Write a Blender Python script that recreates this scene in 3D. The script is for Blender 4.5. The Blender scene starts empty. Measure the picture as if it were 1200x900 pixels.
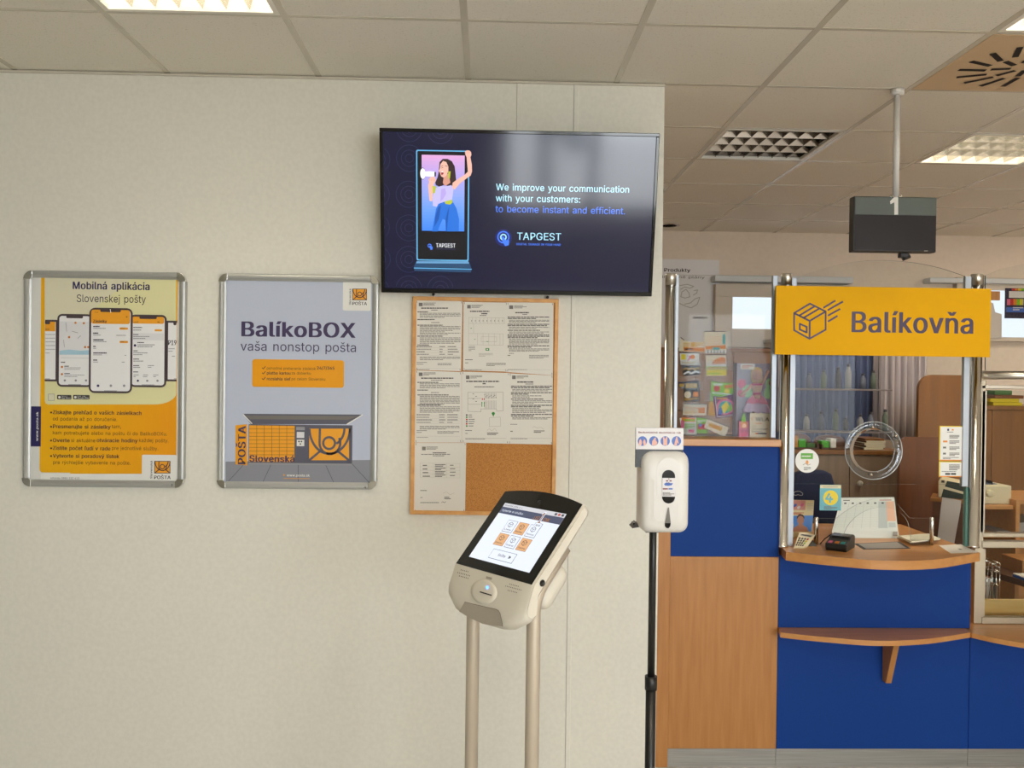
import bpy, bmesh, math, random
from mathutils import Vector, Matrix
from mathutils.geometry import tessellate_polygon as tessellate
random.seed(7)
SC = bpy.context.scene
COL = SC.collection

# ------------------------------------------------------------------ camera
F = 1035.2                      # focal length in pixels of a 1200 px wide frame
YAW, PITCH, ROLL = 0.0275, -0.00826, 0.01256
CAM = Vector((0, 0, 1.65))
fw = Vector((math.sin(YAW)*math.cos(PITCH), math.cos(YAW)*math.cos(PITCH), math.sin(PITCH)))
rt = Vector((math.cos(YAW), -math.sin(YAW), 0))
up = rt.cross(fw)
RT = math.cos(ROLL)*rt + math.sin(ROLL)*up
UP = -math.sin(ROLL)*rt + math.cos(ROLL)*up
cam = bpy.data.cameras.new('camera')
cam.sensor_fit = 'HORIZONTAL'; cam.sensor_width = 36; cam.lens = F*36/1200
cam.clip_start = .05
camo = bpy.data.objects.new('camera', cam); COL.objects.link(camo)
m = Matrix.Identity(4)
for i in range(3):
    m[i][0], m[i][1], m[i][2], m[i][3] = RT[i], UP[i], -fw[i], CAM[i]
camo.matrix_world = m
SC.camera = camo

# ------------------------------------------------------------------ exposure, sky, lamps
SC.view_settings.view_transform = 'Standard'
SC.view_settings.look = 'None'
SC.view_settings.gamma = 1
SC.view_settings.use_curve_mapping = False
SC.view_settings.exposure = 0.36
SKY_COL, SKY_STR = (0.90, 0.955, 1.0), 10.5
TUBE_EMIT = 22.0
LAMP_COL = (1.0, 0.86, 0.68)
LAMP_FRONT, LAMP_OFFICE, LAMP_ADDED = .5, 12.0, 11.0
w = bpy.data.worlds.new('sky'); SC.world = w; w.use_nodes = True
bg = w.node_tree.nodes['Background']
bg.inputs[0].default_value = (*SKY_COL, 1); bg.inputs[1].default_value = SKY_STR
try:
    SC.cycles.max_bounces = 10; SC.cycles.diffuse_bounces = 6; SC.cycles.glossy_bounces = 4
    SC.cycles.transparent_max_bounces = 16; SC.cycles.caustics_reflective = False; SC.cycles.caustics_refractive = False
    SC.cycles.use_denoising = True
    SC.cycles.sample_clamp_indirect = 6
except Exception:
    pass
REAR_Y = -3.2
CEIL = 1.65 + 1.1965
WINS = [(0.15, 2.2, .85, 2.5), (2.4, 4.6, .85, 2.5)]     # daylight windows behind the photographer

def portal(x0, x1, z0, z1):
    L = bpy.data.lights.new('window_daylight', 'AREA'); L.shape = 'RECTANGLE'
    L.size = x1-x0; L.size_y = z1-z0
    L.cycles.is_portal = True
    o = bpy.data.objects.new('window_daylight', L); COL.objects.link(o)
    o.location = ((x0+x1)/2, REAR_Y+.02, (z0+z1)/2); o.rotation_euler = (math.radians(90), 0, math.radians(180))
    o.rotation_euler = Vector((0, 1, 0)).to_track_quat('-Z', 'Y').to_euler()
for W_ in WINS: portal(*W_)

# ------------------------------------------------------------------ pixel rays
def ray(x, y):
    return ((x-600)/F)*RT - ((y-450)/F)*UP + fw
def at(x, y, Y):
    d = ray(x, y); return CAM + d*(Y/d.y)
def atz(x, y, z):
    d = ray(x, y); return CAM + d*((z-CAM.z)/d.z)
def hit(x, y, P, n):
    d = ray(x, y); return CAM + d*((P-CAM).dot(n)/d.dot(n))

# ------------------------------------------------------------------ materials
MATS = {}
def lin(c):
    return tuple(((v/255)/12.92 if v/255 <= .04045 else ((v/255+.055)/1.055)**2.4) for v in c)
def mat(name, c=(200, 200, 200), rough=.5, metal=0, emit=0, spec=.5, coat=0, alpha=1):
    if name in MATS: return name
    M = bpy.data.materials.new(name); M.use_nodes = True
    b = M.node_tree.nodes['Principled BSDF']
    col = (*lin(c), 1)
    b.inputs['Base Color'].default_value = col if not emit else (0.004, .004, .006, 1)
    b.inputs['Roughness'].default_value = rough; b.inputs['Metallic'].default_value = metal
    b.inputs['Specular IOR Level'].default_value = spec
    b.inputs['Coat Weight'].default_value = coat
    if emit:
        b.inputs['Emission Color'].default_value = col; b.inputs['Emission Strength'].default_value = emit
    MATS[name] = M
    return name
def noise_mat(name, c1, c2, scale=(1, 1, 1), detail=4, rough=.5, bump=0, nscale=8, spec=.5, lo=.35, hi=.65, metal=0):
    mat(name, c1, rough, spec=spec, metal=metal); M = MATS[name]; N = M.node_tree.nodes; L = M.node_tree.links
    b = N['Principled BSDF']
    tc = N.new('ShaderNodeTexCoord'); mp = N.new('ShaderNodeMapping'); mp.inputs['Scale'].default_value = scale
    nz = N.new('ShaderNodeTexNoise'); nz.inputs['Scale'].default_value = nscale; nz.inputs['Detail'].default_value = detail
    cr = N.new('ShaderNodeValToRGB')
    cr.color_ramp.elements[0].position = lo; cr.color_ramp.elements[1].position = hi
    cr.color_ramp.elements[0].color = (*lin(c1), 1); cr.color_ramp.elements[1].color = (*lin(c2), 1)
    L.new(tc.outputs['Object'], mp.inputs[0]); L.new(mp.outputs[0], nz.inputs['Vector'])
    L.new(nz.outputs['Fac'], cr.inputs[0]); L.new(cr.outputs[0], b.inputs['Base Color'])
    if bump:
        bp = N.new('ShaderNodeBump'); bp.inputs['Strength'].default_value = bump; bp.inputs['Distance'].default_value = .002
        L.new(nz.outputs['Fac'], bp.inputs['Height']); L.new(bp.outputs[0], b.inputs['Normal'])
    return name
def glass_mat(name, tint=(.93, .96, .95), refl=1.0, base=.0):
    M = bpy.data.materials.new(name); M.use_nodes = True; nt = M.node_tree; N = nt.nodes; L = nt.links
    N.remove(N['Principled BSDF'])
    t = N.new('ShaderNodeBsdfTransparent'); t.inputs[0].default_value = (*tint, 1)
    g = N.new('ShaderNodeBsdfGlossy'); g.inputs['Roughness'].default_value = .02; g.inputs['Color'].default_value = (refl, refl, refl, 1)
    fr = N.new('ShaderNodeFresnel'); fr.inputs['IOR'].default_value = 1.45
    ad = N.new('ShaderNodeMath'); ad.operation = 'ADD'; ad.inputs[1].default_value = base
    mx = N.new('ShaderNodeMixShader')
    L.new(fr.outputs[0], ad.inputs[0]); L.new(ad.outputs[0], mx.inputs[0]); L.new(t.outputs[0], mx.inputs[1]); L.new(g.outputs[0], mx.inputs[2])
    L.new(mx.outputs[0], N['Material Output'].inputs[0])
    MATS[name] = M; return name

noise_mat('wall_paint', (226, 223, 212), (231, 228, 217), nscale=60, bump=.03, rough=.85, spec=.2)
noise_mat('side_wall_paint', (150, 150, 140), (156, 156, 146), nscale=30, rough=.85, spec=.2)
noise_mat('far_wall_paint', (222, 208, 192), (226, 212, 196), nscale=30, bump=.04, rough=.85, spec=.2)
noise_mat('ceiling_tile', (208, 203, 192), (234, 229, 218), nscale=130, detail=6, bump=.2, rough=.95, spec=.1, lo=.25, hi=.42)
mat('ceiling_bar', (206, 199, 184), .25)
noise_mat('floor_tile', (196, 193, 186), (206, 203, 196), nscale=3, rough=.35)
noise_mat('wood', (170, 114, 58), (186, 130, 72), scale=(9, 9, .7), nscale=5, rough=.42, lo=.3, hi=.7)
noise_mat('wood_top', (186, 128, 72), (202, 146, 86), scale=(.7, 9, 9), nscale=5, rough=.3, lo=.3, hi=.7)
noise_mat('wood_brown', (122, 78, 32), (138, 90, 40), scale=(8, 8, .6), nscale=4, rough=.4, lo=.3, hi=.7)
noise_mat('wood_red', (104, 58, 24), (118, 68, 30), scale=(8, 8, .6), nscale=4, rough=.4, lo=.3, hi=.7)
noise_mat('wood_pale', (212, 172, 100), (222, 184, 114), scale=(.6, 8, 8), nscale=4, rough=.4)
noise_mat('wood_dark', (84, 52, 34), (98, 62, 40), scale=(1, 8, 8), nscale=4, rough=.4)
noise_mat('cabinet_taupe', (128, 108, 90), (140, 118, 98), scale=(8, 8, .6), nscale=4, rough=.5)
noise_mat('frame_wood', (205, 145, 80), (222, 166, 98), scale=(3, 3, 3), nscale=8, rough=.45)
noise_mat('cork', (166, 108, 52), (198, 138, 74), nscale=320, detail=5, bump=.3, rough=.9, lo=.3, hi=.6)
noise_mat('blue_panel', (14, 56, 130), (18, 62, 140), nscale=300, detail=2, rough=.55, spec=.15)
noise_mat('kick_steel', (150, 148, 142), (166, 164, 158), scale=(1, 1, 40), nscale=4, rough=.35, metal=.6)
mat('chrome', (225, 222, 216), .12, 1)
mat('chrome_soft', (205, 200, 190), .28, 1)
mat('alu', (200, 200, 198), .32, 1)
mat('alu_bright', (225, 225, 222), .2, 1)
mat('alu_frame', (190, 180, 160), .38, .9)
glass_mat('pane_glass', (.95, .97, .96), .22, 0)
glass_mat('acrylic', (.97, .98, .98), .10, 0)
mat('glass_edge', (58, 112, 104), .1, 0, spec=.8)
mat('paper', (226, 222, 214), .75, spec=.2)
mat('ink', (124, 121, 117), .8, spec=.1)
mat('ink_dark', (82, 79, 78), .8, spec=.1)
mat('ink_light', (172, 168, 162), .8, spec=.1)
mat('ink_green', (60, 150, 70), .8, spec=.1)
mat('ink_red', (190, 60, 50), .8, spec=.1)
mat('white_plastic', (214, 211, 206), .3)
mat('black_plastic', (26, 25, 25), .35)
mat('black_gloss', (14, 14, 16), .08)
mat('kiosk_shell', (220, 214, 200), .42)
mat('kiosk_grey', (168, 160, 146), .5)
mat('pole_paint', (204, 192, 174), .35, .35)

# ------------------------------------------------------------------ mesh builder
class MB:
    def __init__(s): s.v = []; s.f = []; s.fm = []; s.sm = []; s.mats = []
    def mi(s, m):
        if m not in s.mats: s.mats.append(m)
        return s.mats.index(m)
    def add(s, vs, fs, m, smooth=False):
        b = len(s.v); s.v += [Vector(p) for p in vs]; k = s.mi(m)
        for f in fs:
            s.f.append([b+i for i in f]); s.fm.append(k); s.sm.append(smooth)
        return s
    def bm(s, bm, m, smooth=False, M=None):
        bm.verts.ensure_lookup_table(); bm.verts.index_update()
        s.add([(M @ v.co if M else v.co.copy()) for v in bm.verts], [[v.index for v in f.verts] for f in bm.faces], m, smooth)
        bm.free(); return s
    def box(s, a, b, m, bev=0, seg=2, M=None, smooth=False):
        x0, x1 = sorted((a[0], b[0])); y0, y1 = sorted((a[1], b[1])); z0, z1 = sorted((a[2], b[2]))
        t = bmesh.new(); bmesh.ops.create_cube(t, size=1)
        for v in t.verts: v.co = Vector(((x0+x1)/2+v.co.x*(x1-x0), (y0+y1)/2+v.co.y*(y1-y0), (z0+z1)/2+v.co.z*(z1-z0)))
        if bev: bmesh.ops.bevel(t, geom=list(t.edges), offset=min(bev, .49*min(x1-x0, y1-y0, z1-z0)), segments=seg, affect='EDGES', profile=.5)
        return s.bm(t, m, smooth, M)
    def prism(s, pts, d, m, mside=None, bev=0, smooth=False):
        """pts: planar 3D loop facing the viewer, d: vector to the rear face"""
        pts = [Vector(p) for p in pts]; d = Vector(d); n = len(pts)
        if bev:
            t = bmesh.new(); A = [t.verts.new(p) for p in pts]; B = [t.verts.new(p+d) for p in pts]
            t.faces.new(A); t.faces.new(B[::-1])
            for i in range(n): t.faces.new((A[i], B[i], B[(i+1) % n], A[(i+1) % n]))
            es = [e for e in t.edges if (e.verts[0] in A and e.verts[1] in A)]
            bmesh.ops.bevel(t, geom=es, offset=bev, segments=2, affect='EDGES', profile=.5)
            return s.bm(t, m, smooth)
        s.add(pts+[p+d for p in pts], [list(range(n)), list(range(2*n-1, n-1, -1))], m)
        s.add(pts+[p+d for p in pts], [[i, n+i, n+(i+1) % n, (i+1) % n] for i in range(n)], mside or m, smooth)
        return s
    def tube(s, path, r, m, seg=16, caps=True, closed=False):
        path = [Vector(p) for p in path]; n = len(path); rings = []; prev = None
        rr = r if isinstance(r, (list, tuple)) else [r]*n
        for i, p in enumerate(path):
            if closed: t = path[(i+1) % n]-path[i-1]
            else: t = path[min(i+1, n-1)]-path[max(i-1, 0)]
            t.normalize()
            if prev is None:
                a = Vector((0, 0, 1)) if abs(t.z) < .9 else Vector((1, 0, 0)); u = t.cross(a).normalized()
            else:
                u = (prev - t*prev.dot(t)).normalized()
            prev = u; v = t.cross(u)
            rings.append([p + (u*math.cos(k*2*math.pi/seg)+v*math.sin(k*2*math.pi/seg))*rr[i] for k in range(seg)])
        vs = [q for R in rings for q in R]; fs = []
        for i in range(n if closed else n-1):
            j = (i+1) % n
            for k in range(seg): fs.append([i*seg+k, i*seg+(k+1) % seg, j*seg+(k+1) % seg, j*seg+k])
        s.add(vs, fs, m, True)
        if caps and not closed:
            s.add(rings[0], [list(range(seg))[::-1]], m); s.add(rings[-1], [list(range(seg))], m)
        return s
    def lathe(s, prof, c, m, axis='Z', seg=24, smooth=True):
        c = Vector(c); vs = []; fs = []
        for (r, h) in prof:
            for k in range(seg):
                a = k*2*math.pi/seg; x, y = r*math.cos(a), r*math.sin(a)
                vs.append(c + (Vector((x, y, h)) if axis == 'Z' else Vector((x, h, y)) if axis == 'Y' else Vector((h, x, y))))
        for i in range(len(prof)-1):
            for k in range(seg): fs.append([i*seg+k, i*seg+(k+1) % seg, (i+1)*seg+(k+1) % seg, (i+1)*seg+k])
        fs.append(list(range(seg))[::-1]); fs.append([(len(prof)-1)*seg+k for k in range(seg)])
        return s.add(vs, fs, m, smooth)
    def grid(s, rows, m, smooth=True, close_u=False):
        n = len(rows[0]); vs = [p for R in rows for p in R]; fs = []
        for i in range(len(rows)-1):
            for k in range(n if close_u else n-1): fs.append([i*n+k, i*n+(k+1) % n, (i+1)*n+(k+1) % n, (i+1)*n+k])
        return s.add(vs, fs, m, smooth)
    def build(s, name, parent=None, loc=None, fixn=True):
        me = bpy.data.meshes.new(name)
        base = Vector(parent_loc(parent)) if parent else Vector((0, 0, 0))
        if loc is None and not parent:
            xs = [v.x for v in s.v]; ys = [v.y for v in s.v]; zs = [v.z for v in s.v]
            loc = ((min(xs)+max(xs))/2, (min(ys)+max(ys))/2, min(zs))
        o_loc = Vector(loc) - base if loc is not None else Vector((0, 0, 0))
        org = base + o_loc
        me.from_pydata([tuple(v-org) for v in s.v], [], s.f)
        for k in s.mats: me.materials.append(MATS[k])
        me.polygons.foreach_set('material_index', s.fm); me.polygons.foreach_set('use_smooth', s.sm)
        me.update()
        if fixn:
            t = bmesh.new(); t.from_mesh(me)
            bmesh.ops.remove_doubles(t, verts=t.verts, dist=1e-6)
            t.to_mesh(me); t.free()
        o = bpy.data.objects.new(name, me); COL.objects.link(o)
        if parent: o.parent = parent
        o.location = o_loc
        return o
def parent_loc(o):
    l = Vector(o.location)
    while o.parent: o = o.parent; l += o.location
    return l
def tag(o, label=None, cat=None, group=None, kind=None):
    if label: o['label'] = label
    if cat: o['category'] = cat
    if group: o['group'] = group
    if kind: o['kind'] = kind
    return o
def thing(name, loc, label, cat, group=None):
    o = bpy.data.objects.new(name, None); COL.objects.link(o); o.location = loc; o.empty_display_size = .05
    return tag(o, label, cat, group)
def struct(o): o['kind'] = 'structure'; return o

# ------------------------------------------------------------------ flat printing on a plane
_txt = {}
# outlines of a plain grotesque alphabet, in 1/300 em: character, advance, then the x,y pairs of each contour
GLYPHS = {
    "+": (136, [59,10,59,109,77,109,77,10], [19,52,19,68,117,68,117,52]),
    ",": (56, [11,-36,20,22,41,22,25,-36]),
    "-": (136, [101,73,101,56,34,56,34,73]),
    ".": (56, [29,-1,23,-1,19,2,16,7,15,12,16,17,19,22,23,25,29,26,34,25,38,22,41,17,43,12,41,7,38,2,34,-1]),
    "/": (75, [70,160,22,-23,4,-23,53,160]),
    "0": (136, [68,-2,52,0,39,7,28,19,20,34,16,53,14,76,16,99,21,118,29,134,39,145,52,152,68,155,83,152,97,145,107,134,115,118,120,99,122,76,120,53,115,34,107,19,97,7,84,0], [68,15,79,17,87,22,94,31,99,43,102,58,103,76,102,94,99,109,94,122,87,131,79,136,68,138,58,136,49,131,42,122,37,109,34,94,33,76,34,58,37,43,42,31,49,22,58,17]),
    "1": (136, [23,0,23,16,117,16,117,0], [83,152,83,0,64,0,64,134,63,134,26,107,26,128,59,152]),
    "2": (136, [19,0,19,14,70,68,85,85,93,98,96,112,95,119,92,125,88,131,82,134,67,138,59,137,52,134,46,130,41,124,39,117,38,109,20,109,21,121,26,133,33,142,43,149,55,153,67,155,80,153,92,149,101,142,109,134,113,123,115,112,111,95,101,77,80,54,46,18,46,17,117,17,117,0]),
    "3": (136, [65,-2,52,-1,40,3,29,9,21,17,16,28,13,40,33,40,34,32,38,26,43,21,50,18,65,15,83,18,89,22,94,28,98,35,99,43,98,52,95,59,90,65,82,70,73,73,61,74,47,74,47,90,86,134,86,136,21,136,21,152,112,152,112,138,64,83,64,86,79,86,92,83,103,76,111,67,116,56,118,43,116,31,111,20,103,11,92,4,80,-1]),
    "4": (136, [12,32,12,47,74,152,93,152,32,50,32,49,124,49,124,32], [85,0,85,37,85,44,85,95,103,95,103,0]),
    "5": (136, [67,-2,53,-1,42,4,32,10,25,18,20,28,18,39,37,39,38,32,41,26,52,18,67,15,75,16,83,19,89,25,94,31,97,40,98,49,97,58,94,67,89,73,82,79,74,82,65,83,50,80,38,74,20,76,29,152,110,152,110,136,45,136,40,91,41,91,53,97,69,100,79,99,88,96,97,92,103,86,109,78,113,70,116,59,117,49,116,35,110,23,103,13,92,5,80,-1]),
    "6": (136, [68,-2,55,-1,43,4,33,12,25,22,20,35,19,49,20,60,24,71,41,102,76,152,97,152,45,79,44,79,50,86,59,92,70,94,83,93,95,88,104,82,111,72,115,61,116,47,115,34,110,22,103,12,93,4,81,-1], [68,14,76,16,83,19,89,24,94,31,97,38,98,47,97,56,94,64,89,71,83,76,76,79,68,80,59,79,52,76,46,71,41,64,38,56,37,47,38,38,41,31,46,24,52,19,59,16]),
    "7": (136, [29,0,97,134,97,136,19,136,19,152,117,152,117,134,49,0]),
    "8": (136, [68,-2,53,-1,41,4,30,10,22,19,17,29,16,41,17,50,20,59,24,66,31,73,38,77,46,79,46,80,35,85,28,92,23,103,21,114,23,125,27,135,34,143,44,149,55,154,68,155,80,154,92,149,101,143,109,135,113,125,115,114,113,103,108,92,100,85,90,80,90,79,98,77,106,73,112,66,116,59,119,50,120,41,119,29,113,19,106,10,95,4,82,-1], [68,15,77,16,85,18,92,22,97,28,100,34,101,41,100,50,97,56,92,62,85,67,77,70,68,71,59,70,51,67,44,62,39,56,35,50,35,41,35,34,38,28,44,22,50,18,58,16], [68,87,82,90,88,94,92,99,95,106,96,113,95,120,92,126,88,131,83,135,68,138,53,135,47,131,43,126,41,120,40,113,41,106,43,99,47,94,53,90]),
    "9": (136, [68,155,81,153,93,148,103,140,110,130,115,118,116,104,115,93,112,81,95,50,60,0,39,0,91,74,92,74,86,67,77,61,65,58,52,60,41,64,32,71,25,80,20,92,19,106,20,119,25,131,33,141,43,148,55,153], [68,138,59,137,52,134,46,129,41,122,38,115,38,106,38,97,41,89,46,82,52,77,59,74,68,73,76,74,83,77,89,82,94,88,97,96,98,105,97,114,94,122,90,129,83,134,76,137]),
    ":": (56, [29,-1,23,-1,19,2,16,7,15,12,16,17,19,22,23,25,29,26,34,25,38,22,41,17,43,12,41,7,38,2,34,-1], [29,81,23,82,19,85,16,89,15,95,16,100,19,104,23,107,29,109,34,107,38,104,41,100,43,95,41,89,38,85,34,82]),
    "A": (144, [5,0,61,152,83,152,139,0,119,0,86,91,79,112,70,143,74,143,64,111,57,91,26,0], [33,43,33,59,111,59,111,43]),
    "B": (137, [18,0,18,152,73,152,87,151,98,147,108,141,114,133,118,123,119,112,119,103,116,96,107,86,94,80,94,79,102,77,109,74,115,68,121,61,124,52,125,41,124,30,120,20,113,12,103,5,91,1,74,0], [37,17,73,17,89,19,99,24,105,32,107,41,106,49,103,55,98,61,92,65,84,68,74,69,37,69], [37,86,71,86,86,89,92,93,97,98,100,104,101,112,99,121,94,128,85,134,72,136,37,136]),
    "C": (153, [80,-2,62,1,45,7,31,19,21,35,14,54,12,76,14,99,21,118,31,134,45,145,62,152,80,155,102,151,112,147,121,142,128,134,134,125,139,116,142,104,122,104,117,118,107,128,95,134,80,137,67,135,55,130,45,121,37,109,32,94,31,76,32,58,38,43,45,32,55,23,67,17,80,16,95,18,107,24,117,34,122,48,142,48,139,37,134,27,128,19,121,11,112,5,102,1,92,-1]),
    "D": (151, [65,0,29,0,29,17,64,17,82,19,95,24,106,33,113,45,118,59,120,77,118,94,114,108,106,120,96,128,83,134,66,136,28,136,28,152,68,152,88,151,106,143,120,133,130,118,136,98,139,77,136,55,130,35,119,20,105,9,87,2], [37,152,37,0,18,0,18,152]),
    "E": (125, [18,0,18,152,112,152,112,136,37,136,37,86,107,86,107,68,37,68,37,17,113,17,113,0]),
    "F": (123, [18,0,18,152,111,152,111,136,37,136,37,83,104,83,104,67,37,67,37,0]),
    "G": (156, [80,-2,61,1,45,8,31,19,21,35,14,54,12,76,14,99,21,118,31,134,44,145,61,152,79,155,91,154,102,151,112,147,121,141,128,133,135,125,139,115,142,104,122,104,116,118,107,128,95,134,80,137,67,135,55,130,45,121,37,109,32,94,31,76,32,58,38,43,45,32,55,23,67,17,80,16,93,17,103,22,112,28,119,37,123,48,124,61,130,60,85,60,85,77,143,77,143,60,142,43,135,27,125,15,113,5,98,0]),
    "H": (155, [18,0,18,152,37,152,37,86,118,86,118,152,137,152,137,0,118,0,118,70,37,70,37,0]),
    "I": (90, [10,0,10,17,35,17,35,136,10,136,10,152,81,152,81,136,55,136,55,17,81,17,81,0]),
    "K": (140, [31,44,31,65,42,79,52,91,64,103,109,152,134,152,70,83,68,83], [18,0,18,152,37,152,37,100,37,67,37,58,37,0], [112,0,56,78,68,93,134,0]),
    "L": (118, [18,0,18,152,37,152,37,17,109,17,109,0]),
    "M": (188, [18,0,18,152,46,152,83,56,86,47,90,37,94,25,97,14,92,14,95,25,99,37,103,47,106,56,143,152,170,152,170,0,151,0,151,87,151,98,152,110,152,124,152,137,154,137,149,123,145,109,140,97,137,87,103,0,86,0,51,87,48,96,43,109,39,122,34,137,35,137,36,125,36,112,37,98,37,87,37,0]),
    "N": (157, [18,0,18,152,41,152,103,55,109,45,116,32,124,16,121,16,120,32,120,47,119,58,119,152,139,152,139,0,116,0,61,87,53,99,44,115,32,136,36,136,37,115,37,98,37,87,37,0]),
    "O": (160, [80,-2,62,1,45,7,31,19,21,35,14,54,12,76,14,99,21,118,31,134,45,145,62,152,80,155,98,152,115,145,129,134,139,118,146,99,148,76,146,54,139,35,129,19,115,7,98,1], [80,16,93,17,105,23,115,31,122,43,127,58,129,76,127,94,122,109,115,121,105,130,93,135,80,137,67,135,55,130,45,121,38,109,32,94,31,76,32,58,38,43,45,31,55,23,67,17]),
    "P": (133, [18,0,18,152,71,152,86,151,100,146,110,139,117,129,121,117,122,104,121,91,117,80,110,70,100,62,86,58,71,56,33,56,33,73,70,73,80,74,89,77,95,82,100,88,103,96,103,104,103,113,100,121,95,127,89,131,80,134,70,136,37,136,37,0]),
    "R": (134, [18,0,18,152,71,152,87,151,100,146,110,139,117,130,121,119,123,106,121,92,117,82,110,72,100,65,87,61,71,59,29,59,29,77,70,77,81,77,89,80,96,85,100,90,103,97,104,106,103,114,100,121,95,127,89,132,80,134,70,136,37,136,37,0], [106,0,69,69,91,69,128,0]),
    "S": (134, [67,-2,52,-1,38,3,28,9,19,18,14,29,11,41,31,41,33,33,37,26,43,21,50,17,67,15,77,16,86,18,93,22,99,28,103,34,104,42,103,49,100,53,89,61,73,67,55,72,38,78,26,87,18,98,16,112,17,124,22,134,31,143,41,149,54,154,68,155,82,154,95,149,105,143,113,134,118,125,120,113,101,113,98,124,91,131,80,136,67,137,58,137,50,134,44,131,38,125,35,119,35,113,36,106,39,100,51,92,64,88,79,84,94,79,107,71,118,59,121,51,122,41,121,30,116,19,108,10,97,3,83,-1]),
    "T": (134, [10,136,10,152,125,152,125,136,77,136,77,0,58,0,58,136]),
    "U": (155, [77,-2,61,-1,46,5,34,13,25,24,20,37,18,52,18,152,37,152,37,53,38,43,42,34,48,26,56,20,66,17,77,16,89,17,99,20,107,26,113,34,116,43,118,53,118,152,137,152,137,52,136,37,130,24,121,13,109,5,94,-1]),
    "V": (144, [61,0,5,152,25,152,58,62,65,41,74,9,70,9,80,41,87,62,118,152,139,152,83,0]),
    "W": (206, [47,0,5,152,25,152,49,59,53,44,56,28,59,12,57,12,60,28,64,44,67,59,92,152,114,152,139,59,142,44,146,28,149,12,146,12,149,28,153,44,157,59,181,152,201,152,159,0,137,0,110,97,106,118,101,142,105,142,100,118,95,97,69,0]),
    "X": (142, [5,0,65,85,65,71,9,152,31,152,53,120,61,109,67,98,73,88,70,88,76,98,82,109,89,120,112,152,134,152,77,71,77,86,137,0,115,0,88,39,80,50,75,59,69,70,73,70,68,59,62,50,55,39,28,0]),
    "Y": (142, [61,0,61,62,5,152,28,152,58,103,67,88,75,69,67,69,76,88,84,103,115,152,137,152,80,62,80,0]),
    "Z": (131, [13,0,13,14,82,116,92,129,102,143,104,136,86,136,67,136,12,136,12,152,119,152,119,139,50,38,40,24,29,10,27,16,46,17,64,17,120,17,120,0]),
    "a": (117, [48,-2,38,-2,28,1,20,7,14,13,10,22,9,32,10,41,13,48,17,54,23,58,38,63,53,66,70,68,80,70,82,73,83,76,83,77,80,89,72,97,59,99,45,97,35,90,30,82,12,88,17,97,23,104,31,109,40,113,58,115,71,114,86,108,92,103,97,96,100,87,101,76,101,0,83,0,83,16,82,16,76,7,65,1], [51,14,61,14,68,17,74,22,79,28,82,34,83,41,83,57,78,55,70,53,60,52,53,50,40,47,31,42,28,37,28,31,31,22,39,16]),
    "b": (127, [69,-2,59,-2,52,1,41,10,35,17,34,17,34,0,16,0,16,152,34,152,34,96,35,96,41,104,52,112,59,115,69,115,82,113,94,108,104,100,111,88,116,73,117,56,116,40,111,25,104,14,94,5,82,-1], [66,14,76,16,84,20,90,26,95,35,98,45,98,57,98,68,95,79,90,87,84,94,76,98,66,99,56,98,49,94,42,87,37,79,35,68,34,57,35,45,38,35,42,26,49,19,56,16]),
    "c": (119, [62,-2,47,-1,35,5,25,14,17,26,12,40,10,56,12,73,17,88,25,99,35,108,47,113,62,115,78,113,92,107,102,97,109,83,91,79,87,87,81,93,73,97,62,99,52,97,44,93,37,86,32,77,30,67,29,56,30,45,32,35,37,26,44,20,52,16,62,14,73,16,81,20,88,26,91,35,109,31,103,17,92,7,78,0]),
    "d": (127, [59,-2,45,-1,34,5,24,14,16,25,12,40,10,56,12,73,16,88,24,100,34,108,45,113,59,115,68,115,76,112,86,104,92,96,93,96,93,152,112,152,112,0,94,0,94,17,92,17,86,10,76,1,68,-2], [61,14,71,16,79,19,85,26,90,35,92,45,94,57,92,68,90,79,85,87,79,94,71,98,61,99,52,98,43,94,37,87,32,79,30,68,29,57,30,45,32,35,37,26,44,20,52,16]),
    "e": (121, [64,-2,48,-1,35,5,25,14,17,25,12,40,10,56,12,73,17,87,24,99,35,108,47,113,62,115,80,112,88,108,96,102,102,94,107,85,110,73,112,58,112,51,22,51,22,66,101,66,93,61,92,71,89,80,85,88,79,94,71,98,62,99,52,98,44,94,37,88,32,81,30,73,29,63,29,53,30,41,33,32,38,24,46,19,54,15,64,14,76,16,86,22,92,32,109,27,106,19,101,12,94,6,85,1,75,-2]),
    "f": (76, [68,114,68,98,2,98,2,114], [24,0,24,130,25,139,29,146,34,151,41,155,56,159,67,158,73,156,68,140,64,142,58,142,51,141,46,138,43,133,43,125,43,0]),
    "g": (128, [62,-45,50,-44,40,-42,25,-33,15,-21,31,-12,37,-20,46,-26,62,-29,74,-28,85,-23,91,-14,94,-2,94,20,92,20,86,13,76,5,68,2,58,1,46,3,34,8,24,16,17,27,12,41,10,58,12,74,16,88,24,100,34,108,46,113,59,115,68,115,76,112,86,104,92,95,94,95,94,114,112,114,112,-2,110,-16,105,-27,97,-35,87,-41,75,-44], [61,18,71,19,79,23,85,28,90,37,93,46,94,58,93,69,90,79,85,88,79,94,71,98,61,99,52,98,44,94,37,87,32,79,30,69,29,58,30,47,32,37,37,29,44,23,52,19]),
    "h": (123, [34,68,34,0,16,0,16,152,34,152,34,86,31,86,37,100,46,109,56,113,68,115,79,114,89,110,97,104,102,96,106,85,107,72,107,0,89,0,89,71,87,82,82,91,74,97,63,99,55,98,48,95,43,91,38,85,35,77]),
    "i": (50, [16,0,16,114,34,114,34,0], [25,133,20,134,16,136,13,140,13,145,13,149,16,154,20,156,25,157,30,156,34,154,37,149,38,145,37,140,34,136,30,134]),
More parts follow.
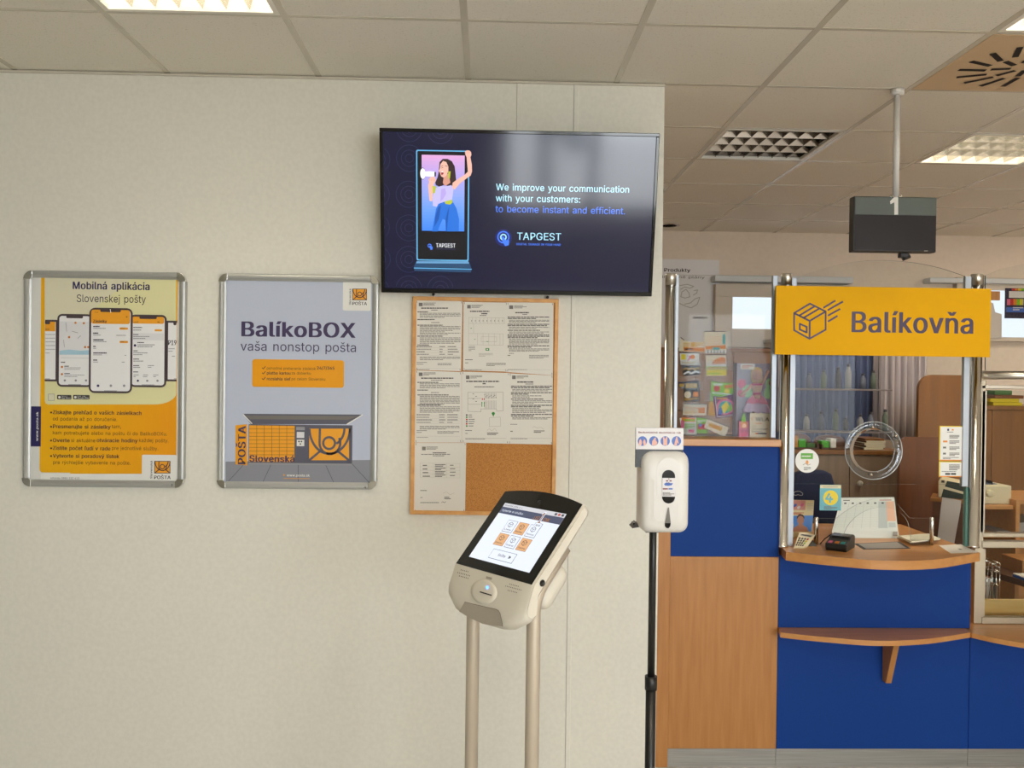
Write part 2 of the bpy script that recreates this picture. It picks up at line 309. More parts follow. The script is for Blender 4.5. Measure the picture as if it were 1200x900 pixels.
    "j": (50, [16,114,34,114,34,-9,33,-19,31,-27,26,-34,19,-39,11,-42,1,-43,-3,-43,-3,-26,1,-26,7,-25,12,-22,15,-16,16,-9], [25,133,20,134,16,136,13,140,12,145,13,149,16,154,20,156,25,157,30,156,34,154,37,149,38,145,37,140,34,136,30,134]),
    "k": (114, [33,41,33,64,36,64,85,114,108,114,55,60,53,60], [16,0,16,152,34,152,34,0], [88,0,44,56,58,68,112,0]),
    "l": (57, [42,-1,30,1,22,6,17,14,16,25,16,152,34,152,34,29,36,19,39,16,44,16,48,16,51,16,54,1,49,0]),
    "m": (183, [16,0,16,114,34,114,34,89,32,89,35,97,40,104,52,113,66,116,77,114,86,108,92,100,96,88,94,88,97,96,101,103,114,112,131,116,140,115,149,112,157,106,162,98,166,89,167,77,167,0,149,0,149,76,147,87,142,94,134,98,125,99,118,98,112,96,104,87,101,74,101,0,82,0,82,78,80,86,76,94,69,98,60,99,47,96,42,92,38,87,35,80,34,71,34,0]),
    "n": (123, [34,68,34,0,16,0,16,114,34,114,34,86,31,86,37,100,46,109,56,113,68,115,79,114,88,110,96,104,102,96,106,85,107,72,107,0,89,0,89,71,87,82,82,91,74,97,63,99,55,98,48,95,43,91,38,85,35,77]),
    "o": (125, [62,-2,47,-1,35,5,25,14,17,26,12,40,10,56,12,73,17,88,25,99,35,108,47,113,62,115,77,113,89,108,100,99,108,88,113,73,115,56,113,40,108,26,100,14,89,5,77,-1], [62,14,73,16,81,20,88,26,92,35,95,45,96,56,95,67,92,77,88,86,81,93,73,97,62,99,52,97,44,93,37,86,32,77,30,67,29,56,30,45,32,35,37,26,44,20,52,16]),
    "p": (127, [16,-43,16,114,34,114,34,96,35,96,41,104,52,112,59,115,69,115,82,113,94,108,104,100,111,88,116,73,117,56,116,40,111,25,104,14,94,5,82,-1,69,-2,59,-2,52,1,41,10,35,17,34,17,34,-43], [66,14,76,16,84,20,90,26,95,35,98,45,98,57,98,68,95,79,90,87,84,94,76,98,66,99,56,98,49,94,42,87,37,79,35,68,34,57,35,45,38,35,42,26,49,19,56,16]),
    "q": (127, [112,-43,93,-43,93,17,92,17,86,10,76,1,68,-2,59,-2,45,-1,34,5,24,14,16,25,12,40,10,56,12,73,16,88,24,100,34,108,45,113,59,115,68,115,76,112,86,104,92,96,94,96,94,114,112,114], [61,14,71,16,79,19,85,26,90,35,92,45,94,57,92,68,90,79,85,87,79,94,71,98,61,99,52,98,43,94,37,87,32,79,30,68,29,57,30,45,32,35,37,26,44,20,52,16]),
    "r": (78, [16,0,16,114,34,114,34,96,35,96,39,104,46,110,54,114,64,115,69,115,73,115,73,97,69,97,62,98,55,97,48,94,42,91,38,85,35,79,34,71,34,0]),
    "s": (109, [55,-2,43,-2,34,1,25,5,19,11,14,19,11,28,28,32,32,24,37,18,45,15,55,14,65,15,73,19,79,24,80,31,79,36,76,41,71,44,64,47,45,51,31,56,22,62,16,71,14,82,16,91,20,100,26,106,35,111,44,114,56,115,67,115,76,112,84,107,89,102,97,87,80,83,77,89,73,95,66,98,56,100,47,98,39,95,34,90,32,83,34,77,37,73,52,67,69,63,82,58,92,52,97,43,100,32,98,22,94,14,87,7,78,2,67,-1]),
    "t": (68, [61,114,61,98,2,98,2,114], [19,142,38,142,38,29,38,23,41,19,45,16,51,15,56,16,61,16,64,1,58,-1,50,-1,37,1,28,7,22,16,19,28]),
    "u": (123, [55,-2,44,-1,34,3,26,9,21,17,17,28,16,41,16,114,34,114,34,43,36,31,41,22,49,17,60,15,68,16,75,19,80,23,85,29,88,37,89,46,89,114,107,114,107,0,89,0,89,28,92,28,86,14,77,5,67,0]),
    "v": (117, [49,0,5,114,25,114,50,47,56,26,62,6,55,6,61,26,67,47,91,114,112,114,68,0]),
    "w": (170, [41,0,7,114,26,114,40,64,46,41,53,13,49,13,56,40,62,64,76,114,95,114,109,64,115,41,121,13,118,13,124,41,130,64,144,114,163,114,129,0,110,0,95,52,91,67,87,84,83,101,87,101,83,84,79,67,74,52,59,0]),
    "x": (113, [6,0,52,65,52,52,8,114,30,114,44,92,54,76,62,62,53,62,61,76,70,92,85,114,106,114,62,50,62,64,107,0,86,0,69,26,60,41,52,55,61,55,53,41,44,26,28,0]),
    "y": (117, [14,-41,19,-26,22,-26,31,-26,39,-22,45,-11,49,-1,5,114,25,114,50,47,56,26,62,6,55,6,61,26,67,47,92,114,112,114,61,-17,53,-32,42,-41,28,-44,19,-43]),
    "z": (114, [13,0,13,14,76,96,76,97,14,97,14,114,100,114,100,99,38,18,38,17,101,17,101,0]),
    "»": (121, [8,15,48,62,8,111,29,111,70,62,29,15], [49,15,89,62,49,111,70,111,111,62,70,15]),
    "á": (117, [48,-2,38,-2,28,1,20,7,14,13,10,22,9,32,10,41,13,48,17,54,23,58,38,63,53,66,70,68,80,70,82,73,83,76,83,77,80,89,72,97,59,99,45,97,35,90,30,82,12,88,17,97,23,104,31,109,40,113,58,115,71,114,86,108,92,103,97,96,100,87,101,76,101,0,83,0,83,16,82,16,76,7,65,1], [51,14,61,14,68,17,74,22,79,28,82,34,83,41,83,57,78,55,70,53,60,52,53,50,40,47,31,42,28,37,28,31,31,22,39,16], [49,128,63,159,83,159,64,128]),
    "ä": (117, [48,-2,38,-2,28,1,20,7,14,13,10,22,9,32,10,41,13,48,17,54,23,58,38,63,53,66,70,68,80,70,82,73,83,76,83,77,80,89,72,97,59,99,45,97,35,90,30,82,12,88,17,97,23,104,31,109,40,113,58,115,71,114,86,108,92,103,97,96,100,87,101,76,101,0,83,0,83,16,82,16,76,7,65,1], [51,14,61,14,68,17,74,22,79,28,82,34,83,41,83,57,78,55,70,53,60,52,53,50,40,47,31,42,28,37,28,31,31,22,39,16], [79,133,74,134,70,136,67,140,66,145,67,149,70,154,74,156,79,157,83,156,87,154,89,149,91,145,89,140,87,136,83,134], [35,133,31,134,26,136,24,140,23,145,24,149,26,154,31,156,35,157,40,156,44,154,46,149,47,145,46,140,44,136,40,134]),
    "é": (121, [64,-2,48,-1,35,5,25,14,17,25,12,40,10,56,12,73,17,87,24,99,35,108,47,113,62,115,80,112,88,108,96,102,102,94,107,85,110,73,112,58,112,51,22,51,22,66,101,66,93,61,92,71,89,80,85,88,79,94,71,98,62,99,52,98,44,94,37,88,32,81,30,73,29,63,29,53,30,41,33,32,38,24,46,19,54,15,64,14,76,16,86,22,92,32,109,27,106,19,101,12,94,6,85,1,75,-2], [53,128,67,159,88,159,68,128]),
    "í": (50, [16,0,16,114,34,114,34,0], [17,128,31,159,52,159,32,128]),
    "ú": (123, [55,-2,44,-1,34,3,26,9,21,17,17,28,16,41,16,114,34,114,34,43,36,31,41,22,49,17,60,15,68,16,75,19,80,23,85,29,88,37,89,46,89,114,107,114,107,0,89,0,89,28,92,28,86,14,77,5,67,0], [53,128,68,159,88,159,68,128]),
    "ý": (117, [14,-41,19,-26,22,-26,31,-26,39,-22,45,-11,49,-1,5,114,25,114,50,47,56,26,62,6,55,6,61,26,67,47,92,114,112,114,61,-17,53,-32,42,-41,28,-44,19,-43], [50,128,65,159,85,159,65,128]),
    "č": (119, [62,-2,47,-1,35,5,25,14,17,26,12,40,10,56,12,73,17,88,25,99,35,108,47,113,62,115,78,113,92,107,102,97,109,83,91,79,87,87,81,93,73,97,62,99,52,97,44,93,37,86,32,77,30,67,29,56,30,45,32,35,37,26,44,20,52,16,62,14,73,16,81,20,88,26,91,35,109,31,103,17,92,7,78,0], [47,159,62,141,77,159,95,159,95,158,71,131,53,131,29,158,29,159]),
    "ľ": (68, [42,-1,30,1,22,6,17,14,16,25,16,152,34,152,34,29,36,19,39,16,44,16,48,16,51,16,54,1,49,0], [49,121,49,160,67,160,62,121]),
    "ň": (123, [34,68,34,0,16,0,16,114,34,114,34,86,31,86,37,100,46,109,56,113,68,115,79,114,88,110,96,104,102,96,106,85,107,72,107,0,89,0,89,71,87,82,82,91,74,97,63,99,55,98,48,95,43,91,38,85,35,77], [47,159,61,141,76,159,94,159,94,158,70,131,53,131,29,158,29,159]),
    "Š": (134, [67,-2,52,-1,38,3,28,9,19,18,14,29,11,41,31,41,33,33,37,26,43,21,50,17,67,15,77,16,86,18,93,22,99,28,103,34,104,42,103,49,100,53,89,61,73,67,55,72,38,78,26,87,18,98,16,112,17,124,22,134,31,143,41,149,54,154,68,155,82,154,95,149,105,143,113,134,118,125,120,113,101,113,98,124,91,131,80,136,67,137,58,137,50,134,44,131,38,125,35,119,35,113,36,106,39,100,51,92,64,88,79,84,94,79,107,71,118,59,121,51,122,41,121,30,116,19,108,10,97,3,83,-1], [52,197,67,179,82,197,100,197,100,197,76,169,58,169,34,197,34,197]),
    "š": (109, [55,-2,43,-2,34,1,25,5,19,11,14,19,11,28,28,32,32,24,37,18,45,15,55,14,65,15,73,19,79,24,80,31,79,36,76,41,71,44,64,47,45,51,31,56,22,62,16,71,14,82,16,91,20,100,26,106,35,111,44,114,56,115,67,115,76,112,84,107,89,102,97,87,80,83,77,89,73,95,66,98,56,100,47,98,39,95,34,90,32,83,34,77,37,73,52,67,69,63,82,58,92,52,97,43,100,32,98,22,94,14,87,7,78,2,67,-1], [41,159,56,141,70,159,89,159,89,158,65,131,47,131,23,158,23,159]),
    "ť": (79, [61,114,61,98,2,98,2,114], [19,142,38,142,38,29,38,23,41,19,45,16,51,15,56,16,61,16,64,1,58,-1,50,-1,37,1,28,7,22,16,19,28], [50,128,50,166,68,166,63,128]),
    "ž": (114, [13,0,13,14,76,96,76,97,14,97,14,114,100,114,100,99,38,18,38,17,101,17,101,0], [41,159,56,141,71,159,89,159,89,158,65,131,47,131,23,158,23,159]),
}
ALPHA = {k_: (g_[0]/300, [[(c_[i]/300, c_[i+1]/300) for i in range(0, len(c_), 2)] for c_ in g_[1:]]) for k_, g_ in GLYPHS.items()}
def area(c): return sum(c[i-1][0]*c[i][1]-c[i][0]*c[i-1][1] for i in range(len(c)))/2
def inside(p, c):
    r = False
    for i in range(len(c)):
        a_, b_ = c[i-1], c[i]
        if (a_[1] > p[1]) != (b_[1] > p[1]) and p[0] < (b_[0]-a_[0])*(p[1]-a_[1])/(b_[1]-a_[1])+a_[0]: r = not r
    return r
_gl = {}
def glyph(ch):
    """triangles of one letter: each solid contour is filled on its own, with the holes that lie in it"""
    if ch not in _gl:
        cons = ALPHA[ch][1]; big = max(cons, key=lambda c: abs(area(c))); sg = area(big) > 0
        out = []
        for o_ in [c for c in cons if (area(c) > 0) == sg]:
            holes = [h for h in cons if (area(h) > 0) != sg and inside(h[0], o_)]
            loops = [[Vector((x, y, 0)) for x, y in l] for l in [o_]+holes]
            tri = tessellate(loops); out.append(([tuple(v.xy) for l in loops for v in l], [list(t) for t in tri]))
        _gl[ch] = out
    return _gl[ch]
def glyphs(s, bold):
    k = (s, bold)
    if k not in _txt:
        vs, fs, lay, x = [], [], [], 0
        for ch in s:
            if ch not in ALPHA: x += .27; continue
            for i, (v, f) in enumerate(glyph(ch)):
                for j, d in enumerate((0,) if bold <= .002 else (-1.5*bold, 0, 1.5*bold)):   # heavier weight: the outline laid down three times
                    n_ = len(vs); vs += [(p[0]+x+d, p[1]) for p in v]; fs += [[q+n_ for q in t] for t in f]; lay += [i*.12+j*.2]*len(v)
            x += ALPHA[ch][0] + max(bold, 0)*1.2
        _txt[k] = (vs, fs, lay)
    return _txt[k]
CAPH = max(v[1] for v in glyphs('H', 0)[0])
class G:
    """draws onto the plane through P with in-plane axes U (right) and V (up); coordinates are read off the photo"""
    def __init__(s, mb, P, U=(1, 0, 0), V=(0, 0, 1), crop=(0, 0, 1), step=.0004, base=0):
        s.mb = mb; s.P = Vector(P); s.U = Vector(U).normalized(); s.V = Vector(V).normalized(); s.n = s.U.cross(s.V)
        s.crop = crop; s.step = step; s.base = base
    def cr(s, x, y, k): s.crop = (x, y, k); return s
    def loc(s, x, y):
        q = hit(s.crop[0]+x/s.crop[2], s.crop[1]+y/s.crop[2], s.P, s.n) - s.P
        return q.dot(s.U), q.dot(s.V)
    def pt(s, a, b, L=0): return s.P + s.U*a + s.V*b + s.n*(s.base+L*s.step)
    def poly(s, pts, m, L=1):
        s.mb.add([s.pt(*s.loc(*p), L) for p in pts], [list(range(len(pts)))[::-1]], m); return s
    def lpoly(s, pts, m, L=1):
        s.mb.add([s.pt(p[0], p[1], L) for p in pts], [list(range(len(pts)))], m); return s
    def ab(s, x0, y0, x1, y1):
        a0, b1 = s.loc(x0, y0); a1, b0 = s.loc(x1, y1); return a0, b0, a1, b1
    def rect(s, x0, y0, x1, y1, m, L=1, r=0):
        a0, b0, a1, b1 = s.ab(x0, y0, x1, y1)
        if not r: return s.lpoly([(a0, b0), (a1, b0), (a1, b1), (a0, b1)], m, L)
        R = abs(s.loc(x0+r, y0)[0]-a0); pts = []
        for (cx, cy, t0) in ((a1-R, b0+R, -90), (a1-R, b1-R, 0), (a0+R, b1-R, 90), (a0+R, b0+R, 180)):
            for k in range(5):
                t = math.radians(t0+k*22.5); pts.append((cx+R*math.cos(t), cy+R*math.sin(t)))
        return s.lpoly(pts, m, L)
    def disc(s, x, y, r, m, L=1, ry=None, seg=20, rin=0):
        a, b = s.loc(x, y); R = abs(s.loc(x+r, y)[0]-a); Q = abs(s.loc(x, y+(ry or r))[1]-b) if ry else R
        P = [(a+R*math.cos(k*2*math.pi/seg), b+Q*math.sin(k*2*math.pi/seg)) for k in range(seg)]
        if not rin: return s.lpoly(P, m, L)
        f = rin/r; I = [(a+(p[0]-a)*f, b+(p[1]-b)*f) for p in P]
        s.mb.add([s.pt(*p, L) for p in P+I], [[k, (k+1) % seg, seg+(k+1) % seg, seg+k] for k in range(seg)], m); return s
    def line(s, pts, wd, m, L=1):
        q = [Vector(s.loc(*p)) for p in pts]; h = abs(s.loc(pts[0][0]+wd, pts[0][1])[0]-q[0].x)/2
        for i in range(len(q)-1):
            d = (q[i+1]-q[i]); ln = d.length
            if ln < 1e-9: continue
            d /= ln; n = Vector((-d.y, d.x))*h; e = d*h*.5
            a, b = q[i]-e, q[i+1]+e
            s.lpoly([a-n, b-n, b+n, a+n], m, L+.05*(i % 2))
        return s
    def text(s, t, x0, x1, yb, cap, m, bold=0, L=1, vert=False):
        vs, fs, lay = glyphs(t, bold)
        if not vs: return s
        mn = min(v[0] for v in vs); mx = max(v[0] for v in vs)
        a0, b0 = s.loc(x0, yb)
        if vert:      # reads upward: x0 = baseline x, yb = start (bottom), x1 = end (top) y
            b1 = s.loc(x0, x1)[1]; sx = (b1-b0)/(mx-mn); sy = abs(s.loc(x0+cap, yb)[0]-a0)/CAPH
            P = [(a0-v[1]*sy, b0+(v[0]-mn)*sx) for v in vs]
        else:
            a1 = s.loc(x1, yb)[0]; sx = (a1-a0)/(mx-mn); sy = abs(s.loc(x0, yb-cap)[1]-b0)/CAPH
            P = [(a0+(v[0]-mn)*sx, b0+v[1]*sy) for v in vs]
        s.mb.add([s.pt(*p, L+l_) for p, l_ in zip(P, lay)], fs, m); return s
    def greek(s, x0, x1, y0, n, dy, h, m='ink', L=1, fill=.9, gap=True, rnd=None):
        """lines of type too small to read: rows of word-sized dashes"""
        R = rnd or random
        for i in range(n):
            x = x0; end = x1 if i < n-1 else x0+(x1-x0)*R.uniform(.4, .95)
            if R.random() > fill: end = x0+(x1-x0)*R.uniform(.5, .9)
            while x < end-.5:
                wd = R.uniform(.035, .13)*(x1-x0)
                xe = min(x+wd, end)
                s.rect(x, y0+i*dy, xe, y0+i*dy+h, m, L)
                x = xe + (x1-x0)*.012
        return s
    def card(s, pts, m, th=.0006, mside=None):
        P = [s.pt(*s.loc(*p)) for p in pts][::-1]
        s.mb.prism(P, -s.n*th, m, mside); return s
def box_px(mb, x0, y0, x1, y1, Y0, Y1, m, bev=0, seg=2):
    """upright box whose front face at depth Y0 spans the given photo rectangle"""
    a = at(x0, y0, Y0); b = at(x1, y1, Y0)
    mb.box((a.x, Y0, b.z), (b.x, Y1, a.z), m, bev, seg); return mb
def lamp(loc, sx, sy, W, name='lamp_light'):
    L = bpy.data.lights.new(name, 'AREA'); L.shape = 'RECTANGLE'; L.size = sx; L.size_y = sy; L.energy = W; L.color = LAMP_COL
    o = bpy.data.objects.new(name, L); COL.objects.link(o); o.location = loc; return o
# ================================================================== THE ROOM
YW = 3.58
GX, GY = -1.2935, 2.9837          # ceiling grid origin, 0.6 m modules
XL, XR, YB = -3.4, 5.2, 7.12
FL = 0.0
b = MB(); b.box((XL-.1, REAR_Y-.1, FL-.1), (XR+.1, YB+.1, FL), 'floor_tile'); struct(b.build('floor'))
# wall with the posters
PXR = at(775.5, 350, YW).x
b = MB(); b.box((XL, YW, FL), (PXR, YW+.16, CEIL), 'wall_paint'); struct(b.build('wall_front'))
b = MB(); b.box((XL-.1, REAR_Y, FL), (XL, YB, CEIL), 'side_wall_paint'); struct(b.build('wall_left'))
b = MB(); b.box((XR, REAR_Y, FL), (XR+.1, YB, CEIL), 'far_wall_paint'); struct(b.build('wall_right'))
# rear wall, pierced by the daylight windows
b = MB(); y0, y1 = REAR_Y-.2, REAR_Y
xs = [XL-.1]+[v for W_ in WINS for v in W_[:2]]+[XR+.1]
for i in range(0, len(xs), 2): b.box((xs[i], y0, FL), (xs[i+1], y1, CEIL), 'wall_paint')
for (a0, a1, z0, z1) in WINS:
    b.box((a0, y0, FL), (a1, y1, z0), 'wall_paint'); b.box((a0, y0, z1), (a1, y1, CEIL), 'wall_paint')
struct(b.build('wall_rear'))
for i, (a0, a1, z0, z1) in enumerate(WINS):
    b = MB(); f = .05
    b.box((a0, y0+.05, z0), (a0+f, y0+.12, z1), 'white_plastic'); b.box((a1-f, y0+.05, z0), (a1, y0+.12, z1), 'white_plastic')
    b.box((a0+f, y0+.05, z0), (a1-f, y0+.12, z0+f), 'white_plastic'); b.box((a0+f, y0+.05, z1-f), (a1-f, y0+.12, z1), 'white_plastic')
    xm = (a0+a1)/2; b.box((xm-f, y0+.05, z0+f), (xm+f, y0+.12, z1-f), 'white_plastic')
    struct(b.build('window_%d' % (i+2)))
# far wall with the transom window band (openings as lit, blind-covered panes)
b = MB(); b.box((XL-.1, YB, FL), (XR+.1, YB+.1, CEIL), 'far_wall_paint'); struct(b.build('wall_back'))
# covers over the joints of the poster wall
def seam(n, xt, yt, z0):
    t = at(xt, yt, YW); b = MB()
    b.box((t.x-.009, YW-.004, z0), (t.x+.009, YW+.001, CEIL-.012), 'wall_paint', .002)
    b.box((t.x-.0105, YW-.0012, z0), (t.x-.009, YW+.001, CEIL-.012), 'ink_light')
    struct(b.build('trim_%d' % n))
seam(1, 608.5, 110, at(606, 335, YW).z); seam(2, 675.3, 110, 0)

# ---- ceiling: mineral tiles in a bar grid; cells with luminaires stay open
LIGHTS = [(0, -1, True), (4, 2, False), (6, 2, True), (5, -1, True), (1, 3, True), (9, 4, True), (2, -5, True), (4, -5, True), (-1, -5, False)]  # the lit pair behind the camera is added to brighten the wall's middle
b = MB(); cells = {(i, j) for (i, j, _) in LIGHTS}; cells.add((5, 0))
i0, i1 = -4, 11; j0, j1 = -11, 7
for i in range(i0, i1):
    for j in range(j0, j1):
        if (i, j) in cells: continue
        xa, xb = max(GX+.6*i, XL), min(GX+.6*(i+1), XR); ya, yb = max(GY+.6*j, REAR_Y), min(GY+.6*(j+1), YB)
        if xb <= xa or yb <= ya: continue
        b.box((xa, ya, CEIL), (xb, yb, CEIL+.015), 'ceiling_tile')
for i in range(i0, i1+1):
    x = GX+.6*i
    if XL < x < XR: b.box((x-.012, REAR_Y, CEIL-.0014), (x+.012, YB, CEIL+.002), 'ceiling_bar')
for j in range(j0, j1+1):
    y = GY+.6*j
    if REAR_Y < y < YB and abs(y-YW) > .05: b.box((XL, y-.009, CEIL-.0012), (XR, y+.009, CEIL+.002), 'ceiling_bar')
b.box((PXR, YW-.009, CEIL-.0012), (XR, YW+.009, CEIL+.002), 'ceiling_bar')
b.box((XL-.1, REAR_Y-.2, CEIL+.2), (XR+.1, YB+.1, CEIL+.25), 'ceiling_tile')
struct(b.build('ceiling'))
# shadow-gap angle where the poster wall meets the ceiling
b = MB(); b.box((XL, YW-.012, CEIL-.012), (PXR, YW, CEIL-.0045), 'ceiling_bar'); struct(b.build('trim_3'))

# ---- louvre luminaires
mat('tube_on', (255, 246, 226), .4, emit=TUBE_EMIT)
mat('tube_off', (225, 225, 222), .3)
mat('louvre', (214, 208, 196), .22, .85); mat('louvre_darkened', (128, 118, 108), .16, .95)
mat('housing', (232, 228, 218), .4); mat('housing_darkened', (120, 112, 104), .25, .9)  # unlit copies are darker; lack of lamplight is put into their colour
LBL = {(0, -1): 'lit louvred ceiling light above the yellow app poster, cut off by the top edge',
       (4, 2): 'unlit square louvred ceiling light left of the hanging monitor',
       (6, 2): 'lit square louvred ceiling light right of the hanging monitor',
       (1, 3): 'lit ceiling light over the office, hidden behind the white wall', (9, 4): 'lit ceiling light over the office, past the right edge of the picture',
       (2, -5): 'added unseen ceiling light brightening the poster wall, the left one of two behind the camera', (4, -5): 'added unseen ceiling light brightening the poster wall, the right one of two behind the camera', (-1, -5): 'unlit ceiling light behind the photographer, far left',
       (5, -1): 'lit ceiling light beside the round air diffuser at the top right'}
for (i, j, on) in LIGHTS:
    x0, y0 = GX+.6*i+.012, GY+.6*j+.012; x1, y1 = x0+.576, y0+.576; z = CEIL
    t = thing('ceiling_light', ((x0+x1)/2, (y0+y1)/2, z), LBL.get((i, j), 'square louvred ceiling light outside the picture'), 'ceiling light', 'louvred ceiling lights')
    b = MB(); e = .018
    for A, B in (((x0, y0), (x1, y0+e)), ((x0, y1-e), (x1, y1)), ((x0, y0+e), (x0+e, y1-e)), ((x1-e, y0+e), (x1, y1-e))):
        b.box((*A, z-.003), (*B, z+.012), 'housing')
    b.build('frame', t)
    b = MB(); h = .1
    b.add([(x0, y0, z+.012), (x1, y0, z+.012), (x1, y1, z+.012), (x0, y1, z+.012), (x0+.03, y0+.03, z+h), (x1-.03, y0+.03, z+h), (x1-.03, y1-.03, z+h), (x0+.03, y1-.03, z+h)],
          [(0, 1, 5, 4), (1, 2, 6, 5), (2, 3, 7, 6), (3, 0, 4, 7), (4, 5, 6, 7)], 'housing' if on else 'housing_darkened'); b.build('housing', t)
    for k in range(4):
        yy = y0+.09+k*.132
        MB().tube([(x0+.03, yy, z+.068), (x1-.03, yy, z+.068)], .011, 'tube_on' if on else 'tube_off', 10).build('tube', t)
    b = MB(); zt = z+.052; n1, n2 = 4, 7
    for k in range(1, n1):
        yy = y0+e+(y1-y0-2*e)*k/n1
        b.add([(x0+e, yy-.014, zt), (x1-e, yy-.014, zt), (x1-e, yy, z+.002), (x0+e, yy, z+.002), (x0+e, yy+.014, zt), (x1-e, yy+.014, zt)], [(0, 1, 2, 3), (3, 2, 5, 4), (0, 4, 5, 1)], 'louvre')
    for k in range(1, n2):
        xx = x0+e+(x1-x0-2*e)*k/n2
        for q in range(n1):
            ya = y0+e+(y1-y0-2*e)*q/n1; yb = y0+e+(y1-y0-2*e)*(q+1)/n1
            A = ya+(.014 if q else 0); Bq = yb-(.014 if q < n1-1 else 0)
            b.add([(xx-.012, A, zt), (xx-.012, Bq, zt), (xx, yb, z+.004), (xx, ya, z+.004), (xx+.012, A, zt), (xx+.012, Bq, zt)], [(0, 1, 2, 3), (3, 2, 5, 4), (0, 4, 5, 1)], 'louvre')
    b.mats = ['louvre' if on else 'louvre_darkened']; b.build('louvre', t)
    if on:
        o = lamp(((x0+x1)/2, (y0+y1)/2, z-.008), .5, .5, LAMP_OFFICE if j > 1 else LAMP_FRONT if j == -1 else LAMP_ADDED)

# ---- swirl air diffuser tile
x0, y0 = GX+3.0, GY; c = Vector((x0+.3, y0+.3, CEIL-.004))
mat('vent_hole', (34, 22, 20), .8); mat('vent_plate', (214, 186, 148), .5)
t = thing('air_diffuser', c, 'square ceiling plate with dark swirl slots, an air diffuser near top right', 'air vent')
b = MB(); b.box((x0+.012, y0+.012, CEIL-.003), (x0+.588, y0+.588, CEIL+.012), 'vent_plate'); b.build('face_plate', t)
b = MB()
for ring, (r0, r1, n, off) in enumerate(((.13, .235, 16, .0), (.045, .115, 8, .2))):
    for k in range(n):
        a = k*2*math.pi/n+off; d = Vector((math.cos(a), math.sin(a), 0)); q = Vector((-d.y, d.x, 0))
        d2 = (d*.92+q*.38).normalized(); q2 = Vector((-d2.y, d2.x, 0))
        p0 = c+d*r0; p1 = p0+d2*(r1-r0); wv = q2*.011
        b.add([p0-wv+Vector((0, 0, -.0005)), p0+wv+Vector((0, 0, -.0005)), p1+wv+Vector((0, 0, -.0005)), p1-wv+Vector((0, 0, -.0005))], [(0, 1, 2, 3)], 'vent_hole')
b.build('slots', t)
# small round recessed spot at the left of the back ceiling
p = atz(784, 264, CEIL); t = thing('recessed_spot', p, 'small round recessed ceiling spot at the back, beside the white wall edge', 'ceiling light')
MB().lathe([(.085, -.004), (.085, 0), (.06, 0), (.06, -.004)], p, 'chrome').build('trim_ring', t)
MB().lathe([(.055, -.003), (.0, -.0035)], p, 'tube_off').build('lens', t)

# ---- tree outside the rear windows (it darkens the television's reflection)
noise_mat('leaves', (30, 44, 24), (48, 66, 34), nscale=8, rough=.8); mat('bark', (60, 50, 40), .9)
t = thing('tree', (.95, -8.5, 0), 'leafy tree outside the windows behind the photographer', 'tree')
MB().tube([(.95, -8.5, 0), (.9, -8.5, 1.2), (1.0, -8.5, 2.2)], [.13, .1, .06], 'bark').build('trunk', t)
b = MB()
for k in range(26):
    q = bmesh.new(); bmesh.ops.create_icosphere(q, subdivisions=2, radius=random.uniform(.16, .36))
    o = Vector((.95+random.gauss(0, .42), -8.5+random.gauss(0, .35), 1.75+random.gauss(0, .42)))
    for v in q.verts: v.co = o+v.co*random.uniform(.75, 1.2)
    b.bm(q, 'leaves')
b.build('crown', t)
b = MB(); b.box((-12, -20, -.6), (14, REAR_Y-.25, -.5), 'floor_tile'); struct(b.build('ground'))
# ================================================================== POSTER FRAMES
def poster_frame(x0, y0, x1, y1, wpx, label, draw):
    A = at(x0, y0, YW-.02); B = at(x1, y1, YW-.02); wd = wpx*(YW-.02)/F
    X0, X1, Z0, Z1 = A.x, B.x, B.z, A.z; yb, yf = YW, YW-.022
    t = thing('poster_frame', ((X0+X1)/2, YW, Z0), label, 'framed poster', 'snap frames with posters on the white wall')
    cw = wd*1.25
    def rail(p, q, inw):   # p->q outer edge, inw: unit vector to the inside
        p, q, inw = Vector(p), Vector(q), Vector(inw); prof = [(0, yb), (0, yf+.008), (.12*wd, yf+.002), (.35*wd, yf), (.62*wd, yf+.001), (.78*wd, yf+.006), (wd, yf+.009), (wd, yb-.004)]
        rows = [[P + inw*a + Vector((0, y, 0)) for (a, y) in prof] for P in (p, q)]
        return MB().grid(rows, 'alu_satin', smooth=False)
    R = cw
    rail((X0+R, 0, Z1), (X1-R, 0, Z1), (0, 0, -1)).build('rail', t)
    rail((X0+R, 0, Z0), (X1-R, 0, Z0), (0, 0, 1)).build('rail', t)
    rail((X0, 0, Z0+R), (X0, 0, Z1-R), (1, 0, 0)).build('rail', t)
    rail((X1, 0, Z0+R), (X1, 0, Z1-R), (-1, 0, 0)).build('rail', t)
    for (cx, cz, sx, sz) in ((X0, Z0, 1, 1), (X1, Z0, -1, 1), (X0, Z1, 1, -1), (X1, Z1, -1, -1)):
        pts = []
        for k in range(9):
            a = math.pi/2*k/8; pts.append((cx+sx*(R-R*math.cos(a)), cz+sz*(R-R*math.sin(a))))
        pts += [(cx+sx*R, cz+sz*wd) if False else (cx+sx*R, cz), ]
        loop = [Vector((a, yf-.001, c)) for a, c in pts[:9]]+[Vector((cx+sx*R, yf-.001, cz+sz*wd)), Vector((cx+sx*wd, yf-.001, cz+sz*wd)), Vector((cx+sx*wd, yf-.001, cz+sz*R))]
        MB().prism(loop, (0, yb-yf-.002, 0), 'alu_bright', bev=.0015).build('corner', t)
    b = MB(); b.box((X0+wd*.8, yf+.012, Z0+wd*.8), (X1-wd*.8, yb-.001, Z1-wd*.8), 'poster_base')
    g = G(b, ((X0+X1)/2, yf+.012, (Z0+Z1)/2), base=0)
    draw(g); b.build('poster_sheet', t)
    return t
mat('alu_satin', (186, 187, 184), .42, .55)
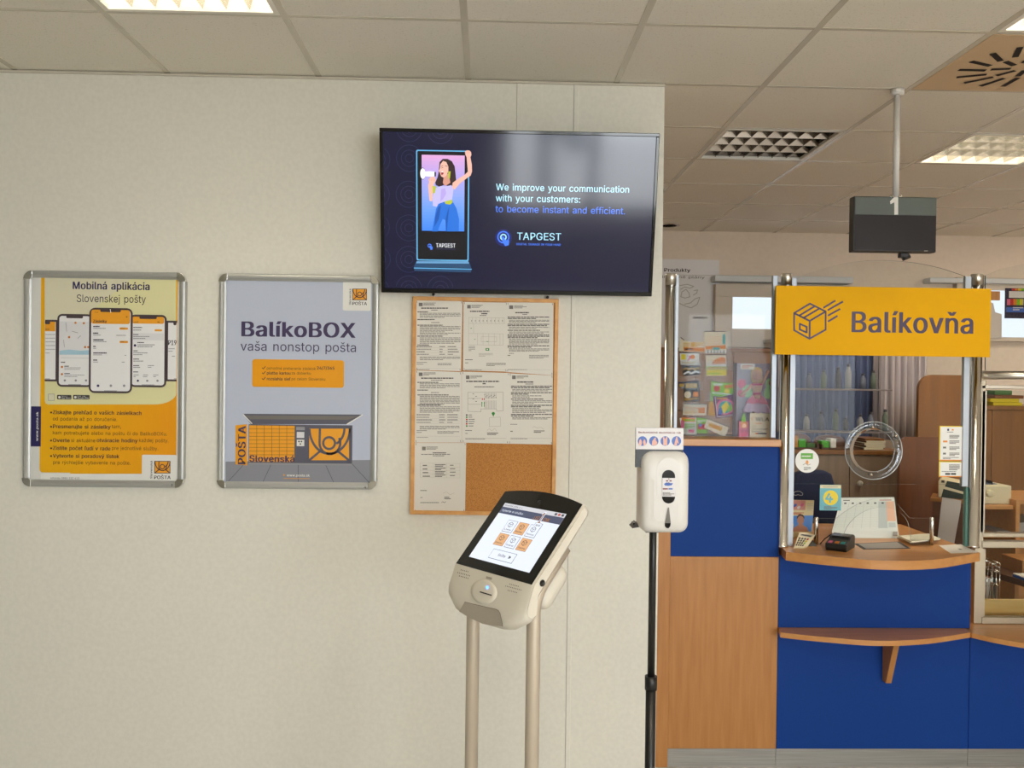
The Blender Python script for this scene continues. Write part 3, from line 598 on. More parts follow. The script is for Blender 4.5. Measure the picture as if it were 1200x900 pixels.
mat('poster_base', (222, 222, 218), .35)
mat('po_cream', (226, 222, 172), .35); mat('po_cream2', (224, 219, 192), .35)
mat('po_yellow', (240, 178, 10), .35); mat('po_amber', (236, 160, 18), .35); mat('po_white', (232, 232, 228), .35)
mat('po_navy', (44, 40, 92), .35); mat('po_text', (52, 44, 66), .35); mat('po_brown', (96, 62, 40), .35)
mat('po_phone', (74, 62, 68), .35); mat('po_screen', (238, 238, 240), .35); mat('po_grey', (150, 150, 156), .4)
mat('po_orange', (240, 166, 44), .35); mat('po_lightblue', (170, 206, 224), .35); mat('po_map', (226, 226, 230), .35); mat('po_dot', (214, 130, 50), .35)
def horn(g, x0, y0, x1, y1, bgm, fg, L):
    """orange envelope square with a coiled post horn in outline"""
    w_, h_ = x1-x0, y1-y0; X = lambda u: x0+u*w_; Y = lambda v: y0+v*h_
    g.rect(x0, y0, x1, y1, bgm, L); lw = w_*.055
    g.line([(X(0), Y(0)), (X(1), Y(0)), (X(1), Y(1)), (X(0), Y(1)), (X(0), Y(0))], lw*.7, fg, L+1)
    g.disc(X(.5), Y(.46), w_*.17, fg, L+1, rin=w_*.115)
    arc = lambda cx, cy, rx, ry, a0, a1, n=12: [(X(cx+rx*math.cos(math.radians(a0+(a1-a0)*k/n))), Y(cy+ry*math.sin(math.radians(a0+(a1-a0)*k/n)))) for k in range(n+1)]
    g.line([(X(.28), Y(.02))]+arc(.52, .46, .25, .33, 185, -25), lw, fg, L+1)
    g.line(arc(.5, .02, .47, .76, 178, 90), lw, fg, L+1); g.line(arc(.5, .02, .5, .76, 90, 2), lw, fg, L+1)
    g.line(arc(.5, .02, .37, .52, 60, 2), lw, fg, L+1)
    g.line([(X(.0), Y(1)), (X(.27), Y(.72))], lw, fg, L+1); g.line([(X(1), Y(1)), (X(.73), Y(.72))], lw, fg, L+1)
def draw_app(g):
    O = (0, 300, 3.104); A = (25, 310, 6.0); B = (25, 440, 6.154)
    g.crop = O
    g.rect(150, 66, 641, 792, 'po_yellow', 1, r=12)
    for k in range(12):
        f_ = (k+1)/12; mn_ = mat('po_warm_%d' % k, (240-5*f_, 178-20*f_, 10+8*f_), .35)
        g.poly([(255+k*32, 792), (641, 792), (641, 470), (330+k*26, 470)], mn_, 1.2+k*.05)
    # cream field with the big lower right curve
    pts = [(163, 66), (641, 66), (641, 498)]
    for k in range(1, 9):
        a = k/8*math.pi/2; pts.append((641-78*(1-math.cos(a)), 498+42*math.sin(a)))
    pts += [(176, 540), (166, 536), (163, 526)]
    g.poly(pts, 'po_cream', 2); g.poly([(163, 66), (500, 66), (330, 200), (163, 330)], 'po_cream2', 2.4)
    g.crop = A
    g.text('Mobilná aplikácia', 362, 903, 172, 52, 'po_navy', .016, 3)
    g.text('Slovenskej pošty', 390, 876, 263, 52, 'po_text', -.004, 3)
    def phone(x0, y0, x1, y1, r, L, head=None, clipL=None, clipR=None, notch=True):
        xa, xb = max(x0, clipL or x0), min(x1, clipR or x1); e = 14
        g.rect(xa, y0, xb, y1, 'po_phone', L, r=0 if (clipL or clipR) else r)
        ia, ib = (xa if clipL else x0+e), (xb if clipR else x1-e)
        g.rect(ia, y0+e, ib, y1-e, 'po_screen', L+1, r=0 if (clipL or clipR) else r*.6)
        if head: g.rect(ia, y0+e, ib, head, 'po_orange', L+2, r=0 if (clipL or clipR) else r*.4)
        if notch:
            cx = (x0+x1)/2; nw = (x1-x0)*.24
            g.rect(max(cx-nw, xa), y0+4, min(cx+nw, xb), y0+32, 'po_phone', L+3, r=8)
        g.rect(max((x0+x1)/2-45, xa), y1-e-7, min((x0+x1)/2+45, xb), y1-e-2, 'po_grey', L+3)
    phone(60, 388, 255, 822, 30, 3, 470, clipL=169); g.greek(172, 240, 490, 6, 26, 4, 'po_grey', 6.2); g.text('zásielok', 172, 200, 460, 12, 'po_brown', 0, 6.3)
    phone(1020, 395, 1215, 822, 30, 3, None, clipR=1092); g.text('P19', 1034, 1092, 566, 34, 'po_text', .016, 6); g.greek(1036, 1080, 590, 2, 16, 5, 'po_grey', 6); g.greek(1060, 1088, 642, 1, 16, 5, 'po_grey', 6)
    phone(256, 347, 500, 862, 34, 7, None)
    g.rect(271, 400, 486, 606, 'po_map', 9); g.poly([(271, 606), (340, 598), (420, 606), (486, 602), (486, 634), (271, 634)], 'po_lightblue', 9.5)
    for q in ((384, 410), (442, 413), (339, 511), (452, 581), (474, 581)): g.disc(*q, 8, 'po_dot', 10)
    for q in (((316, 410), (322, 470)), ((300, 530), (306, 580)), ((360, 470), (400, 480)), ((400, 520), (420, 500))): g.line(q, 3, 'po_grey', 9.7)
    g.rect(280, 650, 480, 664, 'po_map', 9.7, r=6); g.greek(282, 335, 684, 1, 1, 7, 'po_text', 10)
    for k, yy in enumerate((720, 771)):
        g.disc(289, yy, 8, 'po_dot', 10); g.greek(306, 360, yy-8, 1, 1, 6, 'po_text', 10); g.greek(306, 446, yy+4, 2, 11, 4, 'po_grey', 10)
    for xx in (309, 386, 458): g.disc(xx, 815, 8, 'po_grey', 10)
    phone(768, 352, 1020, 864, 34, 7, 418)
    g.text('späť', 792, 826, 408, 9, 'po_brown', 0, 11); g.greek(960, 990, 402, 1, 1, 5, 'po_brown', 11)
    g.rect(775, 482, 1004, 534, 'po_map', 9.5)
    for (yy, xx, k, mm) in ((440, 925, 1, 'po_text'), (458, 870, 1, 'po_grey'), (490, 850, 1, 'po_text'), (504, 905, 2, 'po_grey'), (546, 890, 1, 'po_text'), (562, 940, 2, 'po_grey'), (604, 830, 1, 'po_text'), (618, 890, 2, 'po_grey'), (662, 850, 1, 'po_text'), (676, 905, 1, 'po_grey'), (708, 835, 1, 'po_text'), (720, 870, 1, 'po_grey'), (752, 850, 1, 'po_text')):
        g.greek(790 if yy not in (546, 562) else 818, xx, yy, k, 13, 6, mm, 10)
    g.disc(802, 569, 9, 'po_navy', 10); g.rect(940, 456, 992, 470, 'po_orange', 10, r=5)
    g.greek(892, 936, 708, 2, 12, 5, 'po_grey', 10)
    for xx in (792, 858, 930): g.greek(xx, xx+36, 774, 2, 12, 5, 'po_grey', 10); g.disc(xx+30, 817, 8, 'po_navy' if xx < 800 else 'po_grey', 10)
    phone(482, 304, 782, 906, 40, 12, 420)
    g.text('9:41', 520, 545, 340, 8, 'po_brown', 0, 16); g.text('+', 738, 754, 374, 12, 'po_brown', .02, 16)
    g.line([(630, 316), (634, 338)], 5, 'po_white', 17)
    g.text('Zásielky', 510, 606, 408, 19, 'po_text', .016, 16)
    for (yy, xx) in ((436, 612), (483, 590), (530, 612), (576, 552), (622, 618), (672, 553)):
        g.greek(510, xx, yy-4, 1, 1, 8, 'po_text', 15, fill=1); g.greek(510, xx+8, yy+11, 1, 1, 5, 'po_grey', 15)
    for yy in (451, 545): g.rect(695, yy-8, 754, yy+8, 'po_orange', 15, r=6); g.greek(702, 746, yy-2, 1, 1, 4, 'po_brown', 16)
    g.greek(672, 754, 496, 1, 1, 5, 'po_grey', 15); g.greek(732, 754, 636, 1, 1, 5, 'po_grey', 15); g.greek(710, 756, 684, 1, 1, 5, 'po_grey', 15)
    for xx in (544, 634, 727): g.disc(xx, 852, 9, 'po_navy' if xx < 600 else 'po_grey', 15)
    g.crop = B
    g.rect(72, 222, 141, 512, 'po_navy', 3); g.text('www.posta.sk', 122, 262, 473, 16, 'po_white', .012, 4, vert=True)
    g.rect(194, 132, 242, 182, 'po_cream2', 3, r=8); g.line([(198, 134), (240, 134), (240, 180), (196, 180), (196, 134)], 3, 'po_grey', 4)
    for x0_, x1_, tt, t2 in ((259, 362, 'Stiahnuť v', 'App Store'), (374, 493, 'Už na', 'Google Play')):
        g.rect(x0_, 140, x1_, 173, 'ink_dark', 3, r=5); g.disc(x0_+17, 157, 9, 'po_white', 4)
        g.text(tt, x0_+32, x1_-30, 152, 6, 'po_white', 0, 4); g.text(t2, x0_+32, x1_-6, 166, 9, 'po_white', .01, 4)
    bl = [(278, [('Získajte prehľad o vašich zásielkach', 228, 868, 1)], 1), (324, [('od podania až po doručenie.', 228, 692, 0)], 0),
          (380, [('Presmerujte si zásielky', 228, 645, 1), ('tam,', 652, 720, 0)], 1), (425, [('kam potrebujete alebo na poštu či do BalíkoBOXu.', 228, 1052, 0)], 0),
          (480, [('Overte', 228, 350, 1), ('si aktuálne', 360, 534, 0), ('otváracie hodiny', 544, 840, 1), ('každej pošty.', 850, 1062, 0)], 1),
          (536, [('Zistite počet ľudí v rade', 228, 644, 1), ('pre jednotlivé služby.', 654, 988, 0)], 1),
          (592, [('Vytvorte si poradový lístok', 228, 708, 1)], 1), (638, [('pre rýchlejšie vybavenie na pošte.', 230, 788, 0)], 0)]
    for yb, runs, dot in bl:
        if dot: g.disc(216, yb-11, 7, 'po_text', 3)
        for tx, xa, xb, bd in runs: g.text(tx, xa, xb, yb, 27 if bd else 25, 'po_text' if bd else 'po_brown', .014 if bd else -.004, 3)
    g.rect(871, 571, 1119, 764, 'po_white', 3, r=10); g.rect(141, 706, 1119, 764, 'po_white', 2.9)
    g.text('infolinka 0850 122 413', 212, 418, 746, 13, 'po_text', 0, 4)
    horn(g, 962, 618, 1074, 704, 'po_orange', 'po_text', 4)
    g.text('POŠTA', 958, 1078, 746, 24, 'po_text', .014, 4); g.text('Slovenská', 945, 616, 744, 15, 'po_text', .008, 4, vert=True)
mat('pb_sky', (190, 198, 218), .3); mat('pb_sky2', (176, 184, 206), .3); mat('pb_grey', (92, 92, 106), .35); mat('pb_floor', (140, 142, 152), .35); mat('pb_title', (70, 60, 96), .3)
def draw_box(g):
    g.crop = (240, 300, 3.105)
    g.rect(76, 80, 606, 826, 'pb_sky', .5)
    g.poly([(76, 748), (606, 742), (606, 826), (76, 826)], 'pb_floor', 1)
    for k in range(5): g.line([(80+k*130, 826), (150+k*95, 750)], 2, 'pb_grey', 1.2)
    g.rect(503, 92, 604, 200, 'po_white', 2, r=6)
    horn(g, 538, 120, 589, 160, 'po_orange', 'po_text', 3)
    g.text('POŠTA', 537, 590, 178, 11, 'po_text', .014, 3); g.text('Slovenská', 532, 120, 178, 7, 'po_text', .006, 3, vert=True)
    g.text('BalíkoBOX', 133, 549, 292, 54, 'pb_title', .02, 2)
    g.text('vaša nonstop pošta', 130, 550, 344, 33, 'pb_title', .0, 2)
    g.rect(173, 375, 506, 480, 'po_amber', 2, r=10)
    for yb, runs in ((413, [('pohodlné preberanie zásielok', 226, 404, 0), ('24/7/365', 408, 472, 1)]), (431, [('platba kartou', 226, 312, 1), ('za dobierku', 316, 386, 0)]), (452, [('rozsiahla sieť', 226, 312, 1), ('po celom Slovensku', 316, 438, 0)])):
        g.line([(209, yb-6), (213, yb-2), (221, yb-11)], 2.4, 'po_text', 3)
        for tx, xa, xb, bd in runs: g.text(tx, xa, xb, yb, 11 if bd else 10, 'po_text' if bd else 'po_brown', .014 if bd else 0, 3)
    # parcel locker
    g.poly([(138, 574), (574, 577), (514, 612), (168, 612)], 'pb_grey', 2); g.poly([(150, 580), (560, 583), (520, 596), (165, 594)], 'ink', 2.5)
    g.line([(140, 576), (172, 610)], 3, 'po_white', 3); g.line([(574, 578), (518, 612)], 4, 'po_white', 3)
    g.rect(160, 612, 536, 762, 'pb_grey', 2.7); g.rect(160, 752, 536, 762, 'po_grey', 3)
    g.rect(162, 616, 326, 750, 'po_orange', 3)
    for k in range(1, 10): g.line([(162, 616+k*13.4), (326, 616+k*13.4)], 1.2, 'po_brown', 4)
    for k in range(1, 6): g.line([(162+k*27.3, 616), (162+k*27.3, 750)], 1.2, 'po_brown', 4)
    g.text('Slovenská', 162, 327, 748, 23, 'pb_title', .02, 5)
    g.poly([(112, 616), (154, 612), (154, 762), (112, 758)], 'po_amber', 3); g.text('POŠTA', 148, 618, 758, 27, 'pb_title', .02, 4, vert=True)
    g.rect(333, 622, 364, 634, 'po_grey', 3); g.rect(335, 640, 362, 662, 'po_map', 3); g.rect(335, 668, 362, 692, 'po_white', 3)
    for q in ((343, 675), (352, 675), (348, 684)): g.disc(*q, 3, 'ink_dark', 4)
    horn(g, 377, 625, 528, 746, 'po_orange', 'pb_grey', 3)
    g.poly([(286, 793), (293, 797), (286, 801)], 'po_orange', 3)
    g.text('www.posta.sk', 298, 382, 802, 9, 'po_white', .012, 3); g.line([(288, 809), (382, 810)], 2, 'po_amber', 3)
f1 = poster_frame(27.5, 316.5, 215.5, 572, 8.2, 'silver snap frame holding the yellow mobile app poster with drawn phones', draw_app)
b = MB(); g = G(b, at(200, 567, YW-.0245)); g.crop = (25, 440, 6.154); g.text('3', 1077, 1092, 799, 16, 'ink_dark', .01, 0); b.build('number_mark', f1)
f2 = poster_frame(256.5, 320, 441.5, 574, 8, 'silver snap frame holding the blue grey BalíkoBOX parcel locker poster', draw_box)
b = MB(); g = G(b, at(428, 570, YW-.0245)); g.crop = (240, 300, 3.105); g.text('4', 579, 588, 846, 9, 'ink_dark', .01, 0); b.build('number_mark', f2)

# ================================================================== TELEVISION
PT = at(609, 153, 3.405); PB = at(605, 345, 3.53)
TV_V = Vector((0, PT.y-PB.y, PT.z-PB.z)).normalized(); TV_U = Vector((1, 0, 0))
gT = G(None, PT, TV_U, TV_V)
c4 = [gT.loc(*q) for q in ((444.5, 149), (773.5, 157), (763.5, 347.5), (447, 342.5))]
a0 = (c4[0][0]+c4[3][0])/2; a1 = (c4[1][0]+c4[2][0])/2; b1 = (c4[0][1]+c4[1][1])/2; b0 = (c4[2][1]+c4[3][1])/2
TN = TV_U.cross(TV_V)        # towards the viewer
mc = PT+TV_U*(a0+a1)/2+TV_V*(b0+b1)/2
tv = thing('television', mc-TN*.05-TV_V*.3, 'wall-mounted television tilted forward, showing a dark blue advert', 'television')
MT = Matrix(((TV_U.x, TV_V.x, TN.x, PT.x), (TV_U.y, TV_V.y, TN.y, PT.y), (TV_U.z, TV_V.z, TN.z, PT.z), (0, 0, 0, 1)))
MB().box((a0+.06, b0+.1, -.05), (a1-.06, b1-.1, -.018), 'black_plastic', .01, M=MT).build('rear_housing', tv)
b = MB(); bz = .0135
for A, B in (((a0, b0), (a1, b0+bz+.004)), ((a0, b1-bz), (a1, b1)), ((a0, b0+bz+.004), (a0+bz, b1-bz)), ((a1-bz, b0+bz+.004), (a1, b1-bz))):
    b.box((*A, -.03), (*B, .003), 'black_gloss', .002, M=MT)
b.box((a0+.002, b0+.002, -.028), (a1-.002, b1-.002, -.006), 'black_plastic', M=MT); b.build('bezel', tv)
b = MB(); b.box(((a0+a1)/2-.1, (b0+b1)/2-.1, -.052), ((a0+a1)/2+.1, (b0+b1)/2+.12, -.048), 'black_plastic', M=MT)
zc = mc.z
b.box((mc.x-.09, YW-.012, zc-.12), (mc.x+.09, YW, zc+.14), 'black_plastic', .002); b.box((mc.x-.03, mc.y+.03, zc-.03), (mc.x+.03, YW-.012, zc+.03), 'black_plastic'); b.build('wall_mount', tv)
def scr(n, c, e=1.0, rough=.1):
    return mat(n, c, rough, emit=e, spec=.6)
scr('tv_bg', (15, 18, 52), .8); scr('tv_bg2', (24, 26, 70), .9); scr('tv_ring', (58, 62, 104)); scr('tv_cyan', (170, 225, 245)); scr('tv_blue', (66, 120, 240)); scr('tv_edge', (96, 170, 215))
scr('tv_dark', (14, 14, 22)); scr('tv_white', (240, 244, 250)); scr('tv_base', (36, 70, 104)); scr('tv_base2', (98, 150, 190))
scr('tv_pink', (214, 160, 208)); scr('tv_lilac', (176, 158, 222)); scr('tv_peri', (140, 160, 232)); scr('tv_sky', (100, 150, 240)); scr('tv_blue2', (64, 130, 240))
scr('tv_skin', (232, 178, 160)); scr('tv_skin2', (206, 146, 128)); scr('tv_hair', (52, 34, 38)); scr('tv_top', (190, 182, 236)); scr('tv_jean', (36, 108, 205)); scr('tv_jean2', (26, 82, 168)); scr('tv_lime', (176, 186, 60)); scr('tv_lip', (150, 40, 60))
b = MB(); s_a0, s_a1, s_b0, s_b1 = a0+bz, a1-bz, b0+bz+.004, b1-bz
b.box((s_a0, s_b0, -.008), (s_a1, s_b1, 0), 'tv_bg', M=MT)
g = G(b, PT, TV_U, TV_V, step=.00025)
n_ = 10
bh = (s_b1-s_b0)
def ring(x, y, r):      # concentric circles, cut at the screen's edge
    ax, by = g.loc(x, y); R0 = abs(g.loc(x+r, y)[0]-ax)
    for f in (1, .62, .3):
        R = R0*f; seg = 40; wdt = .0011
        for k in range(seg):
            t0, t1 = 2*math.pi*k/seg, 2*math.pi*(k+1)/seg
            q = [(ax+(R+s)*math.cos(t), by+(R+s)*math.sin(t)) for (s, t) in ((0, t0), (0, t1), (wdt, t1), (wdt, t0))]
            if all(s_a0 < p[0] < s_a1 and s_b0 < p[1] < s_b1 for p in q): g.lpoly(q[::-1] if False else q, 'tv_ring', 1)
g.crop = (440, 140, 4.286)
for q in ((170, 45), (326, 55), (8, 200), (170, 195), (5, 375), (168, 376), (5, 540), (168, 545), (10, 700), (168, 703), (5, 860), (168, 850), (326, 852)): ring(*q, 64)
# the pictured stand-up display
g.rect(204, 152, 468, 712, 'tv_edge', 2, r=8); g.rect(210, 158, 462, 706, 'tv_dark', 3, r=6)
g.poly([(208, 712), (466, 712), (482, 748), (194, 740)], 'tv_base2', 3); g.poly([(200, 722), (474, 724), (482, 748), (194, 742)], 'tv_base', 3.5); g.poly([(194, 742), (482, 750), (480, 768), (196, 760)], 'tv_base', 3); g.line([(194, 746), (482, 752)], 4, 'tv_edge', 4)
stops = [(214, 160, 208), (176, 158, 222), (140, 160, 232), (100, 150, 240), (64, 130, 240)]
for k in range(24):
    f_ = k/23*4; i_ = min(int(f_), 3); f_ -= i_
    q0, r0, q1, r1 = g.ab(232, 177, 446, 562); za, zb = r1+(r0-r1)*k/24, r1+(r0-r1)*(k+1)/24
    g.lpoly([(q0, zb), (q1, zb), (q1, za), (q0, za)], scr('tv_grad_%d' % k, tuple(stops[i_][q]*(1-f_)+stops[i_+1][q]*f_ for q in range(3))), 4)
# woman with a megaphone: flat picture on the screen
P = lambda pts, m_, L: g.poly(pts, m_, L)
P([(322, 214), (338, 198), (362, 198), (384, 210), (398, 236), (402, 270), (405, 305), (398, 332), (392, 345), (372, 338), (352, 330), (340, 330), (325, 340), (304, 330), (300, 318), (312, 290), (318, 262)], 'tv_hair', 5)
P([(388, 318), (412, 300), (448, 278), (464, 262), (461, 226), (458, 190), (476, 186), (484, 226), (485, 262), (478, 282), (452, 300), (424, 322), (398, 352), (384, 345)], 'tv_skin', 6)
P([(450, 160), (458, 155), (472, 156), (480, 164), (482, 178), (477, 190), (458, 190), (452, 178)], 'tv_skin', 6.2)
for k in range(3): g.line([(458+k*7, 158), (458+k*7, 170)], 1.6, 'tv_skin2', 6.6)
P([(326, 226), (340, 208), (356, 214), (366, 236), (366, 262), (356, 282), (342, 292), (330, 286), (324, 268), (318, 258), (324, 246)], 'tv_skin', 7)
P([(328, 264), (340, 260), (342, 274), (332, 280)], 'tv_lip', 8); P([(331, 262), (340, 259), (340, 264), (332, 267)], 'tv_white', 8.5)
g.line([(330, 236), (340, 232)], 2.4, 'tv_hair', 8); g.line([(350, 232), (362, 236)], 2.4, 'tv_hair', 8); g.line([(331, 244), (340, 242)], 2, 'tv_hair', 8)
P([(344, 286), (368, 270), (376, 318), (350, 335), (338, 318)], 'tv_skin2', 6.5)
P([(366, 262), (378, 260), (374, 296), (365, 298)], 'tv_lime', 9)
P([(264, 330), (276, 300), (292, 300), (294, 330), (288, 372), (286, 410), (272, 410), (268, 372)], 'tv_skin', 6.5)
P([(266, 302), (280, 286), (300, 290), (304, 306), (292, 326), (274, 322)], 'tv_skin', 9)
for k in range(4): g.line([(270+k*8, 294+k), (274+k*8, 308)], 1.6, 'tv_skin2', 9.5)
P([(300, 345), (330, 334), (352, 336), (382, 330), (392, 352), (388, 380), (384, 412), (330, 418), (316, 440), (288, 434), (288, 388)], 'tv_top', 6.8)
P([(330, 350), (350, 345), (356, 372), (340, 400), (326, 412)], 'tv_lilac', 7)
P([(286, 334), (306, 336), (298, 370), (288, 372)], 'tv_lime', 7)
P([(316, 424), (350, 412), (388, 412), (408, 448), (420, 500), (418, 562), (354, 562), (352, 505), (338, 500), (318, 545), (314, 562), (284, 562), (296, 500), (304, 450)], 'tv_jean', 7)
P([(352, 505), (360, 470), (372, 430), (366, 480), (358, 562), (354, 562)], 'tv_jean2', 7.5); P([(316, 440), (330, 430), (318, 500), (296, 540), (300, 490)], 'tv_jean2', 7.5)
P([(346, 412), (384, 402), (388, 416), (376, 428), (352, 424)], 'tv_lime', 8)
P([(234, 262), (270, 260), (298, 262), (298, 286), (270, 286), (236, 284)], 'tv_white', 8); g.disc(238, 272, 13, 'tv_white', 8.4, ry=27); g.disc(238, 272, 12, 'tv_hair', 8.2, ry=30); g.rect(296, 264, 304, 286, 'tv_hair', 8.6)
g.text('TAPGEST', 304, 402, 642, 20, 'tv_white', .004, 5); g.line([(306, 650), (402, 652)], 2, 'tv_ring', 5)
g.disc(272, 634, 10, 'tv_blue', 5, rin=6); P([(270, 632), (288, 640), (286, 654), (276, 654)], 'tv_blue', 6)
g.crop = (430, 130, 3.3333)
g.text('We improve your communication', 504, 1024, 310, 26, 'tv_cyan', .005, 2)
g.text('with your customers:', 503, 833, 353, 26, 'tv_cyan', .005, 2)
g.text('to become instant and efficient.', 502, 1008, 395, 26, 'tv_blue', .003, 2)
g.text('TAPGEST', 586, 758, 503, 28, 'tv_cyan', .004, 2); g.text('DIGITAL SIGNAGE IN YOUR HAND', 584, 757, 524, 8, 'tv_blue', .01, 2)
scr('tv_deep', (20, 30, 100)); g.disc(533, 495, 33, 'tv_deep', 2); g.disc(533, 493, 24, 'tv_blue', 3, rin=19); g.disc(533, 493, 13, 'tv_cyan', 3, rin=8)
g.poly([(526, 492), (534, 490), (540, 504), (556, 506), (554, 524), (540, 528), (530, 512)], 'tv_blue', 4)
b.build('screen', tv)
# ================================================================== NOTICE BOARD
YBd = YW-.022
A = at(484, 347.5, YBd); B2 = at(650.5, 604.5, YBd)
tl, tr, br, bl_ = [at(*q, YBd) for q in ((483.5, 347), (655, 350.3), (650.5, 605), (480.3, 602.8))]
nb = thing('notice_board', ((bl_.x+br.x)/2, YW, bl_.z), 'cork notice board in a pale wooden frame below the television', 'notice board')
wf = 4.6*YBd/F
cen = (tl+tr+br+bl_)/4
def inset(p, d): return p + Vector((d if p.x < cen.x else -d, 0, d if p.z < cen.z else -d))
cs = [tl, tr, br, bl_]
for k in range(4):
    p, q = cs[k], cs[(k+1) % 4]; P4 = [p, q, inset(q, wf), inset(p, wf)]
    MB().prism(P4, (0, .0215, 0), 'frame_wood', bev=.002).build('frame_rail', nb)
b = MB(); P4 = [inset(p, wf*.8)+Vector((0, .008, 0)) for p in cs]; b.prism(P4, (0, .012, 0), 'cork'); b.build('cork_panel', nb)
for (x, y) in ((508, 345), (641.5, 348.5)):
    p = at(x, y, YW-.01); b = MB(); b.lathe([(.0, -.010), (.006, -.009), (.006, -.004), (.0025, -.003), (.0025, .009)], p, 'black_plastic', 'Y', 12)
    b.tube([p+Vector((0, -.003, -.002)), p+Vector((0, -.004, -.014))], .0012, 'black_plastic', 6); b.build('hook', nb)
YP = YBd+.0065
def notice(pts, label, draw, k):
    b = MB(); g = G(b, at(566, 470, YP-.0006*(k % 3)), step=.0002)
    g.card(pts, 'paper', .0004)
    for (x, y) in pts:
        cx = sum(p[0] for p in pts)/4; cy = sum(p[1] for p in pts)/4
        g.crop = (0, 0, 1); xx, yy = x+(cx-x)*.05, y+(cy-y)*.04
        g.line([(xx, yy-1), (xx+.3, yy+1)], .5, 'ink', 2)
    draw(g); return tag(b.build('paper_notice'), label, 'notice', 'paper notices pinned to the cork board')
def head(g, x0, y0, x1, ht=6):
    g.rect(x0, y0, x0+(x1-x0)*.09, y0+4.2*g.crop[2], 'ink', 1)
    g.greek(x0+(x1-x0)*.11, x0+(x1-x0)*.4, y0, 3, 1.3*g.crop[2], .7*g.crop[2], 'ink', 1)
def doc_text(x0, x1, y0, spec):
    def d(g):
        g.crop = (480, 345, 6.667); R = random.Random(int(x0*7+y0)); head(g, x0+25, y0+18, x1)
        cx = (x0+x1)/2
        for it in spec:
            kind, y = it[0], y0+it[1]
            if kind == 'T':
                for k in range(it[2]): g.greek(cx-(x1-x0)*(.38-.12*k), cx+(x1-x0)*(.38-.12*k), y+k*14, 1, 1, 9, 'ink_dark', 1, fill=1, rnd=R)
            if kind == 'S': g.greek(cx-(x1-x0)*.16, cx+(x1-x0)*.16, y, 1, 1, 6, 'ink', 1, rnd=R)
            if kind == 'H': g.greek(x0+14, x0+(x1-x0)*it[2], y, 1, 1, 7, 'ink_dark', 1, fill=1, rnd=R)
            if kind == 'P': g.greek(x0+(x1-x0)*.09, x1-8, y, it[2], 10.5, 5, 'ink', 1, rnd=R)
            if kind == 'B':
                for k in range(it[2]):
                    for (fa, fb) in ((.02, .42), (.52, .67), (.70, .97)):
                        g.greek(x0+(x1-x0)*fa, x0+(x1-x0)*fb, y+k*20, 1, 1, 6, 'ink_dark' if k % 2 == 0 else 'ink', 1, rnd=R)
                    g.line([(x0+8, y+k*20+11), (x1-8, y+k*20+11)], 1, 'ink_light', 1)
            if kind == 'F': g.greek(x0+8, x0+(x1-x0)*.25, y, 2, 14, 5, 'ink', 1, rnd=R); g.greek(x0+(x1-x0)*.48, x1-14, y+8, 2, 11, 5, 'ink', 1, rnd=R)
            if kind == 'E': g.line([(x0+8, y), (x1-8, y+2)], 1, 'ink_light', 1); g.greek(x0+8, x0+(x1-x0)*.45, y+8, 1, 1, 4, 'ink', 1, rnd=R)
            if kind == 'W': # signature
                sx = x0+(x1-x0)*.6; g.line([(sx+q*9, y+R.uniform(-12, 12)) for q in range(9)], 1.6, 'ink_light', 2)
    return d
full = [('T', 56, 1), ('S', 73, 1), ('H', 86, .5), ('P', 98, 4), ('H', 146, .55), ('S', 170), ('H', 190, .8), ('P', 201, 7), ('H', 276, .9), ('P', 290, 5), ('H', 345, .35), ('B', 358, 4), ('P', 440, 3), ('F', 482), ('E', 530)]
notice([(487, 352), (542, 352.8), (540.3, 435), (487, 433.5)], 'white typed notice in the top left corner of the cork board', doc_text(47, 405, 47, full), 0)
def plan_doc(g):
    g.crop = (480, 345, 6.667); head(g, 450, 82, 755)
    g.greek(472, 735, 128, 1, 1, 9, 'ink_dark', 1, fill=1); g.greek(560, 645, 146, 1, 1, 9, 'ink_dark', 1, fill=1); g.greek(548, 660, 162, 1, 1, 6)
    L_ = lambda pts: g.line(pts, 1.6, 'ink_light', 1)
    L_([(462, 180), (742, 184), (742, 228), (500, 226), (500, 305), (730, 308), (730, 398), (460, 392), (462, 180)])
    for k in range(9): L_([(490+k*30, 181), (490+k*30, 226)]); g.rect(482+k*30, 200, 486+k*30, 212, 'ink', 1)
    for k in range(5): L_([(530+k*44, 308), (530+k*44, 396)])
    L_([(462, 226), (500, 226)]); L_([(462, 305), (500, 305)]); L_([(560, 330), (680, 332), (680, 370), (560, 370), (560, 330)])
    g.greek(600, 640, 366, 1, 1, 5, 'ink_green', 2); g.greek(505, 525, 348, 1, 1, 5, 'ink_green', 2); g.greek(475, 490, 262, 1, 1, 5, 'ink_green', 2)
    g.rect(594, 420, 622, 440, 'ink_green', 2); g.rect(602, 425, 614, 435, 'paper', 3); g.greek(460, 512, 404, 4, 11, 4); g.greek(540, 650, 460, 3, 10, 4, 'ink_light')
    g.greek(434, 525, 508, 1, 1, 5, 'ink_dark'); g.greek(434, 475, 532, 1, 1, 5); g.greek(600, 752, 536, 3, 9, 5); g.line([(432, 582), (752, 590)], 1.2, 'ink_light', 1); g.greek(434, 610, 588, 1, 1, 4)
notice([(543, 353.7), (594.5, 354.6), (594, 435.6), (542.6, 434)], 'white notice with a faint floor plan, top middle of the cork board', plan_doc, 1)
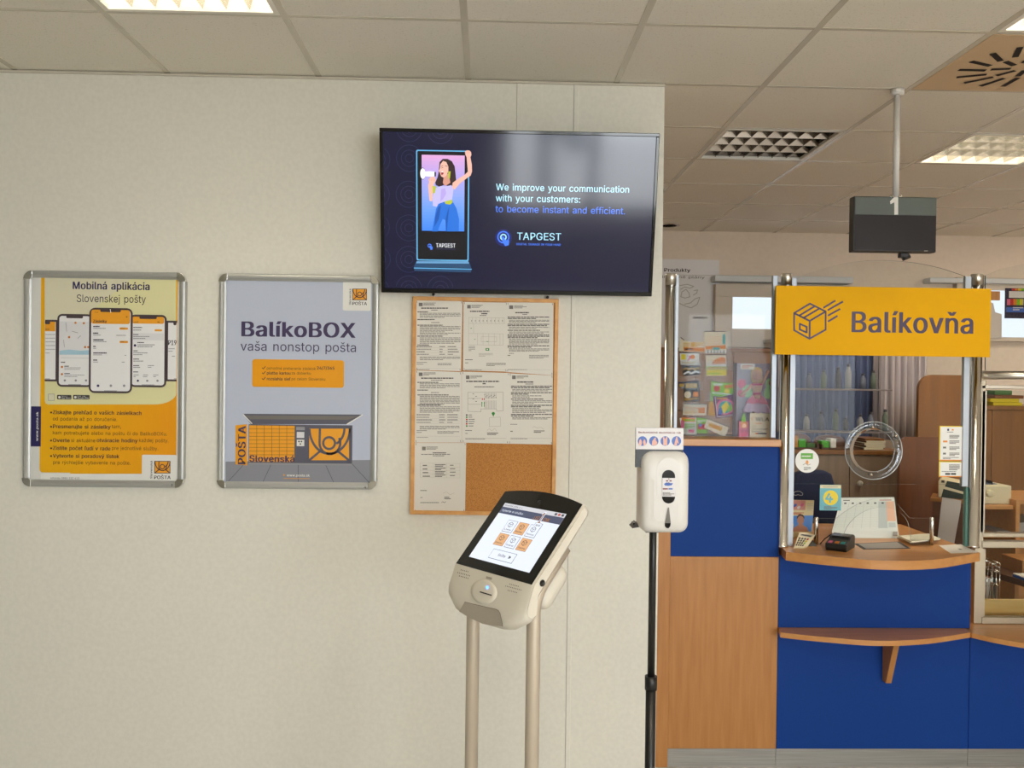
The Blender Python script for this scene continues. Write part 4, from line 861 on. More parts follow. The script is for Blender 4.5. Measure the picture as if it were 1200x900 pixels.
def d3(g):
    g.crop = (570, 345, 6.667); head(g, 178, 86, 520)
    g.greek(226, 428, 138, 1, 1, 9, 'ink_dark', 1, fill=1); g.greek(282, 368, 154, 1, 1, 6)
    y = 174
    for n, m_ in ((2, 3), (2, 2), (1, 2), (3, 5), (2, 3)):
        g.greek(166, 490, y, n, 11, 7, 'ink_dark', fill=1); y += n*11+3; g.greek(176, 490, y, m_, 9, 5); y += m_*9+4
    g.greek(176, 270, 458, 1, 1, 5); g.greek(166, 204, 474, 1, 1, 6, 'ink_dark'); g.greek(334, 486, 474, 3, 10, 5); g.line([(166, 584), (500, 590)], 1.2, 'ink_light', 1); g.greek(168, 345, 586, 1, 1, 4)
notice([(593.7, 354.3), (648.7, 354.8), (648, 439.8), (593.3, 436)], 'white notice of dense paragraphs in the top right corner of the cork board', d3, 2)
full2 = [('T', 58, 1), ('S', 75), ('H', 92, .6), ('P', 104, 4), ('H', 152, .55), ('S', 172), ('H', 190, .8), ('P', 202, 7), ('H', 270, .8), ('P', 284, 5), ('B', 345, 4), ('P', 436, 3), ('F', 470), ('W', 485), ('E', 515)]
notice([(487, 434), (540.8, 436), (541, 518.6), (486, 518.6)], 'white typed notice on the left of the cork board, middle row', doc_text(47, 400, 592, full2), 2)
def d5(g):
    g.crop = (480, 440, 5.4545); head(g, 360, 0, 620)
    g.greek(362, 606, 34, 1, 1, 8, 'ink_dark', 1, fill=1); g.greek(466, 500, 48, 1, 1, 8, 'ink_dark', 1, fill=1); g.greek(414, 552, 70, 1, 1, 5, 'ink_dark')
    L_ = lambda pts, m_='ink': g.line(pts, 1.5, m_, 1)
    L_([(372, 108), (598, 106), (598, 226), (556, 228), (556, 214), (456, 214), (456, 232), (372, 230), (372, 108)]); L_([(372, 146), (456, 146)]); L_([(372, 184), (456, 184)])
    for k in range(10):
        x = 480+k*8; L_([(x, 112), (x, 148)]); L_([(x, 160), (x, 212)]); g.rect(x-2, 120+(k*13) % 20, x+2, 126+(k*13) % 20, 'ink_dark', 2)
    for k in range(4): g.rect(402+(k % 2)*18, 116+k*16, 412+(k % 2)*18, 120+k*16, 'ink', 1)
    for x in (462, 478): g.rect(x-2, 170, x+2, 200, 'ink_green', 2); g.poly([(x-5, 176), (x, 166), (x+5, 176)], 'ink_green', 2.5)
    g.rect(462, 146, 468, 156, 'ink_red', 2); g.rect(474, 146, 480, 156, 'ink_red', 2)
    g.disc(535, 243, 10, 'ink_green', 2); g.poly([(529, 250), (541, 250), (535, 266)], 'ink_green', 2); L_([(510, 270), (580, 266), (582, 324), (510, 326), (510, 270)], 'ink_light')
    for k, m_ in enumerate(('ink_dark', 'ink_green', 'ink_red', 'ink', 'ink_red', 'ink_green')): g.rect(360, 248+k*14, 370, 258+k*14, m_, 1); g.greek(376, 420, 250+k*14, 1, 1, 5)
    g.greek(356, 436, 350, 1, 1, 4, 'ink_dark'); g.greek(356, 378, 368, 1, 1, 4); g.line([(495, 352), (510, 340), (524, 354), (545, 338), (556, 356)], 1.4, 'ink_light', 2); g.greek(496, 566, 366, 2, 9, 5, 'ink_dark'); L_([(354, 400), (618, 402)], 'ink_light'); g.greek(356, 500, 404, 1, 1, 4)
notice([(541, 435.5), (597, 437), (595.9, 520.1), (541.2, 518.7)], 'white notice with an evacuation plan and green arrows, centre of the cork board', d5, 0)
def d6(g):
    g.crop = (480, 440, 5.4545); head(g, 655, 0, 915)
    g.greek(688, 866, 38, 1, 1, 8, 'ink_dark', 1, fill=1); g.greek(740, 806, 52, 1, 1, 5)
    y = 66
    for n, m_ in ((2, 2), (2, 2), (1, 3), (2, 4), (2, 2)): g.greek(648, 910, y, n, 9.5, 6, 'ink_dark', fill=1); y += n*9.5+2; g.greek(656, 910, y, m_, 8.5, 4.5); y += m_*8.5+3
    g.greek(644, 722, 310, 1, 1, 4); g.greek(644, 664, 354, 1, 1, 5, 'ink_dark'); g.line([(786, 330), (800, 326), (816, 338), (836, 330), (858, 344)], 1.4, 'ink_light', 2); g.greek(794, 862, 352, 2, 9, 5, 'ink_dark'); g.line([(644, 398), (908, 402)], 1.2, 'ink_light', 1); g.greek(646, 780, 402, 1, 1, 4)
notice([(596.6, 437.5), (648, 440), (647.4, 520.9), (595.8, 520)], 'white notice of bold paragraphs on the right of the cork board, middle row', d6, 1)
def d7(g):
    g.crop = (480, 440, 5.4545); head(g, 80, 455, 330)
    g.greek(148, 246, 492, 1, 1, 6, 'ink_dark', fill=1); g.greek(74, 324, 502, 1, 1, 5); g.greek(148, 240, 511, 1, 1, 5)
    for k in range(5): g.line([(68, 560+k*23), (322, 563+k*23)], 1, 'ink_light', 1)
    for k, x in enumerate((68, 152, 236, 322)): g.line([(x, 560), (x, 652)], 1, 'ink_light', 1)
    for k in range(4):
        g.greek(84, 138, 572+k*23, 1, 1, 6, 'ink_dark', fill=1); g.greek(162, 230, 568+k*22, 2, 9, 5, 'ink_dark'); g.greek(258, 302, 571+k*22, 1, 1, 6)
    g.greek(68, 164, 733, 1, 1, 5); g.greek(68, 88, 778, 1, 1, 4); g.line([(214, 752), (236, 744), (258, 762), (286, 750)], 1.4, 'ink_light', 2); g.greek(222, 270, 776, 2, 9, 5, 'ink_dark'); g.greek(68, 196, 810, 1, 1, 5); g.line([(204, 814), (212, 806), (222, 814), (232, 806)], 2.4, 'ink_dark', 2)
notice([(486, 519), (546.4, 519), (545, 599.7), (485.1, 599.7)], 'white notice with a small table, alone in the bottom row of the cork board', d7, 0)
# ================================================================== TOUCH-SCREEN TICKET KIOSK
KC = CAM+Vector((.0858, 2.435, -.4403)); ph, th = math.radians(51.29), math.radians(43.05)
KW = Vector((math.cos(ph), -math.sin(ph), 0)); K0 = Vector((-math.sin(ph), -math.cos(ph), 0)); KZ = Vector((0, 0, 1))
KN = K0*math.cos(th)+KZ*math.sin(th); KU = -K0*math.sin(th)+KZ*math.cos(th)
kp = lambda w_, u_, n_: KC+KW*w_+KU*u_+KN*n_
# the two posts: same distance behind the screen, found from where they stand in the photo
def onray(x, y, wv):
    d = ray(x, y); t = (wv-(CAM-KC).dot(KW))/d.dot(KW); return CAM+d*t
lo, hi = .02, .25
for _ in range(60):
    md = (lo+hi)/2
    dr, dl = (onray(624.4, 789, md)-KC).dot(K0), (onray(553.6, 789, -md)-KC).dot(K0)
    if dr > dl: hi = md
    else: lo = md
KP = md; KS = (dr+dl)/2
kb = KC+K0*KS; kb.z = 0
ki = thing('ticket_kiosk', kb, 'beige touch-screen queue ticket kiosk on two posts below the notice board', 'kiosk')
UB = -.126; HW = .168
c21, s21 = math.cos(math.radians(21)), math.sin(math.radians(21))
def section(w_, ins):
    q = min(1, abs(w_)/HW); ut = .138+.020*(1-q*q)-ins; ln = .080+.043*(1-q**4)-ins
    f = (UB, -ins*.4)
    pts = [(ut-.004, -ins*.6-.001), (UB+.13, -ins*.6), f]
    nose = lambda s, dn=0: (UB-s*c21-dn*s21*0, -s*s21-dn)
    pts += [(nose(ln*.5)[0], nose(ln*.5)[1]-ins*.5), (nose(ln-.02)[0], nose(ln-.02)[1]-ins*.5), (nose(ln-.006)[0], nose(ln-.006)[1]-.004-ins*.4), (nose(ln)[0], nose(ln)[1]-.014), (nose(ln-.004)[0], nose(ln)[1]-.03),
            (nose(ln-.02)[0], nose(ln)[1]-.036), (UB-.01, -.039+ins), (UB+.03, -.036+ins), (.05, -.036+ins), (ut-.012, -.036+ins), (ut-.002, -.030+ins), (ut, -.018), (ut, -.008)]
    return [kp(w_, a, b) for a, b in pts]
secs = [(-HW, .007), (-HW+.002, .003), (-HW+.006, 0)]+[(w_, 0) for w_ in (-.12, -.08, -.04, 0, .04, .08, .12)]+[(HW-.006, 0), (HW-.002, .003), (HW, .007)]
rows = [section(*q) for q in secs]
b = MB(); b.grid(rows, 'kiosk_shell', True, close_u=True)
b.add(rows[0], [list(range(len(rows[0])))], 'kiosk_shell'); b.add(rows[-1], [list(range(len(rows[-1])))[::-1]], 'kiosk_shell')
b.build('shell', ki)
b = MB(); loop = [kp(-.1625, UB, .0012), kp(.1605, UB, .0012)]
for k in range(13):
    w_ = .1605-.323*k/12; q = min(1, abs(w_)/.163); loop.append(kp(w_, .135+.019*(1-q*q), .0012))
b.prism(loop, KN*-.004, 'black_gloss_k'.replace('_k', '')); gl = b.build('bezel_glass', ki)
scr('ks_white', (222, 228, 240), .95, .15); scr('ks_head', (74, 80, 104), .9, .15); scr('ks_light', (205, 205, 210), .9, .15); scr('ks_tan', (222, 170, 122), .9, .15); scr('ks_ink', (60, 60, 70), .9, .15); scr('ks_brown', (150, 104, 70), .9, .15); scr('ks_red', (196, 80, 60), .9, .15)
b = MB(); g = G(b, KC, KW, KU, step=.0003, base=.0016)
g.lpoly([(-.129, -.0965), (.129, -.0965), (.129, .0965), (-.129, .0965)], 'ks_white', 0)
g.lpoly([(-.129, .083), (.129, .083), (.129, .0965), (-.129, .0965)], 'ks_light', 1); g.lpoly([(-.129, .060), (.129, .060), (.129, .083), (-.129, .083)], 'ks_head', 1)
def lt(s, x0, x1, yb, cap, m_, bold=0, L=2):
    vs, fs, lay = glyphs(s, bold); mn = min(v[0] for v in vs); mx = max(v[0] for v in vs)
    b.add([g.pt(x0+(v[0]-mn)*(x1-x0)/(mx-mn), yb+v[1]*cap/CAPH, L+l_) for v, l_ in zip(vs, lay)], fs, m_)
lt('Slovenská pošta, a. s.', -.124, -.045, .087, .0055, 'ks_ink'); lt('Vyberte si službu', -.122, -.03, .068, .007, 'ks_white')
for k, m_ in enumerate(('ks_ink', 'ks_red', 'ks_ink')): x = .088+k*.0135; g.lpoly([(x, .086), (x+.009, .086), (x+.009, .0935), (x, .0935)], m_, 2)
def rc(x0, y0, x1, y1, m_, L, fr=None):
    g.lpoly([(x0, y0), (x1, y0), (x1, y1), (x0, y1)], fr or m_, L)
    if fr: e = .0012; g.lpoly([(x0+e, y0+e), (x1-e, y0+e), (x1-e, y1-e), (x0+e, y1-e)], m_, L+1)
# badge with the big 1 in front of the header
lt('LIST', .022, .046, .060, .012, 'ks_brown', .03, 4); lt('1', .044, .060, .050, .040, 'ks_white', .05, 5); lt('1', .0465, .0575, .052, .035, 'ks_brown', .02, 6); lt('OK', .060, .086, .060, .012, 'ks_brown', .03, 4)
rc(.040, .036, .070, .052, 'ks_white', 3, 'ks_ink'); lt('NEW', .046, .064, .041, .006, 'ks_ink', .01, 6)
for r_ in range(2):
    for c_ in range(3):
        x = -.068+c_*.048; y = .004-r_*.046; tan = (r_*3+c_) % 2 == 1
        rc(x, y, x+.041, y+.040, 'ks_tan' if tan else 'ks_white', 3, 'ks_brown' if tan else 'ks_ink')
        cx, cy = x+.02, y+.025; s_ = .0085
        for (p, q) in (((cx-s_, cy+s_*.5), (cx, cy+s_)), ((cx, cy+s_), (cx+s_, cy+s_*.5)), ((cx+s_, cy+s_*.5), (cx+s_, cy-s_*.5)), ((cx+s_, cy-s_*.5), (cx, cy-s_)), ((cx, cy-s_), (cx-s_, cy-s_*.5)), ((cx-s_, cy-s_*.5), (cx-s_, cy+s_*.5)), ((cx-s_, cy+s_*.5), (cx, cy)), ((cx, cy), (cx+s_, cy+s_*.5)), ((cx, cy), (cx, cy-s_))):
            d = (Vector(q)-Vector(p)).normalized(); n_ = Vector((-d.y, d.x))*.0007; p, q = Vector(p), Vector(q)
            g.lpoly([p-n_, q-n_, q+n_, p+n_], 'ks_ink', 6)
        lt(('Listy', 'Balíky', 'Peniaze', 'Balíkobox', 'Podanie', 'Ostatné')[r_*3+c_], x+.006, x+.035, y+.006, .005, 'ks_ink', .01, 6)
rc(-.052, -.085, .048, -.054, 'ks_white', 3, 'ks_ink'); lt('Služby', -.02, .012, -.073, .008, 'ks_ink', .01, 6); lt('»', .022, .034, -.074, .012, 'ks_ink', .02, 6)
b.build('touch_display', ki)
b = MB(); p = kp(0, .122, .0014); b.lathe([(.006, 0), (.0055, .0004)], (0, 0, 0), 'black_plastic', seg=14); b.v = [kp(0, .120, .0014)+KW*v.x+KU*v.y+KN*v.z for v in b.v]; b.build('camera_lens', ki)
# nose details sit on the lower, steeper panel
NP = kp(0, UB, .0006); NV = KU*c21+KN*s21; NN = KW.cross(NV)
mat('led_blue', (60, 110, 255), .3, emit=6); mat('kiosk_hi', (226, 219, 204), .38); mat('slot_dark', (60, 56, 52), .6)
b = MB(); g = G(b, NP, KW, NV, (520, 570, 5.294), step=.0006)
g.poly([(130, 718), (230, 742), (322, 763), (340, 772), (350, 790), (366, 868), (300, 866), (240, 852), (160, 815), (96, 776)], 'kiosk_grey', .6)
g.line([(130, 718), (230, 742), (322, 763), (340, 772), (350, 790), (366, 868)], 3, 'slot_dark', .5)
b.build('ticket_mouth', ki)['label'] = 'grey ticket outlet flap'
b = MB(); c_, d_ = g.loc(250, 655); seg = 28; vs = []; fs = []
R1 = .054; R2 = .032
for ri, (f, h) in enumerate(((1, 0), (.94, .003), (.75, .0045), (0, .005))):
    for k in range(seg): a = k*2*math.pi/seg; vs.append(g.P+g.U*(c_+R1*f*math.cos(a))+g.V*(d_+R2*f*math.sin(a))+NN*h)
for i in range(3):
    for k in range(seg): fs.append([i*seg+k, i*seg+(k+1) % seg, (i+1)*seg+(k+1) % seg, (i+1)*seg+k])
b.add(vs, fs, 'kiosk_hi', True); b.build('card_reader', ki)
b = MB(); g2 = G(b, NP+NN*.0055, KW, NV, (520, 570, 5.294)); g2.poly([(224, 650), (298, 672), (298, 680), (224, 658)], 'slot_dark', 1); b.build('card_slot', ki)['label'] = 'dark card slot'
b = MB(); g2 = G(b, NP+NN*.0055, KW, NV, (520, 570, 5.294)); g2.disc(270, 627, 8, 'led_blue', 1, ry=10); b.build('status_light', ki)['label'] = 'blue status light'
b = MB(); g2 = G(b, NP, KW, NV, (520, 570, 5.294))
for (x, y, n_) in ((108, 518, 5), (88, 535, 8), (98, 556, 6)):
    for k in range(n_): g2.disc(x+k*10.5, y+k*2.8, 2.4, 'slot_dark', 1, seg=8)
b.build('speaker_grille', ki)
b = MB(); g2.mb = b
for (x, y, n_) in ((410, 606, 6), (385, 618, 10), (400, 645, 6)):
    for k in range(n_): g2.disc(x+k*10.5, y+k*2.8, 2.4, 'slot_dark', 1, seg=8)
b.build('speaker_grille', ki)
b = MB(); g2.mb = b; g2.poly([(265, 557), (300, 566), (298, 580), (262, 572)], 'kiosk_grey', 1); b.build('maker_plate', ki)
b = MB(); MK = Matrix(((KW.x, KU.x, KN.x, KC.x), (KW.y, KU.y, KN.y, KC.y), (KW.z, KU.z, KN.z, KC.z), (0, 0, 0, 1)))
b.box((-.122, -.135, -.148), (.122, .0, -.082), 'kiosk_shell', .034, 4, M=MK, smooth=True); b.box((-.095, -.15, -.1), (.095, .02, -.03), 'kiosk_shell', .01, 2, M=MK); b.build('rear_housing', ki)
p = kp(HW+.0005, -.105, -.02)
b = MB(); b.lathe([(.009, 0), (.009, .001), (.006, .0015), (.006, -.001)], (0, 0, 0), 'black_plastic', 'X', 14); b.v = [p+KW*v.x+KU*v.y+KN*v.z for v in b.v]; b.build('lock', ki)
zb = atz(0, 0, 1) and None
dbend = ray(626, 702); base_r = kb+KW*KP; t_ = ((base_r-CAM).xy.length)/dbend.xy.length; ZB = CAM.z+dbend.z*t_
for sgn in (-1, 1):
    q = kb+KW*(KP*sgn); path = [q+Vector((0, 0, .012)), q+Vector((0, 0, ZB-.035))]
    for k in range(1, 8):
        a = th*k/8; path.append(path[-1]+(KZ*math.cos(a)-K0*math.sin(a))*.011)
    path.append(path[-1]+KU*.118)
    MB().tube(path, .0187, 'pole_paint', 24).build('post', ki)
b = MB(); b.box((-.24, -.22, 0), (.24, .2, .012), 'pole_paint', .004, M=Matrix.Translation(kb) @ Matrix.Rotation(-ph, 4, 'Z')); b.build('base_plate', ki)

# ================================================================== HAND SANITISER STAND
YS = 2.40
sc_ = at(765, 700, YS+.05)
sa = thing('sanitizer_stand', (sc_.x, YS+.06, 0), 'white touch-free hand sanitiser dispenser on a thin black stand', 'hand sanitiser stand')
def pole(x, y0, y1, wpx, name, m_='black_plastic'):
    a, c = at(x, y0, YS+.06), at(x, y1, YS+.06); r_ = wpx*(YS+.06)/F/2
    z1 = a.z; z0 = c.z if y1 < 890 else .015
    MB().tube([(sc_.x, YS+.06, z0), (sc_.x, YS+.06, z1)], r_, m_, 14).build(name, sa)
pole(766, 540, 800, 8.6, 'upper_pole'); pole(764.5, 806, 1400, 12, 'lower_pole'); pole(764.5, 792, 808, 14.5, 'clamp_sleeve')
MB().lathe([(.15, 0), (.15, .008), (.13, .014), (.02, .018), (.0, .018)], (sc_.x, YS+.06, 0), 'black_plastic', seg=32).build('base_plate', sa)
mat('san_sign', (216, 213, 214), .35); mat('san_blue', (52, 92, 176), .35); mat('san_skin', (222, 170, 150), .4); mat('san_red', (120, 40, 44), .4)
b = MB(); A = at(745, 501, YS+.02); B = at(800.5, 527, YS+.02)
b.box((A.x, YS+.02, B.z-.05), (B.x, YS+.026, A.z), 'black_plastic', .001); b.box((A.x, YS+.016, B.z), (B.x, YS+.021, A.z), 'san_sign', .001)
g = G(b, (A.x, YS+.016, A.z), crop=(735, 490, 6))
g.text('Bezkontaktná dezinfekcia rúk', 78, 378, 106, 13, 'san_red', .018, 1)
for k, x in enumerate((107, 187, 267, 346)):
    g.disc(x, 161, 33, 'san_blue', 1, ry=34)
    y = 161
    hand = lambda pts: g.poly([(x+p[0], y+p[1]) for p in pts], 'san_skin', 2)
    if k == 0: hand([(-26, 28), (-22, -6), (-14, -16), (-6, -4), (-4, 20), (-12, 32)]); hand([(8, 30), (4, 4), (12, -14), (20, -6), (26, 26), (16, 32)])
    if k == 1: hand([(-14, 28), (-12, 2), (4, -22), (14, -26), (14, -6), (24, 8), (20, 26), (4, 33)])
    if k == 2: hand([(-14, 30), (-14, -8), (-18, -26), (-8, -30), (-2, -12), (8, -30), (16, -26), (14, -2), (14, 30)])
    if k == 3: hand([(-16, 30), (-10, 0), (-2, -28), (6, -30), (12, 0), (20, 24), (8, 8), (2, 32)])
g.line([(58, 68), (58, 220)], 2, 'black_plastic', 1)
b.build('sign_plate', sa)
# dispenser body
pc = at(780.3, 576.5, YS); W0 = 57.5*YS/F; H0 = 99*YS/F; x0 = pc.x-W0/2; z0 = pc.z-H0/2
def rrect(xa, xb, za, zb, r, y, seg=6, rb=None):
    o = []
    for (cx, cz, t0, R) in ((xb, za, -90, rb or r), (xb, zb, 0, r), (xa, zb, 90, r), (xa, za, 180, rb or r)):
        sx = -1 if cx == xb else 1; sz = 1 if cz == za else -1
        for k in range(seg+1):
            t = math.radians(t0+90*k/seg); o.append(Vector((cx+sx*R+R*math.cos(t), y, cz+sz*R+R*math.sin(t))))
    return o
rows = []
for (dy, ins, r, tz) in ((.105, .012, .02, .0), (.10, .003, .024, .0), (.06, 0, .028, 0), (.024, 0, .032, .003), (.014, .0018, .032, .006), (.006, .0065, .03, .011), (.0015, .0135, .028, .017), (0, .022, .026, .024), (-.0002, .034, .02, .034)):
    rows.append(rrect(x0+ins, x0+W0-ins, z0+ins, z0+H0-ins-tz, r, YS+dy, rb=max(.018, r*.8)))
rows = rows[::-1]
b = MB(); b.grid(rows, 'white_plastic', True, close_u=True); n_ = len(rows[0]); b.add(rows[0], [list(range(n_))], 'white_plastic'); b.add(rows[-1], [list(range(n_))[::-1]], 'white_plastic')
disp = b.build('dispenser', sa)
def oval(g, x, y, rx, ry, m_, L, st):   # stadium
    pts = [(x+rx*math.cos(t*math.pi/10), y-(ry-rx)-rx*math.sin(t*math.pi/10)) for t in range(11)]+[(x-rx*math.cos(t*math.pi/10), y+(ry-rx)+rx*math.sin(t*math.pi/10)) for t in range(11)]
    P_ = [g.pt(*g.loc(*p), L) for p in pts]; g.mb.prism(P_[::-1], -g.n*st, m_, bev=.0012 if st > .003 else 0)
b = MB(); g = G(b, (pc.x, YS-.0012, pc.z), crop=(735, 490, 6)); oval(g, 290, 450, 82, 172, 'white_plastic', 0, .0012); b.build('window_collar', disp)
b = MB(); g = G(b, (pc.x, YS-.0020, pc.z), crop=(735, 490, 6)); oval(g, 291, 482, 46, 118, 'black_gloss', 0, .002)
g.rect(247, 420, 336, 552, 'san_sign', 1); g.line([(292, 426), (292, 456)], 9, 'san_red', 2); g.line([(274, 441), (310, 441)], 9, 'san_red', 2); g.rect(288, 430, 296, 452, 'san_sign', 3)
g.poly([(258, 462), (275, 452), (300, 456), (322, 458), (312, 472), (288, 476), (266, 474)], 'san_blue', 2)
g.text('MEDISTOP', 250, 328, 502, 10, 'san_blue', .02, 2) if False else (g.greek(250, 290, 492, 1, 1, 10, 'san_red', 2), g.greek(290, 330, 492, 1, 1, 10, 'san_blue', 2)); g.greek(250, 330, 522, 3, 8, 5, 'ink', 2)
b.build('level_window', disp)
b = MB(); g = G(b, (pc.x, YS-.0020, pc.z), crop=(735, 490, 6)); g.poly([(286, 628), (294, 628), (306, 735), (304, 758), (292, 774), (276, 774), (264, 758), (265, 735)], 'ink', 1); g.poly([(266, 738), (304, 738), (302, 760), (290, 773), (278, 773), (266, 760)], 'black_gloss', 2); b.build('drop_mark', disp)
b = MB(); A = at(739, 617, YS+.1); b.prism([(A.x, YS+.07, A.z), (A.x+.022, YS+.07, A.z+.004), (A.x+.014, YS+.07, A.z+.014)][::-1], (0, .06, 0), 'black_plastic'); b.box((A.x+.005, YS+.09, A.z), (sc_.x+.04, YS+.12, A.z+.012), 'black_plastic'); b.box((sc_.x-.02, YS+.06, A.z-.01), (sc_.x+.02, YS+.11, pc.z+.09), 'black_plastic'); b.build('mounting_bracket', sa)
# ================================================================== THE COUNTER
YC = 3.72
X = lambda px, y=650, Y=YC: at(px, y, Y).x
Z = lambda py, x=1000, Y=YC: at(x, py, Y).z
xs0, xs1, xm, xr = X(769, 760), X(785.5), X(913), X(1138.5)
ZK = Z(877.5); ZL = 1.398; ZT = .94; ZB_ = .597
xend = 2.72
un = thing('counter_unit', ((xs0+xm)/2, YC+.2, 0), 'tall counter cabinet with a blue upper panel over a wood panel', 'counter cabinet')
b = MB(); b.box((xs1+.01, YC+.018, .05), (xm-.001, YC+.4, ZL-.032), 'wood'); b.build('carcass', un)
b = MB(); b.box((xs0, YC-.004, 0), (xs1, YC+.4, ZL-.032), 'wood', .002); b.build('end_panel', un)
zs = Z(652.5, 850); b = MB(); b.box((xs1+.001, YC, zs+.001), (xm-.001, YC+.018, ZL-.032), 'blue_panel', .001); b.build('blue_panel', un)
b = MB(); b.box((xs1+.0005, YC, ZK), (xm-.001, YC+.018, zs), 'wood', .001); b.build('wood_panel', un)
b = MB(); b.box((xs1+.001, YC+.004, 0), (xm-.001, YC+.018, ZK-.002), 'kick_steel'); b.build('kick_plate', un)
un = thing('counter_unit', ((xm+xr)/2, YC+.25, 0), 'blue fronted counter cabinet under the yellow hanging sign', 'counter cabinet')
b = MB(); b.box((xm+.001, YC+.018, .05), (xr-.002, YC+.42, ZT-.037), 'wood'); b.build('carcass', un)
b = MB(); b.box((xm+.0005, YC, ZB_), (xr-.0015, YC+.018, ZT-.036), 'blue_panel', .001); b.build('upper_panel', un)
b = MB(); b.box((xm+.0005, YC, ZK), (xr-.0015, YC+.018, ZB_-.022), 'blue_panel', .001); b.build('lower_panel', un)
b = MB(); b.box((xm+.0005, YC+.004, 0), (xr-.0015, YC+.018, ZK-.002), 'kick_steel'); b.build('kick_plate', un)
un = thing('counter_unit', ((xr+xend)/2, YC+.1, 0), 'low blue counter cabinet at the right edge, under the framed window', 'counter cabinet')
b = MB(); b.box((xr+.001, YC+.018, .05), (xend, YC+.2, ZB_-.03), 'wood'); b.build('carcass', un)
b = MB(); b.box((xr+.0005, YC, ZK), (xend, YC+.018, ZB_-.022), 'blue_panel', .001); b.build('front_panel', un)
b = MB(); b.box((xr+.0005, YC+.004, 0), (xend, YC+.018, ZK-.002), 'kick_steel'); b.build('kick_plate', un)
# ledge, worktop, bag shelf, low desk
b = MB(); b.box((xs0, YC-.03, ZL-.03), (X(916, 515, YC-.03), YC+.42, ZL), 'wood_top', .003)
tag(b.build('display_ledge'), 'narrow wooden ledge along the bottom of the lottery ticket display', 'ledge')
def slab(front, z, yb, th, name, label, cat, m_='wood_top'):
    F_ = [atz(x, y, z) for x, y in front]
    pts = [Vector((F_[0].x, yb, z))]+F_+[Vector((F_[-1].x, yb, z))]
    return pts
def curve(pts, n=6):
    o = []
    for i in range(len(pts)-1):
        p0 = pts[max(i-1, 0)]; p1, p2 = pts[i], pts[i+1]; p3 = pts[min(i+2, len(pts)-1)]
        for k in range(n):
            t = k/n; o.append(tuple(.5*((2*p1[j])+(-p0[j]+p2[j])*t+(2*p0[j]-5*p1[j]+4*p2[j]-p3[j])*t*t+(-p0[j]+3*p1[j]-3*p2[j]+p3[j])*t**3) for j in range(2)))
    return o+[pts[-1]]
pts = slab([(915.5, 640.5)]+curve([(921, 646.5), (950, 650), (980, 653), (1020, 656.4), (1053, 657.4), (1080, 656.8), (1108, 654.5), (1148.5, 647.5)], 4), ZT, YC+.62, .036, '', '', '')
b = MB(); b.prism(pts[::-1], (0, 0, -.036), 'wood_top', bev=.002); tag(b.build('worktop'), 'curved wooden counter top carrying the card terminal and desk calendar', 'worktop')
bs = thing('bag_shelf', ((xm+xr)/2, YC, ZB_-.2), 'shallow curved wooden bag shelf across the blue counter front', 'shelf')
pts = [Vector((xm+.002, YC-.0005, ZB_))]+[atz(x, y, ZB_) for x, y in curve([(914.5, 741.2), (945, 744.6), (980, 747.8), (1010, 750.2), (1036, 751), (1062, 750.4), (1095, 747.8), (1137.5, 741.2)], 4)]+[Vector((xr-.002, YC-.0005, ZB_))]
b = MB(); b.prism(pts[::-1], (0, 0, -.021), 'wood_top', bev=.002); b.build('shelf_board', bs)
xb_ = X(1034.5, 780); b = MB(); b.prism([(xb_-.002, YC-.0005, ZB_-.022), (xb_-.002, YC-.11, ZB_-.022), (xb_-.002, YC-.035, ZB_-.225), (xb_-.002, YC-.0005, ZB_-.225)], (.024, 0, 0), 'wood', bev=.001); b.build('bracket', bs)
pts = [Vector((xr+.002, YC+.22, ZB_))]+[atz(x, y, ZB_) for x, y in ((1139, 742), (1150, 744.5), (1165, 747.8), (1182, 751), (1200, 753.8), (1230, 757), (1260, 758))]+[Vector((xend, YC-.17, ZB_)), Vector((xend, YC+.22, ZB_))]
b = MB(); b.prism(pts[::-1], (0, 0, -.02), 'wood_top', bev=.002); tag(b.build('worktop'), 'low wooden worktop in front of the framed service window, right edge', 'worktop')
# ---- chrome posts
def post(px, ytop, zbot, r, Y, label):
    p = at(px, 450, Y); zt = at(px, ytop, Y).z
    t = thing('chrome_post', (p.x, Y, zbot), label, 'post', 'chrome posts of the counter glazing')
    MB().lathe([(r*1.08, zbot), (r*1.08, zbot+.008), (r, zbot+.01), (r, zt-.05)], (p.x, Y, 0), 'chrome', seg=32).build('tube', t)
    MB().lathe([(r*1.06, zt-.05), (r*1.06, zt-.006), (r*.95, zt-.001), (r*.6, zt)], (p.x, Y, 0), 'chrome_soft', seg=32).build('cap', t)
    return p.x
p1 = post(784.5, 320.5, ZL, .0225, YC+.03, 'chrome post at the edge of the white wall, left of the lottery tickets')
p2 = post(919.8, 320.5, ZT, .0222, YC+.0, 'chrome post at the left end of the yellow sign')
p3 = post(1143, 321, ZT, .025, YC+.03, 'chrome post at the right end of the yellow sign')
